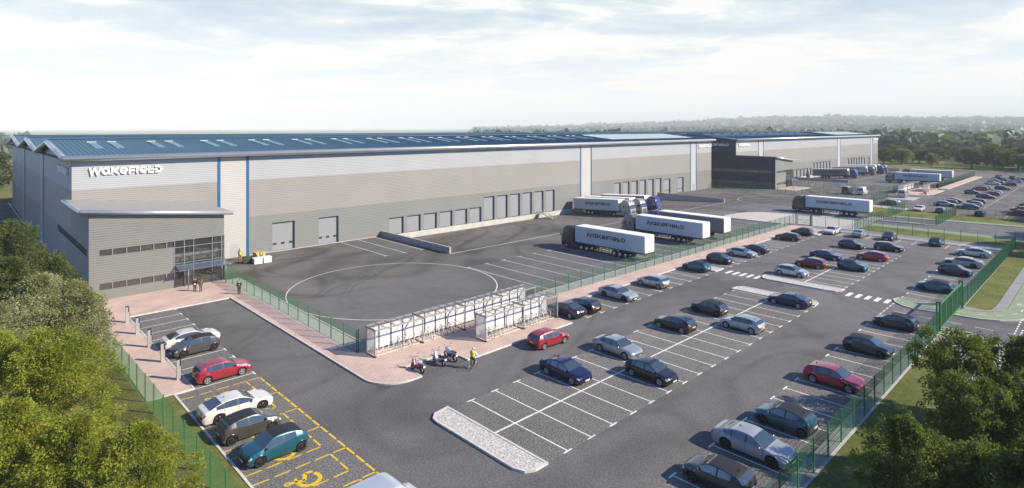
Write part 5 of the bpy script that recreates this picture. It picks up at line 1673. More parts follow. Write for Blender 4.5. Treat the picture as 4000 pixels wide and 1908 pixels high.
def wheel_meshes(r, style, wdt=.21):
    t = MB(); t.lathe([(r * .70, -wdt / 2 + .01), (r * .95, -wdt / 2), (r, -wdt / 2 + .04), (r, wdt / 2 - .04), (r * .95, wdt / 2), (r * .72, wdt / 2 - .01), (r * .70, wdt / 2 - .04)], 'Y', (0, 0, 0), 28)
    rm = MB(); rr = r * .72
    rm.lathe([(rr, wdt / 2 - .005), (rr * .93, wdt / 2 - .01), (rr * .90, wdt / 2 - .05), (rr * .90, 0)], 'Y', (0, 0, 0), 28)
    n = 10 if style else 5
    for i in range(n):
        a = 2 * pi * i / n
        if style:
            rm.bar((rr * .12 * cos(a), wdt / 2 - .02, rr * .12 * sin(a)), (rr * .94 * cos(a), wdt / 2 - .02, rr * .94 * sin(a)), .024, .026)
        else:
            for d in (-.13, .13):
                rm.bar((rr * .16 * cos(a), wdt / 2 - .02, rr * .16 * sin(a)), (rr * .95 * cos(a + d), wdt / 2 - .025, rr * .95 * sin(a + d)), .036, .03)
    rm.lathe([(0, wdt / 2 - .002), (rr * .17, wdt / 2 - .006), (rr * .20, wdt / 2 - .04)], 'Y', (0, 0, 0), 12)
    d = MB(); d.lathe([(0, wdt / 2 - .07), (rr * .82, wdt / 2 - .07), (rr * .82, wdt / 2 - .09), (0, wdt / 2 - .09)], 'Y', (0, 0, 0), 20)
    cl = MB()
    for k in range(6):
        a0, a1 = radians(20 + 12 * k), radians(32 + 12 * k); r0, r1 = rr * .55, rr * .87
        q = [(r0 * cos(a0), r0 * sin(a0)), (r1 * cos(a0), r1 * sin(a0)), (r1 * cos(a1), r1 * sin(a1)), (r0 * cos(a1), r0 * sin(a1))]
        cl.add([(x, wdt / 2 - .055, z) for x, z in q], [(0, 1, 2, 3)])
    return t, rm, d, cl
PCACHE, WCACHE, PROTO = {}, {}, {}
DEFAULT_WHEEL = {'hatch3': (1, 'alloy_dark', True), 'hatch5': (0, 'alloy', True), 'saloon': (0, 'alloy', False), 'fastback': (0, 'alloy_dark', True), 'van': (0, 'alloy', False)}
def build_car(ty, name, col, wheel=None, detail=True, plate='y'):
    """first car of a kind, built part by part"""
    if ty not in PCACHE: PCACHE[ty] = car_parts(ty)
    p = PCACHE[ty]; c = CARS[ty]
    st, alloy, cal = wheel or DEFAULT_WHEEL[ty]
    t = thing(name, 'x', 'car' if ty != 'van' else 'van')
    paint_ = M[col]
    def part(nm, me, mats, par=None):
        me2 = me
        o = mobj(nm, me2, par or t)
        if len(me2.materials) == 0:
            for mt in mats: me2.materials.append(mt)
        for i, mt in enumerate(mats):
            if o.material_slots[i].material != mt:
                o.material_slots[i].link = 'OBJECT'; o.material_slots[i].material = mt
        return o
    part('body', p['body'], [paint_, M['black']])
    part('underbody', p['underbody'], [M['black']])
    part('windscreen', p['windscreen'][0], [M['car_glass']])
    if 'rear_window' in p: part('rear_window', p['rear_window'][0], [M['car_glass']])
    if 'rear_glass' in p: part('rear_window', p['rear_glass'], [M['car_glass']])
    for k in p:
        if k.startswith('side_window'):
            for me in p[k]: part('side_window', me, [M['car_glass']])
    for n_ in range(len(c['doors'])):
        for s in (0, 1):
            d = part('door', p['door%d' % n_][s], [paint_])
            if detail: part('door_handle', p['handles'][n_][s], [paint_ if ty != 'van' else M['black']], d)
    for me in p['headlight']: part('headlight', me, [M['lamp_clear']])
    for me in p['tail_light']: part('tail_light', me, [M['lamp_red']])
    for me in p['tail_lamp']: part('tail_light', me, [M['lamp_red']])
    part('grille', p['grille'], [M['black']]); part('rear_diffuser', p['diffuser'], [M['black']])
    part('number_plate', p['plate_f'], [M['plate_white']])
    part('number_plate', p['plate_r'] if plate == 'y' else p['plate_rw'], [M['plate_yellow'] if plate == 'y' else M['plate_white']])
    for me in p['mirror']: part('wing_mirror', me, [paint_])
    if ty != 'van': part('aerial', p['fin'], [M['black']])
    key = (c['r'], st, alloy)
    if key not in WCACHE:
        a, b, d, e = wheel_meshes(c['r'], st)
        WCACHE[key] = (a.mesh('wheel', [M['rubber']]), b.mesh('rim', [M[alloy]]), d.mesh('brake_disc', [M['steel_dark']]), e.mesh('brake_caliper', [M['caliper']]))
        sharpen(WCACHE[key][0], 40); sharpen(WCACHE[key][1], 40)
    w = WCACHE[key]
    for sx in (c['wb'] / 2, -c['wb'] / 2):
        for s in (1, -1):
            o = mobj('wheel', w[0], t, (sx, s * (c['W'] / 2 - .115 + c['flare'] * .6), c['r']))
            if s < 0: o.rotation_euler = (0, 0, pi)
            mobj('rim', w[1], o)
            if detail:
                mobj('brake_disc', w[2], o)
                if cal: mobj('brake_caliper', w[3], o)
    return t
HEAD = {'+x': 0, '-x': pi, '+y': pi / 2, '-y': -pi / 2}
def car(ty, col, x, y, head, label, group, wheel=None, far=False, name='parked_car', plate='y', jitter=True):
    key = (ty, col, wheel, far, plate)
    if key in PROTO: t = copy_tree(PROTO[key])
    else:
        t = build_car(ty, name, col, wheel, not far, plate); PROTO[key] = t
    t.name = name
    h = HEAD[head] if isinstance(head, str) else radians(head)
    if jitter: h += radians(rnd.uniform(-.9, .9))
    t.location = (x, y, .006); t.rotation_euler = (0, 0, h)
    t['label'] = label
    t['group'] = group
    return t
GN, GF = 'cars in the near car park', 'cars in the farther car park'
near = [
 # by the path and in the middle rows
 ('saloon', 'p_navy', 36.7, 31.8, '-y', 'navy blue saloon in the middle bays, nearest the big gravel island, nose to camera', None, 'w'),
 ('saloon', 'p_silver', 44.0, 31.85, '-y', 'silver saloon in the middle bays, nose near the centre line beside a black hatchback', None, 'y'),
 ('hatch5', 'p_black', 41.55, 26.75, '-y', 'glossy black hatchback, nose out, right of the navy saloon', (0, 'alloy', True), 'y'),
 ('saloon', 'p_navy', 49.0, 42.5, '+y', 'navy saloon seen from behind, parked right against the end of the short cycle shelter', None, 'y'),
 ('hatch5', 'p_black', 51.5, 42.15, '+y', 'black hatchback with yellow plate between the shelter end saloon and the grey fastback', None, 'y'),
 ('fastback', 'p_nardo', 58.25, 42.05, '-y', 'pale grey fastback by the pink footway with its nose out, near the cycle shelters', None, 'y'),
 ('hatch5', 'p_silver', 66.0, 42.2, '+y', 'silver hatchback by the pink footway halfway along, tail to the lane', None, 'y'),
 ('hatch5', 'p_black', 53.5, 31.65, '+y', 'black hatchback in the middle bays with its tail over the centre line, yellow plate', (0, 'alloy', True), 'y'),
 ('hatch3', 'p_dark', 60.8, 31.6, '+y', 'charcoal three-door hatchback in the middle bays behind the silver hatchback', None, 'w'),
 ('hatch5', 'p_silver', 58.4, 26.8, '+y', 'silver hatchback in the middle bays with tail to the right hand lane', None, 'y'),
 ('hatch5', 'p_red', 51.1, 15.9, '-y', 'bright red hatchback in the right row, nose to the dark green fence', (0, 'alloy', True), 'y'),
 ('hatch3', 'p_teal', 41.5, 15.9, '+y', 'teal three-door hatchback in the right row near the camera, tail to the fence', None, 'w'),
 ('fastback', 'p_nardo', 36.7, 16.05, '-y', 'big grey fastback in the right row under tree shade, nose to the fence', None, 'w'),
 ('hatch3', 'p_dark', 31.85, 15.93, '+y', 'dark three-door hatchback cut by the bottom edge of the picture', None, 'w'),
 ('hatch5', 'p_black', 111.0, 42.35, '+y', 'black hatchback on the path row, second from its far end', None, 'y'),
 ('hatch3', 'p_dark', 118.2, 42.35, '+y', 'charcoal hatchback last on the path row beside the barred gate', None, 'w'),
 ('saloon', 'p_silver', 91.65, 42.05, '-y', 'silver saloon on the path row beside a navy saloon', None, 'w'),
 ('saloon', 'p_navy', 95.85, 42.1, '+y', 'navy saloon on the path row just beyond the silver saloon', None, 'y'),
 ('hatch3', 'p_dark', 84.75, 42.45, '-y', 'charcoal three-door hatchback on the path row just past the small island', None, 'w'),
 ('hatch3', 'p_teal', 77.55, 42.3, '+y', 'teal three-door hatchback on the path row just before the small gravel island', None, 'w'),
 ('hatch5', 'p_silver', 84.7, 31.8, '-y', 'silver hatchback at the end of the second middle block beside the long island', None, 'w'),
 ('hatch5', 'p_darkred', 91.95, 31.75, '+y', 'dark red hatchback in the second middle block, its tail by the centre line', None, 'y'),
 ('saloon', 'p_navy', 99.3, 31.95, '-y', 'navy saloon in the second middle block behind the dark red hatchback', None, 'w'),
 ('hatch3', 'p_teal', 94.35, 26.95, '-y', 'teal three-door hatchback in the second middle block facing the right row', None, 'w'),
 ('hatch3', 'p_dark', 111.2, 31.95, '-y', 'charcoal hatchback at the far corner of the second middle block', None, 'w'),
 ('hatch5', 'p_red', 103.75, 26.8, '+y', 'red hatchback at the far side of the second middle block', (0, 'alloy', True), 'y'),
 ('hatch5', 'p_black', 113.7, 26.9, '-y', 'black hatchback at the far end of the second block with the tree shadow on it', None, 'y'),
 ('fastback', 'p_white', 124.2, 39.0, '-x', 'white fastback facing out of the end row beside the barred gate', None, 'w'),
 ('saloon', 'p_silver', 124.4, 34.15, '+x', 'silver saloon with its tail to the lane in the end row', None, 'y'),
 ('hatch3', 'p_dark', 124.5, 29.4, '-x', 'dark hatchback facing out of the end row in the tree shadow', None, 'w'),
 ('hatch3', 'p_teal', 124.6, 22.3, '+x', 'teal hatchback with its tail to the lane in the end row', None, 'w'),
 ('saloon', 'p_silver', 118.45, 16.4, '+y', 'silver saloon at the far end of the right row, tail to the fence', None, 'y'),
 ('fastback', 'p_nardo', 108.85, 16.35, '+y', 'grey fastback in the right row second from its far end', None, 'w'),
 ('hatch3', 'p_dark', 101.6, 16.1, '-y', 'charcoal hatchback in the right row between the grey fastback and the teal hatchback', None, 'w'),
 ('hatch3', 'p_teal', 89.65, 16.1, '+y', 'teal three-door hatchback in the right row just past the green cycle path', None, 'w'),
 ('hatch3', 'p_dark', 70.2, 15.95, '+y', 'charcoal three-door hatchback in the right row just before the sliding gate', None, 'w'),
 ('hatch3', 'p_dark', 60.6, 16.1, '-y', 'charcoal three-door hatchback in the right row beyond the red hatchback, nose to the fence', None, 'w'),
 ('saloon', 'p_navy', 70.35, 26.75, '+y', 'navy saloon parked at the gravel island in the middle of the car park, tail right', None, 'y'),
 # left rows
 ('fastback', 'p_white', 14.85, 44.25, '+x', 'white fastback in a yellow accessible bay, nose to the lane', None, 'y'),
 ('hatch3', 'p_grey', 14.35, 40.7, '+x', 'bronze grey three-door hatchback in a yellow accessible bay beside the teal one', None, 'w'),
 ('hatch3', 'p_teal', 14.75, 36.95, '-x', 'teal three-door hatchback in a yellow accessible bay, nose to the grass', None, 'w'),
 ('hatch5', 'p_red', 16.1, 51.55, '+x', 'red hatchback in the white bay beside the last charging post', (0, 'alloy', True), 'y'),
 ('hatch3', 'p_grey', 16.2, 58.9, '-x', 'bronze grey three-door hatchback nose to a charging post', None, 'w'),
 ('fastback', 'p_white', 16.5, 61.4, '+x', 'white fastback beyond the bronze grey hatchback at the charging posts', None, 'y'),
]
for ty, col, x, y, h, lab, wh, pl in near: car(ty, col, x, y, h, lab, GN, wh, False, 'parked_car', pl)
car('hatch5', 'p_red', 41.0, 37.75, -4.0, 'red hatchback driving down the lane between shelters and bays', GN, (0, 'alloy', True), False, 'driving_car', 'y', False)
v = car('van', 'p_vansilver', 15.9, 26.2, '+x', 'pale silver van roof poking up at the bottom edge by the yellow dashes', 'vans', None, False, 'parked_van', 'y', False)
far_ = [
 ('hatch5', 'p_olive', 181.5, 43.0, '+y', 'dark green hatchback in the yellow bays behind the fence by the grass'),
 ('saloon', 'p_silver', 184.2, 43.3, '+y', 'pale saloon half hidden behind the dark green hatchback'),
 ('saloon', 'p_white', 173.8, 34.6, '-x', 'white saloon facing the grass from the yellow bays'),
 ('hatch5', 'p_teal', 173.8, 30.2, '+x', 'dark teal hatchback in a yellow bay beside the short fence, tail to the grass'),
 ('hatch5', 'p_olive', 173.9, 22.7, '+x', 'olive hatchback in a yellow bay behind the fence, tail to the grass'),
 ('fastback', 'p_nardo', 189.2, 31.95, '-y', 'grey fastback at the front corner of the farther middle block'),
 ('hatch5', 'p_dark', 193.7, 32.1, '+y', 'charcoal hatchback behind the grey fastback'),
 ('saloon', 'p_navy', 198.6, 32.2, '+y', 'navy saloon behind the charcoal hatchback in the farther block'),
 ('saloon', 'p_navy', 186.9, 26.95, '+y', 'navy saloon nearest the fence end in the farther block'),
 ('hatch5', 'p_silver', 194.2, 26.9, '+y', 'silver hatchback behind the navy saloon in the farther block'),
 ('hatch5', 'p_black', 201.4, 27.2, '+y', 'black hatchback behind the silver hatchback in the farther block'),
 ('hatch3', 'p_teal', 229.6, 32.05, '-y', 'dark teal hatchback alone at the left of the farther block'),
 ('saloon', 'p_navy', 218.4, 27.1, '-y', 'navy saloon in front of the dark red hatchback in the farther block'),
 ('hatch5', 'p_darkred', 228.0, 27.1, '+y', 'dark red hatchback in the farther block behind the navy saloon'),
 ('hatch5', 'p_silver', 232.8, 27.1, '+y', 'silver hatchback half hidden behind the dark red one'),
 ('hatch5', 'p_red', 245.6, 32.05, '+y', 'bright red hatchback in the farther car park near the paved strip'),
 ('hatch5', 'p_black', 250.4, 32.1, '+y', 'black hatchback just behind the bright red one'),
 ('hatch5', 'p_black', 252.8, 27.1, '-y', 'black hatchback in the right half of the farther block, nose right'),
 ('hatch5', 'p_black', 271.6, 27.3, '+y', 'black hatchback farther back on the right half of the farther block'),
 ('saloon', 'p_silver', 273.4, 32.15, '-y', 'silver saloon toward the back of the farther block'),
 ('fastback', 'p_nardo', 283.0, 32.1, '-y', 'grey fastback behind the silver saloon at the back'),
 ('hatch5', 'p_dark', 293.0, 32.1, '+y', 'charcoal hatchback at the very back of the farther block'),
 ('hatch5', 'p_silver', 290.0, 27.4, '+y', 'silver hatchback at the right back of the farther block'),
 ('saloon', 'p_navy', 300.5, 27.3, '+y', 'navy saloon last on the right at the back'),
 ('fastback', 'p_navy', 312.4, 34.9, '-x', 'dark car facing out of the last row below the far trees'),
 ('hatch5', 'p_dark', 312.4, 30.4, '+x', 'dark hatchback tail out in the last row below the far trees'),
 ('hatch5', 'p_olive', 180.9, 16.5, '+y', 'dark green hatchback at the right edge behind the farther fence'),
 ('hatch5', 'p_red', 189.4, 16.8, '+y', 'red hatchback behind the dark green one at the right edge'),
 ('hatch5', 'p_dark', 203.4, 16.3, '+y', 'dark hatchback at the right edge in tree shadow, nearer of two'),
 ('hatch5', 'p_teal', 208.4, 16.3, '+y', 'dark blue hatchback at the right edge, farther of two in tree shadow'),
]
for ty, col, x, y, h, lab in far_: car(ty, col, x, y, h, lab, GF, None, True)
car('van', 'p_silver', 204.0, 44.5, '+x', 'pale grey van with its back to the camera before the farther shelters', 'vans', None, True, 'parked_van')
car('van', 'p_olive', 202.9, 59.2, '+x', 'dark green van parked inside the fence, left of the white van', 'vans', None, True, 'parked_van')
car('van', 'p_white', 203.9, 55.3, '+x', 'white van parked inside the fence, right of the dark green van', 'vans', None, True, 'parked_van')
# ------------------------------------------------------------------ articulated lorries
def rrect(xb, xf_, hw, rf=.32, rb=.06, n=5):
    """plan outline, forward +x, anticlockwise"""
    pts = []
    for cx_, cy_, r, a0 in ((xf_ - rf, hw - rf, rf, 0), (xb + rb, hw - rb, rb, 90), (xb + rb, -hw + rb, rb, 180), (xf_ - rf, -hw + rf, rf, 270)):
        for i in range(n): 
            a = radians(a0 + 90 * i / (n - 1)); pts.append((cx_ + r * cos(a), cy_ + r * sin(a)))
    return pts
def loft(levels, m, mat=0, cap_top=True, cap_bot=True):
    n = len(levels[0][1]); b = len(m.v)
    for z, ps in levels: m.v.extend([(x, y, z) for x, y in ps])
    for i in range(len(levels) - 1):
        for j in range(n):
            m.f.append([b + i * n + j, b + i * n + (j + 1) % n, b + (i + 1) * n + (j + 1) % n, b + (i + 1) * n + j]); m.m.append(mat); m.smooth.append(True)
    if cap_bot: m.f.append([b + j for j in range(n)][::-1]); m.m.append(mat); m.smooth.append(False)
    if cap_top: m.f.append([b + (len(levels) - 1) * n + j for j in range(n)]); m.m.append(mat); m.smooth.append(False)
LEV = [(.36, 1.22, 1.20), (.60, 1.30, 1.235), (1.0, 1.34, 1.245), (1.70, 1.31, 1.245), (1.82, 1.28, 1.24), (2.72, 1.08, 1.21), (2.85, 1.02, 1.20), (3.25, .86, 1.18), (3.58, .56, 1.15), (3.80, .12, 1.12), (3.88, -.45, 1.10)]
def front_x(z):
    for (a, xa, wa), (b, xb, wb_) in zip(LEV[:-1], LEV[1:]):
        if a <= z <= b: return xa + (xb - xa) * (z - a) / (b - a), wa + (wb_ - wa) * (z - a) / (b - a)
TW = {}
def truck_wheel(kind):
    if kind in TW: return TW[kind]
    r, w = .50, .32
    t = MB(); t.lathe([(r * .56, -w / 2), (r * .95, -w / 2), (r, -w / 2 + .06), (r, w / 2 - .06), (r * .95, w / 2), (r * .58, w / 2 - .01), (r * .56, w / 2 - .05)], 'Y', (0, 0, 0), 28)
    m = MB(); d = .10 if kind == 'front' else -.06
    m.lathe([(r * .57, w / 2 - .005), (r * .52, w / 2 - .03), (r * .48, w / 2 - .06 + d * .4), (r * .30, w / 2 - .10 + d), (r * .16, w / 2 - .09 + d), (r * .15, w / 2 + d * .5), (0, w / 2 + d * .5)], 'Y', (0, 0, 0), 20)
    for i in range(8):
        a = 2 * pi * i / 8; m.cbox((r * .40 * cos(a), w / 2 - .055 + d * .6, r * .40 * sin(a)), (.03, .02, .03))
    TW[kind] = (t.mesh('wheel', [M['rubber']]), m.mesh('rim', [M['chrome']]))
    sharpen(TW[kind][0], 40)
    return TW[kind]
TPROTO = {}
def build_truck(cabmat, side, axles6):
    t = thing('articulated_lorry', 'x', 'lorry')
    cm = M[cabmat]
    m = MB(); loft([(z, rrect(-1.0, fx, hw, .34 if z < 3 else .24)) for z, fx, hw in LEV], m)
    cab = m.obj('cab', cm, t, sharp=38)
    # glazing: windscreen and door windows follow the cab faces
    def fpatch(y0, y1, z0, z1, off, n=6, nz=3):
        m = MB(); rows = []
        for k in range(nz + 1):
            z = z0 + (z1 - z0) * k / nz; fx, hw = front_x(z); row = []
            for i in range(n + 1):
                y = (y0 + (y1 - y0) * i / n); e = max(0, abs(y) - (hw - .34)); x = fx - .34 + sqrt(max(0, .34 ** 2 - e * e)) + off
                row.append((x, y, z))
            rows.append(row)
        for k in range(nz):
            for i in range(n): m.add([rows[k][i], rows[k][i + 1], rows[k + 1][i + 1], rows[k + 1][i]], [(0, 1, 2, 3)], 0, True)
        return m
    fpatch(-1.06, 1.06, 1.86, 2.70, .012, 10).obj('windscreen', M['car_glass'], cab)
    gr = fpatch(-.72, .72, .78, 1.50, .012, 8, 4); gr.obj('grille', M['black'], cab)
    gb = MB()
    for k in range(4):
        z = .86 + .16 * k; fx, _ = front_x(z); gb.box(fx + .013, -.7, z, fx + .03, .7, z + .035)
    gb.obj('grille_bars', M['steel'] if cabmat != 'cab_dark' else M['steel_dark'], cab)
    fpatch(-.9, .9, .42, .68, .014, 8, 1).obj('bumper', M['steel_dark'], cab)
    for s in (-1, 1):
        fpatch(.74 * s, 1.10 * s, .62, .80, .014, 4, 1).obj('headlight', M['lamp_clear'], cab)
        m = MB(); y = 1.252 * s
        m.add([(.10, y - .01 * s, 1.86), (.92, y - .008 * s, 1.86), (.82, y - .03 * s, 2.55), (.10, y - .03 * s, 2.55), (.10, y - .06 * s, 1.86), (.92, y - .06 * s, 1.86), (.82, y - .07 * s, 2.55), (.10, y - .07 * s, 2.55)], [(0, 1, 2, 3), (0, 1, 5, 4), (1, 2, 6, 5), (2, 3, 7, 6), (3, 0, 4, 7)])
        m.obj('side_window', M['car_glass'], cab)
        m = MB(); m.add([(-.82, 1.251 * s, 1.95), (-.45, 1.251 * s, 1.95), (-.45, 1.225 * s, 2.6), (-.82, 1.225 * s, 2.6)], [(0, 1, 2, 3)]); m.obj('rear_side_window', M['black'], cab)
        m = MB()
        for a, b in (((1.0, 1.82), (1.0, .75)), ((.02, 2.6), (.02, .75)), ((.02, .76), (1.0, .76))):
            m.bar((a[0], 1.25 * s, a[1]), (b[0], 1.25 * s, b[1]), .018, .012)
        m.obj('door_seam', M['black'], cab)
        m = MB(); m.cbox((.25, 1.255 * s, 1.55), (.11, .02, .025)); m.obj('door_handle', M['black'], cab)
        m = MB(); m.cbox((1.05, 1.48 * s, 2.3), (.06, .09, .26)); m.bar((.95, 1.2 * s, 2.5), (1.05, 1.48 * s, 2.5), .04); m.bar((.95, 1.2 * s, 2.1), (1.05, 1.48 * s, 2.1), .04); m.obj('mirror', cm if cabmat != 'cab_silver' else M['black'], cab)
        m = MB()                                     # wheel arch of the front axle
        for k in range(12):
            a0, a1 = radians(8 + 164 * k / 12), radians(8 + 164 * (k + 1) / 12)
            m.add([(r_ * cos(a), 1.262 * s, .5 + r_ * sin(a)) for r_, a in ((.50, a0), (.62, a0), (.62, a1), (.50, a1))], [(0, 1, 2, 3)])
            m.add([(.62 * cos(a0), 1.262 * s, .5 + .62 * sin(a0)), (.62 * cos(a1), 1.262 * s, .5 + .62 * sin(a1)), (.62 * cos(a1), 1.22 * s, .5 + .62 * sin(a1)), (.62 * cos(a0), 1.22 * s, .5 + .62 * sin(a0))], [(0, 1, 2, 3)])
        m.obj('wheel_arch', M['black'], cab)
        m = MB()                                     # air deflector beside the gap
        m.add([(-1.0, 1.2 * s, 1.0), (-1.42, 1.16 * s, 1.0), (-1.42, 1.1 * s, 3.5), (-1.0, 1.14 * s, 3.6), (-1.0, 1.16 * s, 1.0), (-1.42, 1.12 * s, 1.0), (-1.42, 1.06 * s, 3.5), (-1.0, 1.1 * s, 3.6)], [(0, 1, 2, 3), (7, 6, 5, 4), (1, 5, 6, 2), (2, 6, 7, 3)])
        m.obj('air_deflector', cm, t)
        m = MB(); m.box(-2.75 if axles6 else -2.8, .78 * s, .36, -.75, 1.2 * s, .98); m.obj('side_skirt', cm if cabmat != 'cab_dark' else M['steel_dark'], t)
    m = MB(); m.add([(1.14, -1.0, 2.74), (1.14, 1.0, 2.74), (1.34, .95, 2.66), (1.34, -.95, 2.66), (1.14, -1.0, 2.77), (1.14, 1.0, 2.77), (1.34, .95, 2.69), (1.34, -.95, 2.69)], [(0, 1, 2, 3), (4, 5, 6, 7), (3, 2, 6, 7), (0, 3, 7, 4), (1, 2, 6, 5)]); m.obj('sun_visor', M['black'], cab)
    for y in (-.6, -.2, .2, .6):
        m = MB(); m.lathe([(0, .0), (.07, .0), (.08, .08), (0, .1)], 'Z', (.05, y, 3.72), 10); m.obj('roof_lamp', M['chrome'], cab)
    m = MB()
    m.box(-5.3 if axles6 else -4.3, -.42, .62, .9, .42, .92); m.box(-.9, -1.15, .62, .8, 1.15, 1.0); m.box(-1.38, -.9, 1.0, -1.02, .9, 2.2)
    axs = (-3.25, -4.47) if axles6 else (-3.45,)
    for x in axs:
        for s in (-1, 1):
            for k in range(8):
                a0, a1 = radians(15 + 150 * k / 8), radians(15 + 150 * (k + 1) / 8)
                m.add([(x + .57 * cos(a), y * s, .5 + .57 * sin(a)) for a, y in ((a0, .68), (a1, .68), (a1, 1.24), (a0, 1.24))], [(0, 1, 2, 3)])
    m.obj('chassis', M['steel_dark'], t)
    # trailer
    f, r, z0, z1, hw = -2.05, -15.85, 1.30, 4.0, 1.26
    m = MB()
    m.box(r + .1, -hw + .02, z0, f, hw - .02, z1 - .03, 1)
    m.box(r, -hw, z1 - .10, f + .01, hw, z1, 0); m.box(r, -hw, z0 - .16, f + .01, hw, z0 + .02, 2)
    for s in (-1, 1):
        m.box(f - .06, s * hw - .04, z0 + .02, f + .012, s * hw + .003, z1 - .1, 0); m.box(r + .001, s * hw - .05, z0 + .02, r + .12, s * hw + .003, z1 - .1, 0)
    tr = m.obj('trailer', [M['trailer_white'], M['trailer_white'], M['steel_dark']], t)
    for s in (-1, 1):
        m = MB()
        nx = 26
        vs = []
        for k in range(nx + 1):
            x = r + .12 + (f - .06 - r - .12) * k / nx; e = .006 * (1 if k % 2 else -1)
            vs += [(x, s * (hw + .004 + e), z0 + .03), (x, s * (hw + .004 + e * .4), z1 - .12)]
        m.add(vs, [((2 * k, 2 * k + 2, 2 * k + 3, 2 * k + 1) if s < 0 else (2 * k, 2 * k + 1, 2 * k + 3, 2 * k + 2)) for k in range(nx)], 0, True)
        cu = m.obj('curtain_side', M[side], tr)
        m = MB()
        for k in range(18):
            x = r + .5 + (f - r - .9) * k / 17; m.box(x - .02, s * (hw + .012) - .008, z0 - .12, x + .02, s * (hw + .012) + .008, z0 + .14)
        m.obj('buckle_straps', M['black'], cu)
        put_ = (lambda a, b, d: (-12.0 + a if s > 0 else -4.35 - a, s * (hw + .022 + d), 2.52 + b)) if False else None
        if s > 0: lettering('lettering', lambda a, b, d: (-4.45 - a, hw + .014 + d, 2.50 + b), 7.8, .66, .008, M['sign_black'], cu)
        else: lettering('lettering', lambda a, b, d: (-12.2 + a, -hw - .014 - d, 2.50 + b), 7.8, .66, .008, M['sign_black'], cu)
        m = MB()                                   # side guard
        for z in (.62, .9): m.box(-9.1, s * 1.16 - .02, z, -5.9, s * 1.16 + .02, z + .09)
        for x in (-9.0, -7.5, -6.0): m.box(x - .05, s * 1.12 - .03, .55, x + .05, s * 1.12 + .03, z0 - .15)
        m.obj('side_guard', M['steel_dark'], tr)
        m = MB(); m.box(r - .012, s * .03, z0 + .05, r - .003, s * (hw - .05), z1 - .13)
        d = m.obj('rear_door', M['trailer_white'], tr)
        m = MB()
        for y in (.35, .9): m.tube([(r - .03, s * y, z0 + .08), (r - .03, s * y, z1 - .2)], .014, 5)
        m.obj('locking_bar', M['steel'], d)
        m = MB(); m.box(r - .02, s * (hw - .12), z0 + .02, r - .012, s * (hw - .03), z0 + .42); m.obj('marker_board', M['yellow_line'], d)
        m = MB(); m.box(r - .03, s * .6, .98, r + .02, s * 1.1, 1.10); m.obj('tail_light', M['lamp_red'], tr)
        m = MB(); m.box(-3.0 - 2.6, s * .7 - .06, .2, -5.35, s * .7 + .06, z0); m.cbox((-5.47, s * .7, .17), (.16, .14, .02)); m.obj('landing_leg', M['steel_dark'], tr)
    m = MB()
    for s in (-1, 1): m.box(r + .1, s * .5 - .06, .98, f - .3, s * .5 + .06, z0 - .16)
    for k in range(9): m.box(-15.2 + 1.4 * k, -1.2, 1.02, -15.12 + 1.4 * k, 1.2, z0 - .16)
    m.box(r - .02, -1.15, .45, r + .08, 1.15, .60); m.box(-13.0, -.9, .42, -12.8, .9, .58)
    m.obj('trailer_chassis', M['steel_dark'], t)
    m = MB()
    for x in (-10.0, -11.12, -12.22):
        for s in (-1, 1):
            for k in range(7):
                a0, a1 = radians(25 + 130 * k / 7), radians(25 + 130 * (k + 1) / 7)
                m.add([(x + .56 * cos(a), y * s, .5 + .56 * sin(a)) for a, y in ((a0, .72), (a1, .72), (a1, 1.2), (a0, 1.2))], [(0, 1, 2, 3)])
    m.obj('mudguards', M['black'], t)
    for x in (0.0, *axs, -10.0, -11.12, -12.22):
        kd = 'front' if x == 0 else ('front' if x < -9 else 'rear')
        a, b = truck_wheel(kd)
        for s in (1, -1):
            o = mobj('wheel', a, t, (x, s * 1.07, .5))
            if s < 0: o.rotation_euler = (0, 0, pi)
            mobj('rim', b, o)
    return t
def lorry(cabmat, side, ax6, x, y, head, label, z=0, pitch=0):
    key = (cabmat, side, ax6)
    if key in TPROTO: t = copy_tree(TPROTO[key])
    else: t = build_truck(*key); TPROTO[key] = t
    t.name = 'articulated_lorry'
    t.location = (x, y, z)
    t.rotation_mode = 'XYZ'
    t.rotation_euler = (0, pitch, HEAD[head])
    t['label'] = label; t['group'] = 'articulated lorries'
SL = atan2(1.15, 21.5)
lorry('cab_dark', 'curtain', True, 77.75, 66.2, '+y', 'charcoal cab lorry with pale trailer nearest the camera, parked in the yard bays')
lorry('cab_grey', 'curtain', True, 95.65, 66.2, '+y', 'grey cab lorry with pale trailer, middle of three parked in the yard bays')
lorry('cab_blue', 'curtain_dark', False, 103.6, 66.2, '+y', 'blue cab lorry whose grey trailer stands beyond two pale ones in the yard bays')
def dock(x, yfront, cabm, side, ax, label, y0=76.):
    zf = -.0535 * max(0, yfront - y0)
    lorry(cabm, side, ax, x, yfront, '-y', label, zf, -SL)
dock(114.9, 79.95, 'cab_silver', 'curtain', False, 'silver cab lorry at the loading docks beside the steel steps')
dock(119.4, 79.9, 'cab_silver', 'curtain', False, 'silver cab lorry tucked behind another silver one at the loading docks')
dock(126.0, 80.0, 'cab_blue', 'curtain_dark', False, 'bright blue cab lorry at the loading docks of the nearer warehouse')
lorry('cab_dark', 'curtain', True, 152.4, 55.45, '+y', 'charcoal cab lorry driving in over the zebra crossing by the grass')
dock(270.6, 76.5, 'cab_blue', 'curtain_dark', False, 'dark blue cab lorry with dark trailer at the farther warehouse docks', 72.)
dock(294.2, 76.0, 'cab_grey', 'curtain', False, 'grey cab lorry with pale trailer, first of three noses at the farther docks', 72.)
dock(304.5, 75.0, 'cab_blue', 'curtain', False, 'blue cab lorry between two grey ones at the farther docks', 72.)
dock(312.0, 75.5, 'cab_grey', 'curtain', False, 'grey cab lorry farthest along the farther docks', 72.)
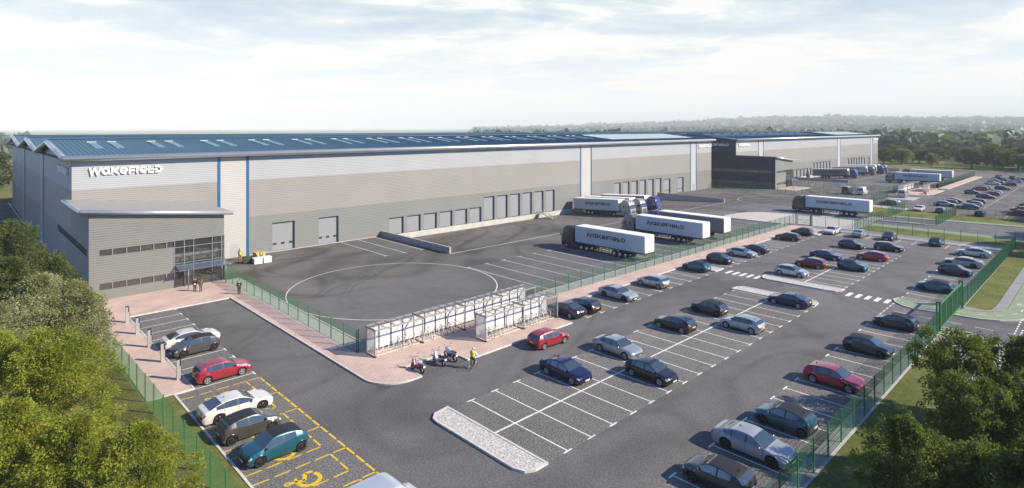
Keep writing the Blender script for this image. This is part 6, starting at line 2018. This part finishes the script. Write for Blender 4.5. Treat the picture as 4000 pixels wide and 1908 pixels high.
lorry('cab_grey', 'curtain', False, 258.8, 61.0, '+y', 'grey cab lorry with pale trailer behind the farther cycle shelters')
lorry('cab_dark', 'curtain', False, 281.8, 61.0, '+y', 'dark cab lorry whose trailer stands beyond the grey cab one in the farther yard')
# ------------------------------------------------------------------ people
def limb(m, pts, radii, n=8, flat=1.0):
    m.tube(pts, radii, n, 0, False, True, True)
skin_m = pm('skin', (.42, .25, .18), .55, 0, .06, 6.)
def lerp(a, b, t): return tuple(x + (y - x) * t for x, y in zip(a, b))
def person(label, loc, rz, pose, top, trousers, shoes, hair, hairlong=False, group=None, height=1.76, bald=False, extra=None, coat=None):
    """pose: joints in metres for a 1.76 m figure facing +x: keys hip, l/r knee/ankle/hand/elbow, lean"""
    t = thing('person', label, 'person', loc, rz, group)
    k = height / 1.76
    hipz = pose.get('hipz', .93); ln = pose.get('lean', 0.)
    def up(z, y=0., x=0.): return (x + ln * (z - hipz), y, z)
    J = dict(pel=up(hipz), waist=up(hipz + .16), chest=up(hipz + .40), neck=up(hipz + .56), head=up(hipz + .68, 0, pose.get('hx', .02)))
    for s, q in ((1, 'l'), (-1, 'r')):
        J[q + 'hip'] = up(hipz - .04, .095 * s); J[q + 'sho'] = up(hipz + .50, .185 * s)
        J[q + 'knee'] = pose.get(q + 'knee', (.02, .10 * s, .49)); J[q + 'ank'] = pose.get(q + 'ank', (-.02, .10 * s, .08))
        J[q + 'elb'] = pose.get(q + 'elb', (-.02 + ln * .4, .25 * s, hipz + .20)); J[q + 'hand'] = pose.get(q + 'hand', (.06, .25 * s, hipz - .06))
    J = {a: Vector(b) * k for a, b in J.items()}
    # body: one skinned surface from pelvis to fingers, toes and skull
    V, E, Rr = [], [], []
    def node(p, r): V.append(tuple(p)); Rr.append((r[0] * k, r[1] * k) if isinstance(r, tuple) else (r * k, r * k)); return len(V) - 1
    def link(a, b): E.append((a, b))
    pel = node(J['pel'], (.115, .10)); wa = node(J['waist'], (.11, .09)); ch = node(J['chest'], (.14, .10)); nk0 = node(J['neck'], .055)
    hd0 = node(J['head'] - Vector((0, 0, .05)) * k, .062); hd = node(J['head'] + Vector((.005, 0, .04)) * k, (.078, .088)); ht = node(J['head'] + Vector((-.01, 0, .10)) * k, .07)
    for a, b in ((pel, wa), (wa, ch), (ch, nk0), (nk0, hd0), (hd0, hd), (hd, ht)): link(a, b)
    nose = node(J['head'] + Vector((.098, 0, .015)) * k, .016); link(hd, nose)
    for s, q in ((1, 'l'), (-1, 'r')):
        ear = node(J['head'] + Vector((-.005, .085 * s, .02)) * k, .014); link(hd, ear)
        h_ = node(J[q + 'hip'], .085); kn = node(J[q + 'knee'], .055); an = node(J[q + 'ank'], .04); toe = node(J[q + 'ank'] + Vector((.15, 0, -.045)) * k, .03)
        link(pel, h_); link(h_, kn); link(kn, an); link(an, toe)
        sh = node(J[q + 'sho'], .06); el = node(J[q + 'elb'], .042); ha = node(J[q + 'hand'], .03)
        link(ch, sh); link(sh, el); link(el, ha)
        d = (J[q + 'hand'] - J[q + 'elb']).normalized()
        side = Vector((0, 0, 1)).cross(d)
        if side.length < .2: side = Vector((1, 0, 0))
        side.normalize(); bend = d.cross(side)
        pm_ = node(J[q + 'hand'] + d * .075 * k, .034); link(ha, pm_)
        for i, ll in enumerate((.070, .082, .076, .058)):
            b_ = J[q + 'hand'] + d * .095 * k + side * (.027 - .018 * i) * k
            f1 = node(b_, .010); f2 = node(b_ + d * ll * .5 * k + bend * .012 * k, .009); f3 = node(b_ + d * ll * .85 * k + bend * .035 * k, .008)
            link(pm_, f1); link(f1, f2); link(f2, f3)
        t1 = node(J[q + 'hand'] + d * .045 * k + side * .045 * k, .011); t2 = node(J[q + 'hand'] + d * .085 * k + side * .058 * k + bend * .02 * k, .009); link(ha, t1); link(t1, t2)
    me = bpy.data.meshes.new('body'); me.from_pydata(V, E, []); 
    o = mobj('body', me, t); me.materials.append(skin_m)
    md = o.modifiers.new('skin', 'SKIN'); md.use_smooth_shade = True
    for i, v in enumerate(me.skin_vertices[0].data): v.radius = Rr[i]; v.use_root = (i == 0)
    o.modifiers.new('sub', 'SUBSURF').levels = 1
    # clothing follows the limbs
    m = MB()
    for q in 'lr': limb(m, [J[q + 'hip'] + Vector((0, 0, .06)) * k, lerp(J[q + 'hip'], J[q + 'knee'], .5), J[q + 'knee'], lerp(J[q + 'knee'], J[q + 'ank'], .4), J[q + 'ank']], [.105 * k, .092 * k, .072 * k, .068 * k, .06 * k])
    limb(m, [J['pel'] + Vector((0, 0, -.08)) * k, J['pel'], J['pel'] + Vector((0, 0, .10)) * k], [.12 * k, .155 * k, .145 * k], 10)
    m.obj('trousers', trousers, t)
    m = MB()
    limb(m, [J['pel'] + Vector((0, 0, .02)) * k, J['waist'], J['chest'] - Vector((0, 0, .08)) * k, J['chest'] + Vector((0, 0, .06)) * k, J['neck'] - Vector((0, 0, .04)) * k, J['neck'] + Vector((0, 0, .01)) * k], [.165 * k, .155 * k, .175 * k, .17 * k, .10 * k, .065 * k], 12)
    vb = len(m.v)
    # flatten the trunk front to back
    c_ = J['chest']
    m.v = [(c_.x + ln * 0 + (p[0] - c_.x - 0) * .74 + (0), p[1] * 1.12, p[2]) for p in m.v]
    m.obj('jacket', top, t)
    for q in 'lr':
        m = MB(); limb(m, [J[q + 'sho'] + Vector((0, 0, .02)) * k, lerp(J[q + 'sho'], J[q + 'elb'], .5), J[q + 'elb'], lerp(J[q + 'elb'], J[q + 'hand'], .6), lerp(J[q + 'elb'], J[q + 'hand'], .97)], [.075 * k, .066 * k, .056 * k, .05 * k, .043 * k])
        m.obj('sleeve', coat or top, t)
        m = MB(); a = J[q + 'ank']; d = Vector((1, 0, 0))
        limb(m, [a + Vector((-.06, 0, -.035)) * k, a + Vector((.0, 0, -.03)) * k, a + Vector((.10, 0, -.045)) * k, a + Vector((.19, 0, -.055)) * k], [.04 * k, .055 * k, .045 * k, .026 * k]); m.obj('shoe', shoes, t)
    if not bald:
        m = MB(); h0 = J['head'] + Vector((-.018, 0, .065)) * k
        prof = [(.0, .085), (.05, .075), (.085, .04), (.098, 0), (.095, -.04)]
        m.lathe([(r * k, z * k) for r, z in prof], 'Z', tuple(h0), 12)
        if hairlong: limb(m, [J['head'] + Vector((-.06, 0, .06)) * k, J['head'] + Vector((-.085, 0, -.06)) * k, J['neck'] + Vector((-.07, 0, -.08)) * k], [.07 * k, .075 * k, .05 * k])
        m.obj('hair', hair, t)
    if extra: extra(t, J, k)
    return t
c_suit = pm('black_suit_cloth', (.018, .018, .022), .8, 0, .1, 8.); c_jean = pm('blue_denim', (.035, .075, .16), .85, 0, .15, 8.); c_navy = pm('navy_coat_cloth', (.02, .024, .036), .85)
c_brown = pm('brown_coat_cloth', (.12, .085, .055), .85); c_grey = pm('grey_work_jacket', (.13, .14, .13), .85); c_hi = pm('hi_vis_yellow', (.62, .62, .03), .7); c_ochre = pm('ochre_work_trousers', (.36, .20, .05), .85)
c_black = pm('black_cloth', (.013, .013, .015), .85); c_shirt = pm('white_shirt', (.70, .70, .70), .8); c_dhair = pm('dark_hair', (.02, .014, .01), .6); c_ghair = pm('grey_hair', (.22, .21, .2), .6); c_bhair = pm('brown_hair', (.07, .04, .02), .6)
c_shoe = pm('black_leather', (.012, .012, .012), .4); c_tan = pm('tan_boots', (.50, .32, .12), .7); c_red = pm('red_strap', (.35, .03, .03), .7); c_bagw = pm('white_bag', (.70, .68, .66), .7)
def suit_extra(t, J, k):
    m = MB(); c = J['chest'] + Vector((.118, 0, -.02)) * k
    m.add([(c.x + .012, -.045, c.z - .16), (c.x + .012, .045, c.z - .16), (c.x - .01, .065, c.z + .15), (c.x - .01, -.065, c.z + .15)], [(0, 1, 2, 3)]); m.obj('shirt_front', c_shirt, t)
    m = MB(); m.add([(c.x + .016, -.014, c.z - .15), (c.x + .016, .014, c.z - .15), (c.x - .004, .02, c.z + .13), (c.x - .004, -.02, c.z + .13)], [(0, 1, 2, 3)]); m.obj('tie', c_black, t)
person('person in a black suit standing alone by the green fence, hands together', (25.5, 75.22, PZ), radians(-110), dict(lhand=(.20, .05, 1.06), rhand=(.19, -.10, .98), lelb=(.02, .26, 1.10), relb=(-.04, -.27, 1.08)), c_suit, c_suit, c_shoe, c_ghair, extra=suit_extra, height=1.79, group='people')
def bag_extra(t, J, k):
    m = MB(); limb(m, [J['pel'] + Vector((-.16, -.12, -.02)) * k, J['pel'] + Vector((-.20, .02, .0)) * k, J['pel'] + Vector((-.16, .16, .02)) * k], [.07 * k, .10 * k, .07 * k]); m.obj('shoulder_bag', c_bagw, t)
    m = MB(); m.tube([J['rsho'] + Vector((-.02, .06, .07)) * k, J['chest'] + Vector((-.15, .0, .02)) * k, J['pel'] + Vector((-.17, .14, .06)) * k], .022 * k, 6); m.obj('bag_strap', c_red, t)
walkA = dict(lknee=(.10, .09, .50), lank=(.12, .09, .085), rknee=(.0, -.09, .50), rank=(-.22, -.09, .12), lhand=(-.12, .24, .90), rhand=(.14, -.24, .92))
walkB = dict(lknee=(.02, .08, .50), lank=(-.16, .08, .10), rknee=(.08, -.08, .50), rank=(.10, -.08, .085), lhand=(.10, .22, .90), rhand=(-.06, -.22, .88))
person('person in dark jacket and jeans with white shoulder bag, walking to the entrance', (21.95, 80.4, PZ), radians(78), walkA, c_navy, c_jean, c_shoe, c_bhair, extra=bag_extra, group='people')
person('person with long hair and brown coat walking beside the one with the white bag', (22.45, 79.8, PZ), radians(74), walkB, c_brown, pm('grey_trousers', (.12, .11, .10), .85), c_shoe, c_bhair, True, group='people', height=1.70)
def vest(t, J, k):
    m = MB(); limb(m, [J['pel'] + Vector((0, 0, .06)) * k, J['waist'], J['chest'] - Vector((0, 0, .06)) * k, J['chest'] + Vector((0, 0, .09)) * k, J['neck'] - Vector((0, 0, .06)) * k], [.172 * k, .168 * k, .188 * k, .182 * k, .115 * k], 12)
    c_ = J['chest']; m.v = [(c_.x + (p[0] - c_.x) * .78, p[1] * 1.13, p[2]) for p in m.v]; m.obj('hi_vis_vest', c_hi, t)
def helmet(mat):
    def f(t, J, k):
        vest(t, J, k)
        m = MB(); h0 = J['head'] + Vector((-.01, 0, .06)) * k
        m.lathe([(0, .10 * k), (.06 * k, .09 * k), (.10 * k, .05 * k), (.112 * k, 0), (.135 * k, -.005), (.112 * k, -.012)], 'Z', tuple(h0), 14); m.obj('hard_hat', mat, t)
    return f
person('worker in yellow hi-vis vest and ochre trousers with back to the camera by the building', (32.1, 94.15, 0), radians(75), dict(lhand=(.22, .16, 1.12), rhand=(.22, -.12, 1.10), lelb=(.04, .26, 1.12), relb=(.04, -.26, 1.12)), c_grey, c_ochre, c_tan, c_dhair, extra=helmet(pm('yellow_hard_hat', (.60, .45, .04), .4)), group='people')
person('worker in grey jacket behind the hi-vis worker by the white wall panel', (32.35, 95.3, 0), radians(-70), dict(lhand=(.15, .2, 1.0), rhand=(.18, -.15, 1.02)), c_grey, c_brown, c_shoe, c_dhair, group='people', height=1.8)
person('worker in ochre trousers and grey hi-vis jacket bending over the boxes and crates', (34.4, 91.9, 0), radians(-100), dict(lean=.18, lhand=(.38, .14, .98), rhand=(.36, -.14, .95), lelb=(.18, .26, 1.12), relb=(.18, -.26, 1.12)), c_grey, c_ochre, c_tan, c_ghair, extra=vest, group='people')
cyc = bicycle('bicycle', 'olive green bicycle being ridden along the lane by the pink paving', b_green, M['rubber'], 'bicycles in the cycle shelters', (32.12, 38.38, .004), radians(18))
del cyc['group']
person('cyclist in yellow vest, white sleeves and black trousers astride a green bicycle', (32.08, 38.36, .004), radians(18), dict(hipz=.94, lean=.22, lknee=(.06, .13, .52), lank=(-.05, .24, .085), rknee=(.22, -.12, .62), rank=(.05, -.14, .28), lhand=(.30, .26, 1.04), rhand=(.30, -.26, 1.04), lelb=(.22, .30, 1.20), relb=(.22, -.30, 1.20)), c_shirt, c_black, c_tan, c_ghair, extra=helmet(pm('beige_cycle_helmet', (.62, .48, .36), .5)), group='people')
# ------------------------------------------------------------------ trees
def leaf_quad(vs, fs, p, d, size, roll, rg, aspect=.62):
    """a folded leaf of two faces, lying roughly along d"""
    a = d.cross(Vector((rg.uniform(-1, 1), rg.uniform(-1, 1), rg.uniform(-.3, 1))))
    if a.length < 1e-3: a = Vector((1, 0, 0))
    a.normalize(); nrm = a.cross(d)
    L = d * size; Wd = a * size * aspect * .5
    b = len(vs)
    mid = p + L * .45 - nrm * size * .08
    vs.extend([tuple(p), tuple(mid + Wd), tuple(p + L), tuple(mid - Wd)])
    fs.append((b, b + 1, b + 2, b + 3))

def make_tree(seed, H, crown_r, crown_z0, leafmat, n_clump, per, leaf, shape='round', droop=.2, trunk_r=.16, openness=.0, clump_r=.6):
    """returns (trunk mesh, crown mesh): tapered trunk with limbs that end in leaf clumps"""
    rg = random.Random(seed)
    tm = MB()
    lean = Vector((rg.uniform(-.05, .05), rg.uniform(-.05, .05), 1))
    tip = lean * H * .82
    pts, rad = [], []
    for i in range(7):
        f = i / 6
        pts.append(Vector((lean.x * H * f + rg.uniform(-.1, .1) * f, lean.y * H * f + rg.uniform(-.1, .1) * f, H * .82 * f))); rad.append(trunk_r * (1 - .85 * f) * (1.35 if i == 0 else 1))
    tm.tube(pts, rad, 8)
    vs, fs = [], []
    def env(f):
        if shape == 'round': return sqrt(max(0.02, 1 - (2 * f - 1) ** 2)) * (1.08 - .25 * f)
        if shape == 'cone': return max(.05, sin(pi * min(1, f * .80 + .17))) ** .75
        if shape == 'wide': return sqrt(max(0.02, 1 - (1.6 * f - .75) ** 2))
    for c in range(n_clump):
        f = rg.random() ** (.85 if shape != 'cone' else 1.25)
        a = rg.uniform(0, 2 * pi)
        lob = 1 + .25 * sin(3 * a + seed) + .15 * sin(5 * a + 2 * seed + 4 * f)
        rr = crown_r * env(f) * lob * (rg.random() ** .45)
        z = crown_z0 + (H - crown_z0) * f
        ctr = Vector((rr * cos(a) + lean.x * z, rr * sin(a) + lean.y * z, z))
        if openness and mnoise.noise(ctr * .55 + Vector((seed, 0, 0))) > .35 - openness * .5: continue
        # limb from the trunk
        if c % max(1, n_clump // 46) == 0:
            zt = max(crown_z0 * .75, z - rr * .7 - .3)
            o = Vector((lean.x * zt, lean.y * zt, min(zt, H * .8)))
            mid = o.lerp(ctr, .5) + Vector((0, 0, .15 * rr))
            tm.tube([o, mid, ctr], [trunk_r * .34, trunk_r * .2, trunk_r * .06], 5)
        cr = clump_r * rg.uniform(.6, 1.25)
        outw = Vector((cos(a), sin(a), .25)).normalized()
        for k in range(per):
            d = Vector((rg.gauss(0, 1), rg.gauss(0, 1), rg.gauss(0, .65)))
            if d.length < .1: continue
            p = ctr + d.normalized() * cr * rg.random() ** .5
            dirv = (d.normalized() * .6 + outw * .6 + Vector((rg.uniform(-.5, .5), rg.uniform(-.5, .5), rg.uniform(-.5, .3) - droop))).normalized()
            leaf_quad(vs, fs, p, dirv, leaf * rg.uniform(.6, 1.35), 0, rg)
    me = bpy.data.meshes.new('crown'); me.from_pydata(vs, [], fs); me.materials.append(leafmat)
    trm = tm.mesh('trunk', [M['bark']])
    return trm, me

TV = {}
def variant(key, *a, **k):
    if key not in TV: TV[key] = make_tree(*a, **k)
    return TV[key]
def tree(name, label, meshes, loc, rz, sc_, group, crownmat=None):
    t = thing(name, label, 'tree', loc, rz, group)
    t.scale = sc_ if isinstance(sc_, tuple) else (sc_, sc_, sc_)
    mobj('trunk', meshes[0], t)
    o = mobj('crown', meshes[1], t)
    if crownmat:
        o.material_slots[0].link = 'OBJECT'; o.material_slots[0].material = crownmat
    return t
# foreground, left: lime green young trees, a pale olive one and dark ones towards the building
lime_a = variant('lime_a', 3, 8.8, 3.1, .5, M['leaf_lime'], 1050, 72, .13, 'cone', .1, .12, .45, .42)
lime_b = variant('lime_b', 8, 7.6, 2.6, .4, M['leaf_lime'], 820, 72, .13, 'cone', .1, .11, .45, .40)
olive = variant('olive', 5, 9.0, 3.5, .8, M['leaf_olive'], 1000, 52, .16, 'round', .05, .16, .35, .46)
darkt = variant('dark', 9, 9.6, 3.9, 1.0, M['leaf_dark'], 900, 52, .2, 'round', .2, .2, .4, .55)
fresh_a = variant('fresh_a', 12, 7.2, 3.5, 1.9, M['leaf_fresh'], 640, 60, .19, 'wide', .3, .12, .62, .46)
fresh_b = variant('fresh_b', 15, 7.0, 3.6, 1.3, M['leaf_fresh'], 720, 60, .19, 'round', .3, .12, .52, .48)
GL, GR = 'foreground trees on the left', 'foreground trees on the right'
LEFT = [
 ('young_tree', 'tall lime green tree, tallest of the bright ones at the left edge', lime_a, (4.2, 43.2), .3, 1.0),
 ('young_tree', 'smaller lime green tree by the bottom, nearest the left fence', lime_b, (6.7, 33.2), 1.9, .80),
 ('young_tree', 'lime green tree in the bottom left corner', lime_b, (1.6, 37.2), 4.0, .95),
 ('young_tree', 'lime green tree behind the tallest bright one, toward the pale olive tree', lime_a, (1.2, 45.6), 2.4, .98),
 ('young_tree', 'low lime green tree at the very bottom edge', lime_b, (4.0, 34.6), 5.0, .86),
 ('olive_tree', 'pale olive leaved tree spreading toward the charging posts', olive, (6.3, 55.6), .0, .95),
 ('olive_tree', 'pale olive leaved tree behind, close to the office corner', olive, (5.6, 62.5), 2.0, .9),
 ('olive_tree', 'pale olive leaved tree at the left, between dark and lime ones', olive, (2.0, 53.0), 4.0, .95),
 ('broadleaf_tree', 'dark leaved tree hiding the foot of the office gable', darkt, (6.2, 73.5), 1.0, .86),
 ('broadleaf_tree', 'dark leaved tree left of the service road', darkt, (.6, 76.5), 2.6, 1.0),
 ('broadleaf_tree', 'dark leaved tree at the left edge above the lime ones', darkt, (-1.0, 63.5), 5.2, .98),
 ('broadleaf_tree', 'dark leaved tree in the middle of the left clump', darkt, (3.4, 68.5), 3.3, .92),
 ('broadleaf_tree', 'tall dark tree standing up at the left edge beside the gable', darkt, (4.4, 79.6), .4, (.72, .72, 1.12)),
]
for nm, lab, ms, (x, y), rz, s in LEFT: tree(nm, lab, ms, (x, y, 0), rz, s, GL)
RIGHT = [
 ('broadleaf_tree', 'glossy green tree standing highest on the right, with bare forked stems showing', fresh_a, (51.0, 7.7), .5, (.76, .76, .86)),
 ('broadleaf_tree', 'glossy green tree low on the right beside the dark green fence', fresh_b, (34.9, 7.1), 2.0, (.62, .62, .80)),
 ('broadleaf_tree', 'glossy green tree in the bottom right corner', fresh_b, (35.5, 2.6), 4.1, (.82, .82, .9)),
 ('broadleaf_tree', 'glossy green tree in the middle of the right clump', fresh_a, (41.6, 6.0), 3.4, (.66, .66, .88)),
 ('broadleaf_tree', 'glossy green tree at the right edge by the green cycle path', fresh_b, (51.9, 4.0), 1.2, (.68, .68, .9)),
 ('broadleaf_tree', 'glossy green tree filling the right edge below the cycle path', fresh_a, (43.6, 3.0), 5.5, (.74, .74, .9)),
 ('broadleaf_tree', 'glossy green tree at the bottom edge right of the fence', fresh_a, (35.2, 4.2), .9, (.56, .56, .74)),
]
for nm, lab, ms, (x, y), rz, s in RIGHT: tree(nm, lab, ms, (x, y, 0), rz, s, GR)
# trees just outside the picture on the right, whose shade falls across the road and end bays
for i, (x, y) in enumerate([(150, 2), (158, -1), (141, 1), (178, 4), (186, 1), (196, 3), (132, -1)]):
    tree('broadleaf_tree', 'tall tree beside the estate road beyond the right edge, seen only by its shade', darkt, (x, y, 0), i * 1.3, 1.05 + .1 * (i % 3), 'trees beyond the right edge')
# trees in the meadow beyond the second warehouse
far_a = variant('far_a', 21, 9.5, 5.2, 2.3, M['leaf_far'], 210, 22, .62, 'wide', .1, .42, .12, .95)
far_b = variant('far_b', 24, 10.5, 4.4, 2.0, M['leaf_far'], 200, 22, .60, 'round', .1, .40, .1, .95)
far_c = variant('far_c', 27, 8.0, 4.0, 1.6, M['leaf_farpale'], 180, 22, .55, 'round', .1, .3, .1, .85)
rt = random.Random(5)
spots = [(386, 94, 0, 1.15), (391, 86, 2, 1.1), (399, 86, 2, 1.0), (411, 82, 0, .95), (413, 78, 0, .95), (408, 72.5, 0, 1.1), (386, 71.2, 2, .85), (461, 76, 1, 1.0), (455, 71, 1, .95), (377, 52.6, 0, 1.25), (381, 44.4, 1, 1.2), (375, 40.3, 0, 1.15),
         (430, 96, 0, 1.1), (425, 88, 1, 1.1), (470, 98, 0, 1.2), (440, 104, 1, 1.1), (450, 90, 0, 1.0), (480, 84, 1, 1.2), (470, 66, 0, 1.0), (440, 60, 1, 1.0), (420, 56, 0, 1.15), (405, 50, 1, 1.2), (395, 36, 0, 1.25), (385, 33, 1, 1.2), (372, 31, 2, 1.0), (364, 27, 2, 1.0), (378, 26, 0, 1.2), (390, 24, 1, 1.2), (400, 44, 0, 1.2), (412, 40, 1, 1.25), (430, 46, 0, 1.2), (445, 52, 1, 1.2), (420, 30, 0, 1.3), (440, 34, 1, 1.3), (398, 28, 0, 1.2), (366, 20, 2, .9), (372, 16, 0, 1.1)]
for k in range(34):
    x = rt.uniform(440, 560); y = rt.uniform(.02, .27) * x + 2
    spots.append((x, y, rt.choice((0, 1, 1, 0, 2)), rt.uniform(.75, 1.0)))
spots = [(x, y, k_, s * (.86 if k_ != 2 else 1)) for x, y, k_, s in spots]
FL = {0: 'spreading dark tree in the meadow beyond the second warehouse', 1: 'round crowned tree among those in the meadow beyond the lorries', 2: 'pale small tree in the row beyond the second warehouse'}
for i, (x, y, kd, s) in enumerate(spots):
    tree('meadow_tree', FL[kd], (far_a, far_b, far_c)[kd], (x, y, 0), rt.uniform(0, 6.28), (s * rt.uniform(.9, 1.1), s * rt.uniform(.9, 1.1), s), ('spreading meadow trees', 'round meadow trees', 'pale meadow trees')[kd])
# trees behind the left end of the long warehouse
for i, (x, y, s) in enumerate([(-4, 150, 1.1), (-8, 168, 1.2), (-2, 226, 1.2), (4, 238, 1.2), (-12, 205, 1.3), (-18, 180, 1.2), (10, 250, 1.2), (-10, 260, 1.3), (0, 290, 1.3)]):
    tree('broadleaf_tree', 'tree beyond the far left corner of the long warehouse', far_b, (x, y, 0), i * 1.1, s, 'trees past the left gable')

# far woodland: one mass of small crowns over the rolling country, with clearings
def woodland():
    rg = random.Random(11)
    vs, fs = [], []
    n = 0
    tries = 0
    while n < 15000 and tries < 90000:
        tries += 1
        r = 620 * math.exp(rg.random() * 2.35)
        a = radians(rg.uniform(-4, 96))
        if radians(50) < a < radians(85.5) or (a > radians(50) and r > 1800): continue
        x, y = r * cos(a), r * sin(a)
        if x < 360 and -60 < y < 280: continue
        dn = mnoise.noise(Vector((x / 260., y / 260., 1.7))) + .5 * mnoise.noise(Vector((x / 90., y / 90., 5.)))
        if dn < .05 and rg.random() > .08: continue
        z = hgt(x, y)
        h = rg.uniform(7, 15) * (1 + r / 9000); w = h * rg.uniform(.42, .75) * (1 + r / 2500)
        for q in range(15 if r < 1300 else (9 if r < 2600 else 6)):
            th, f = rg.uniform(0, 6.283), rg.random()
            rr = w * sqrt(max(.05, 1 - (1.7 * f - .7) ** 2)) * rg.uniform(.45, 1.0)
            px, py, pz = x + rr * cos(th), y + rr * sin(th), z + h * (.12 + .88 * f)
            e = w * rg.uniform(.38, .62) * (1 if r < 1300 else 1.35)
            u_ = Vector((rg.gauss(0, 1), rg.gauss(0, 1), rg.gauss(0, .6))).normalized(); v_ = u_.cross(Vector((rg.gauss(0, 1), rg.gauss(0, 1), rg.gauss(0, 1)))).normalized()
            b = len(vs); c_ = Vector((px, py, pz))
            vs += [tuple(c_ - u_ * e), tuple(c_ - v_ * e * rg.uniform(.6, 1)), tuple(c_ + u_ * e), tuple(c_ + v_ * e * rg.uniform(.6, 1))]
            fs.append((b, b + 1, b + 2, b + 3))
        n += 1
    me = bpy.data.meshes.new('woodland'); me.from_pydata(vs, [], fs); me.materials.append(M['wood_far'])
    o = mobj('far_woodland', me)
    return tag(o, 'hazy woodland spreading to the horizon beyond the warehouses', 'woodland', None, 'stuff')
woodland()
# houses among the far trees
rh = random.Random(31)
hm = []
for roofm, wallm in (('tile_far', 'render_far'), ('tile_far', 'brick_far'), ('soffit', 'render_far')):
    w_ = MB(); w_.box(-5, -4, -1, 5, 4, 5.4); w_.add([(-5, -4, 5.4), (-5, 4, 5.4), (-5, 0, 8.4)], [(0, 2, 1)]); w_.add([(5, -4, 5.4), (5, 4, 5.4), (5, 0, 8.4)], [(0, 1, 2)])
    r_ = MB(); r_.add([(-5.4, -4.5, 5.1), (5.4, -4.5, 5.1), (5.4, 0, 8.6), (-5.4, 0, 8.6), (-5.4, 4.5, 5.1), (5.4, 4.5, 5.1), (-5.4, -4.5, 4.9), (5.4, -4.5, 4.9), (5.4, 4.5, 4.9), (-5.4, 4.5, 4.9)], [(0, 1, 2, 3), (3, 2, 5, 4), (0, 6, 7, 1), (4, 5, 8, 9)]); r_.box(2.4, -.5, 7.5, 3.4, .5, 9.6)
    hm.append((w_.mesh('wall', [M[wallm]]), r_.mesh('roof', [M[roofm]])))
HL = ('white rendered house with clay roof among the far trees', 'brick house with clay roof among the far trees', 'white rendered house with dark roof among the far trees')
for i in range(54):
    r = 860 * math.exp(rh.random() * 1.4); a = radians(rh.uniform(1, 30)); x, y = r * cos(a), r * sin(a); kd = rh.choice((0, 1, 2, 0))
    t = thing('far_house', HL[kd], 'house', (x, y, hgt(x, y)), rh.uniform(0, 3.1), ('white houses with clay roofs', 'brick houses', 'white houses with dark roofs')[kd])
    s = rh.uniform(.8, 1.15) * (1 + r / 5000); t.scale = (s * rh.uniform(1, 1.6), s, s)
    mobj('wall', hm[kd][0], t); mobj('roof', hm[kd][1], t)
for i, (r, a, L_) in enumerate(((1900, 14, 60), (2300, 20, 90), (2600, 9, 70), (1700, 6, 35), (2900, 27, 110))):
    x, y = r * cos(radians(a)), r * sin(radians(a)); t = thing('far_shed', ('long pale shed far off among the woods', 'long pale shed far off, beyond the second roof', 'pale shed on the skyline of the woods at the right', 'small pale shed in the valley at the right', 'very distant pale shed above the long roof')[i], 'shed', (x, y, hgt(x, y)), radians(a + 80))
    m = MB(); m.box(-L_ / 2, -12, -2, L_ / 2, 12, 9); m.obj('wall', M['render_far'], t)
    m = MB(); m.add([(-L_ / 2 - 1, -13, 8.8), (L_ / 2 + 1, -13, 8.8), (L_ / 2 + 1, 0, 12), (-L_ / 2 - 1, 0, 12), (-L_ / 2 - 1, 13, 8.8), (L_ / 2 + 1, 13, 8.8)], [(0, 1, 2, 3), (3, 2, 5, 4)]); m.obj('roof', M['clad_white'], t)
# ------------------------------------------------------------------ the air
m = MB(); m.box(-9500, -9500, -60, 9500, 9500, 175)
hz_o = m.obj('haze', [])
hmt = bpy.data.materials.new('haze_air'); hmt.use_nodes = True
n_ = hmt.node_tree; n_.nodes.clear()
o_ = n_.nodes.new('ShaderNodeOutputMaterial'); v_ = n_.nodes.new('ShaderNodeVolumePrincipled')
v_.inputs['Color'].default_value = (.985, .995, .975, 1)
v_.inputs['Density'].default_value = .00018
v_.inputs['Anisotropy'].default_value = -0.15
n_.links.new(v_.outputs[0], o_.inputs['Volume'])
hz_o.data.materials.append(hmt)
tag(hz_o, 'pale haze in the air over the distant country', 'haze', None, 'stuff')
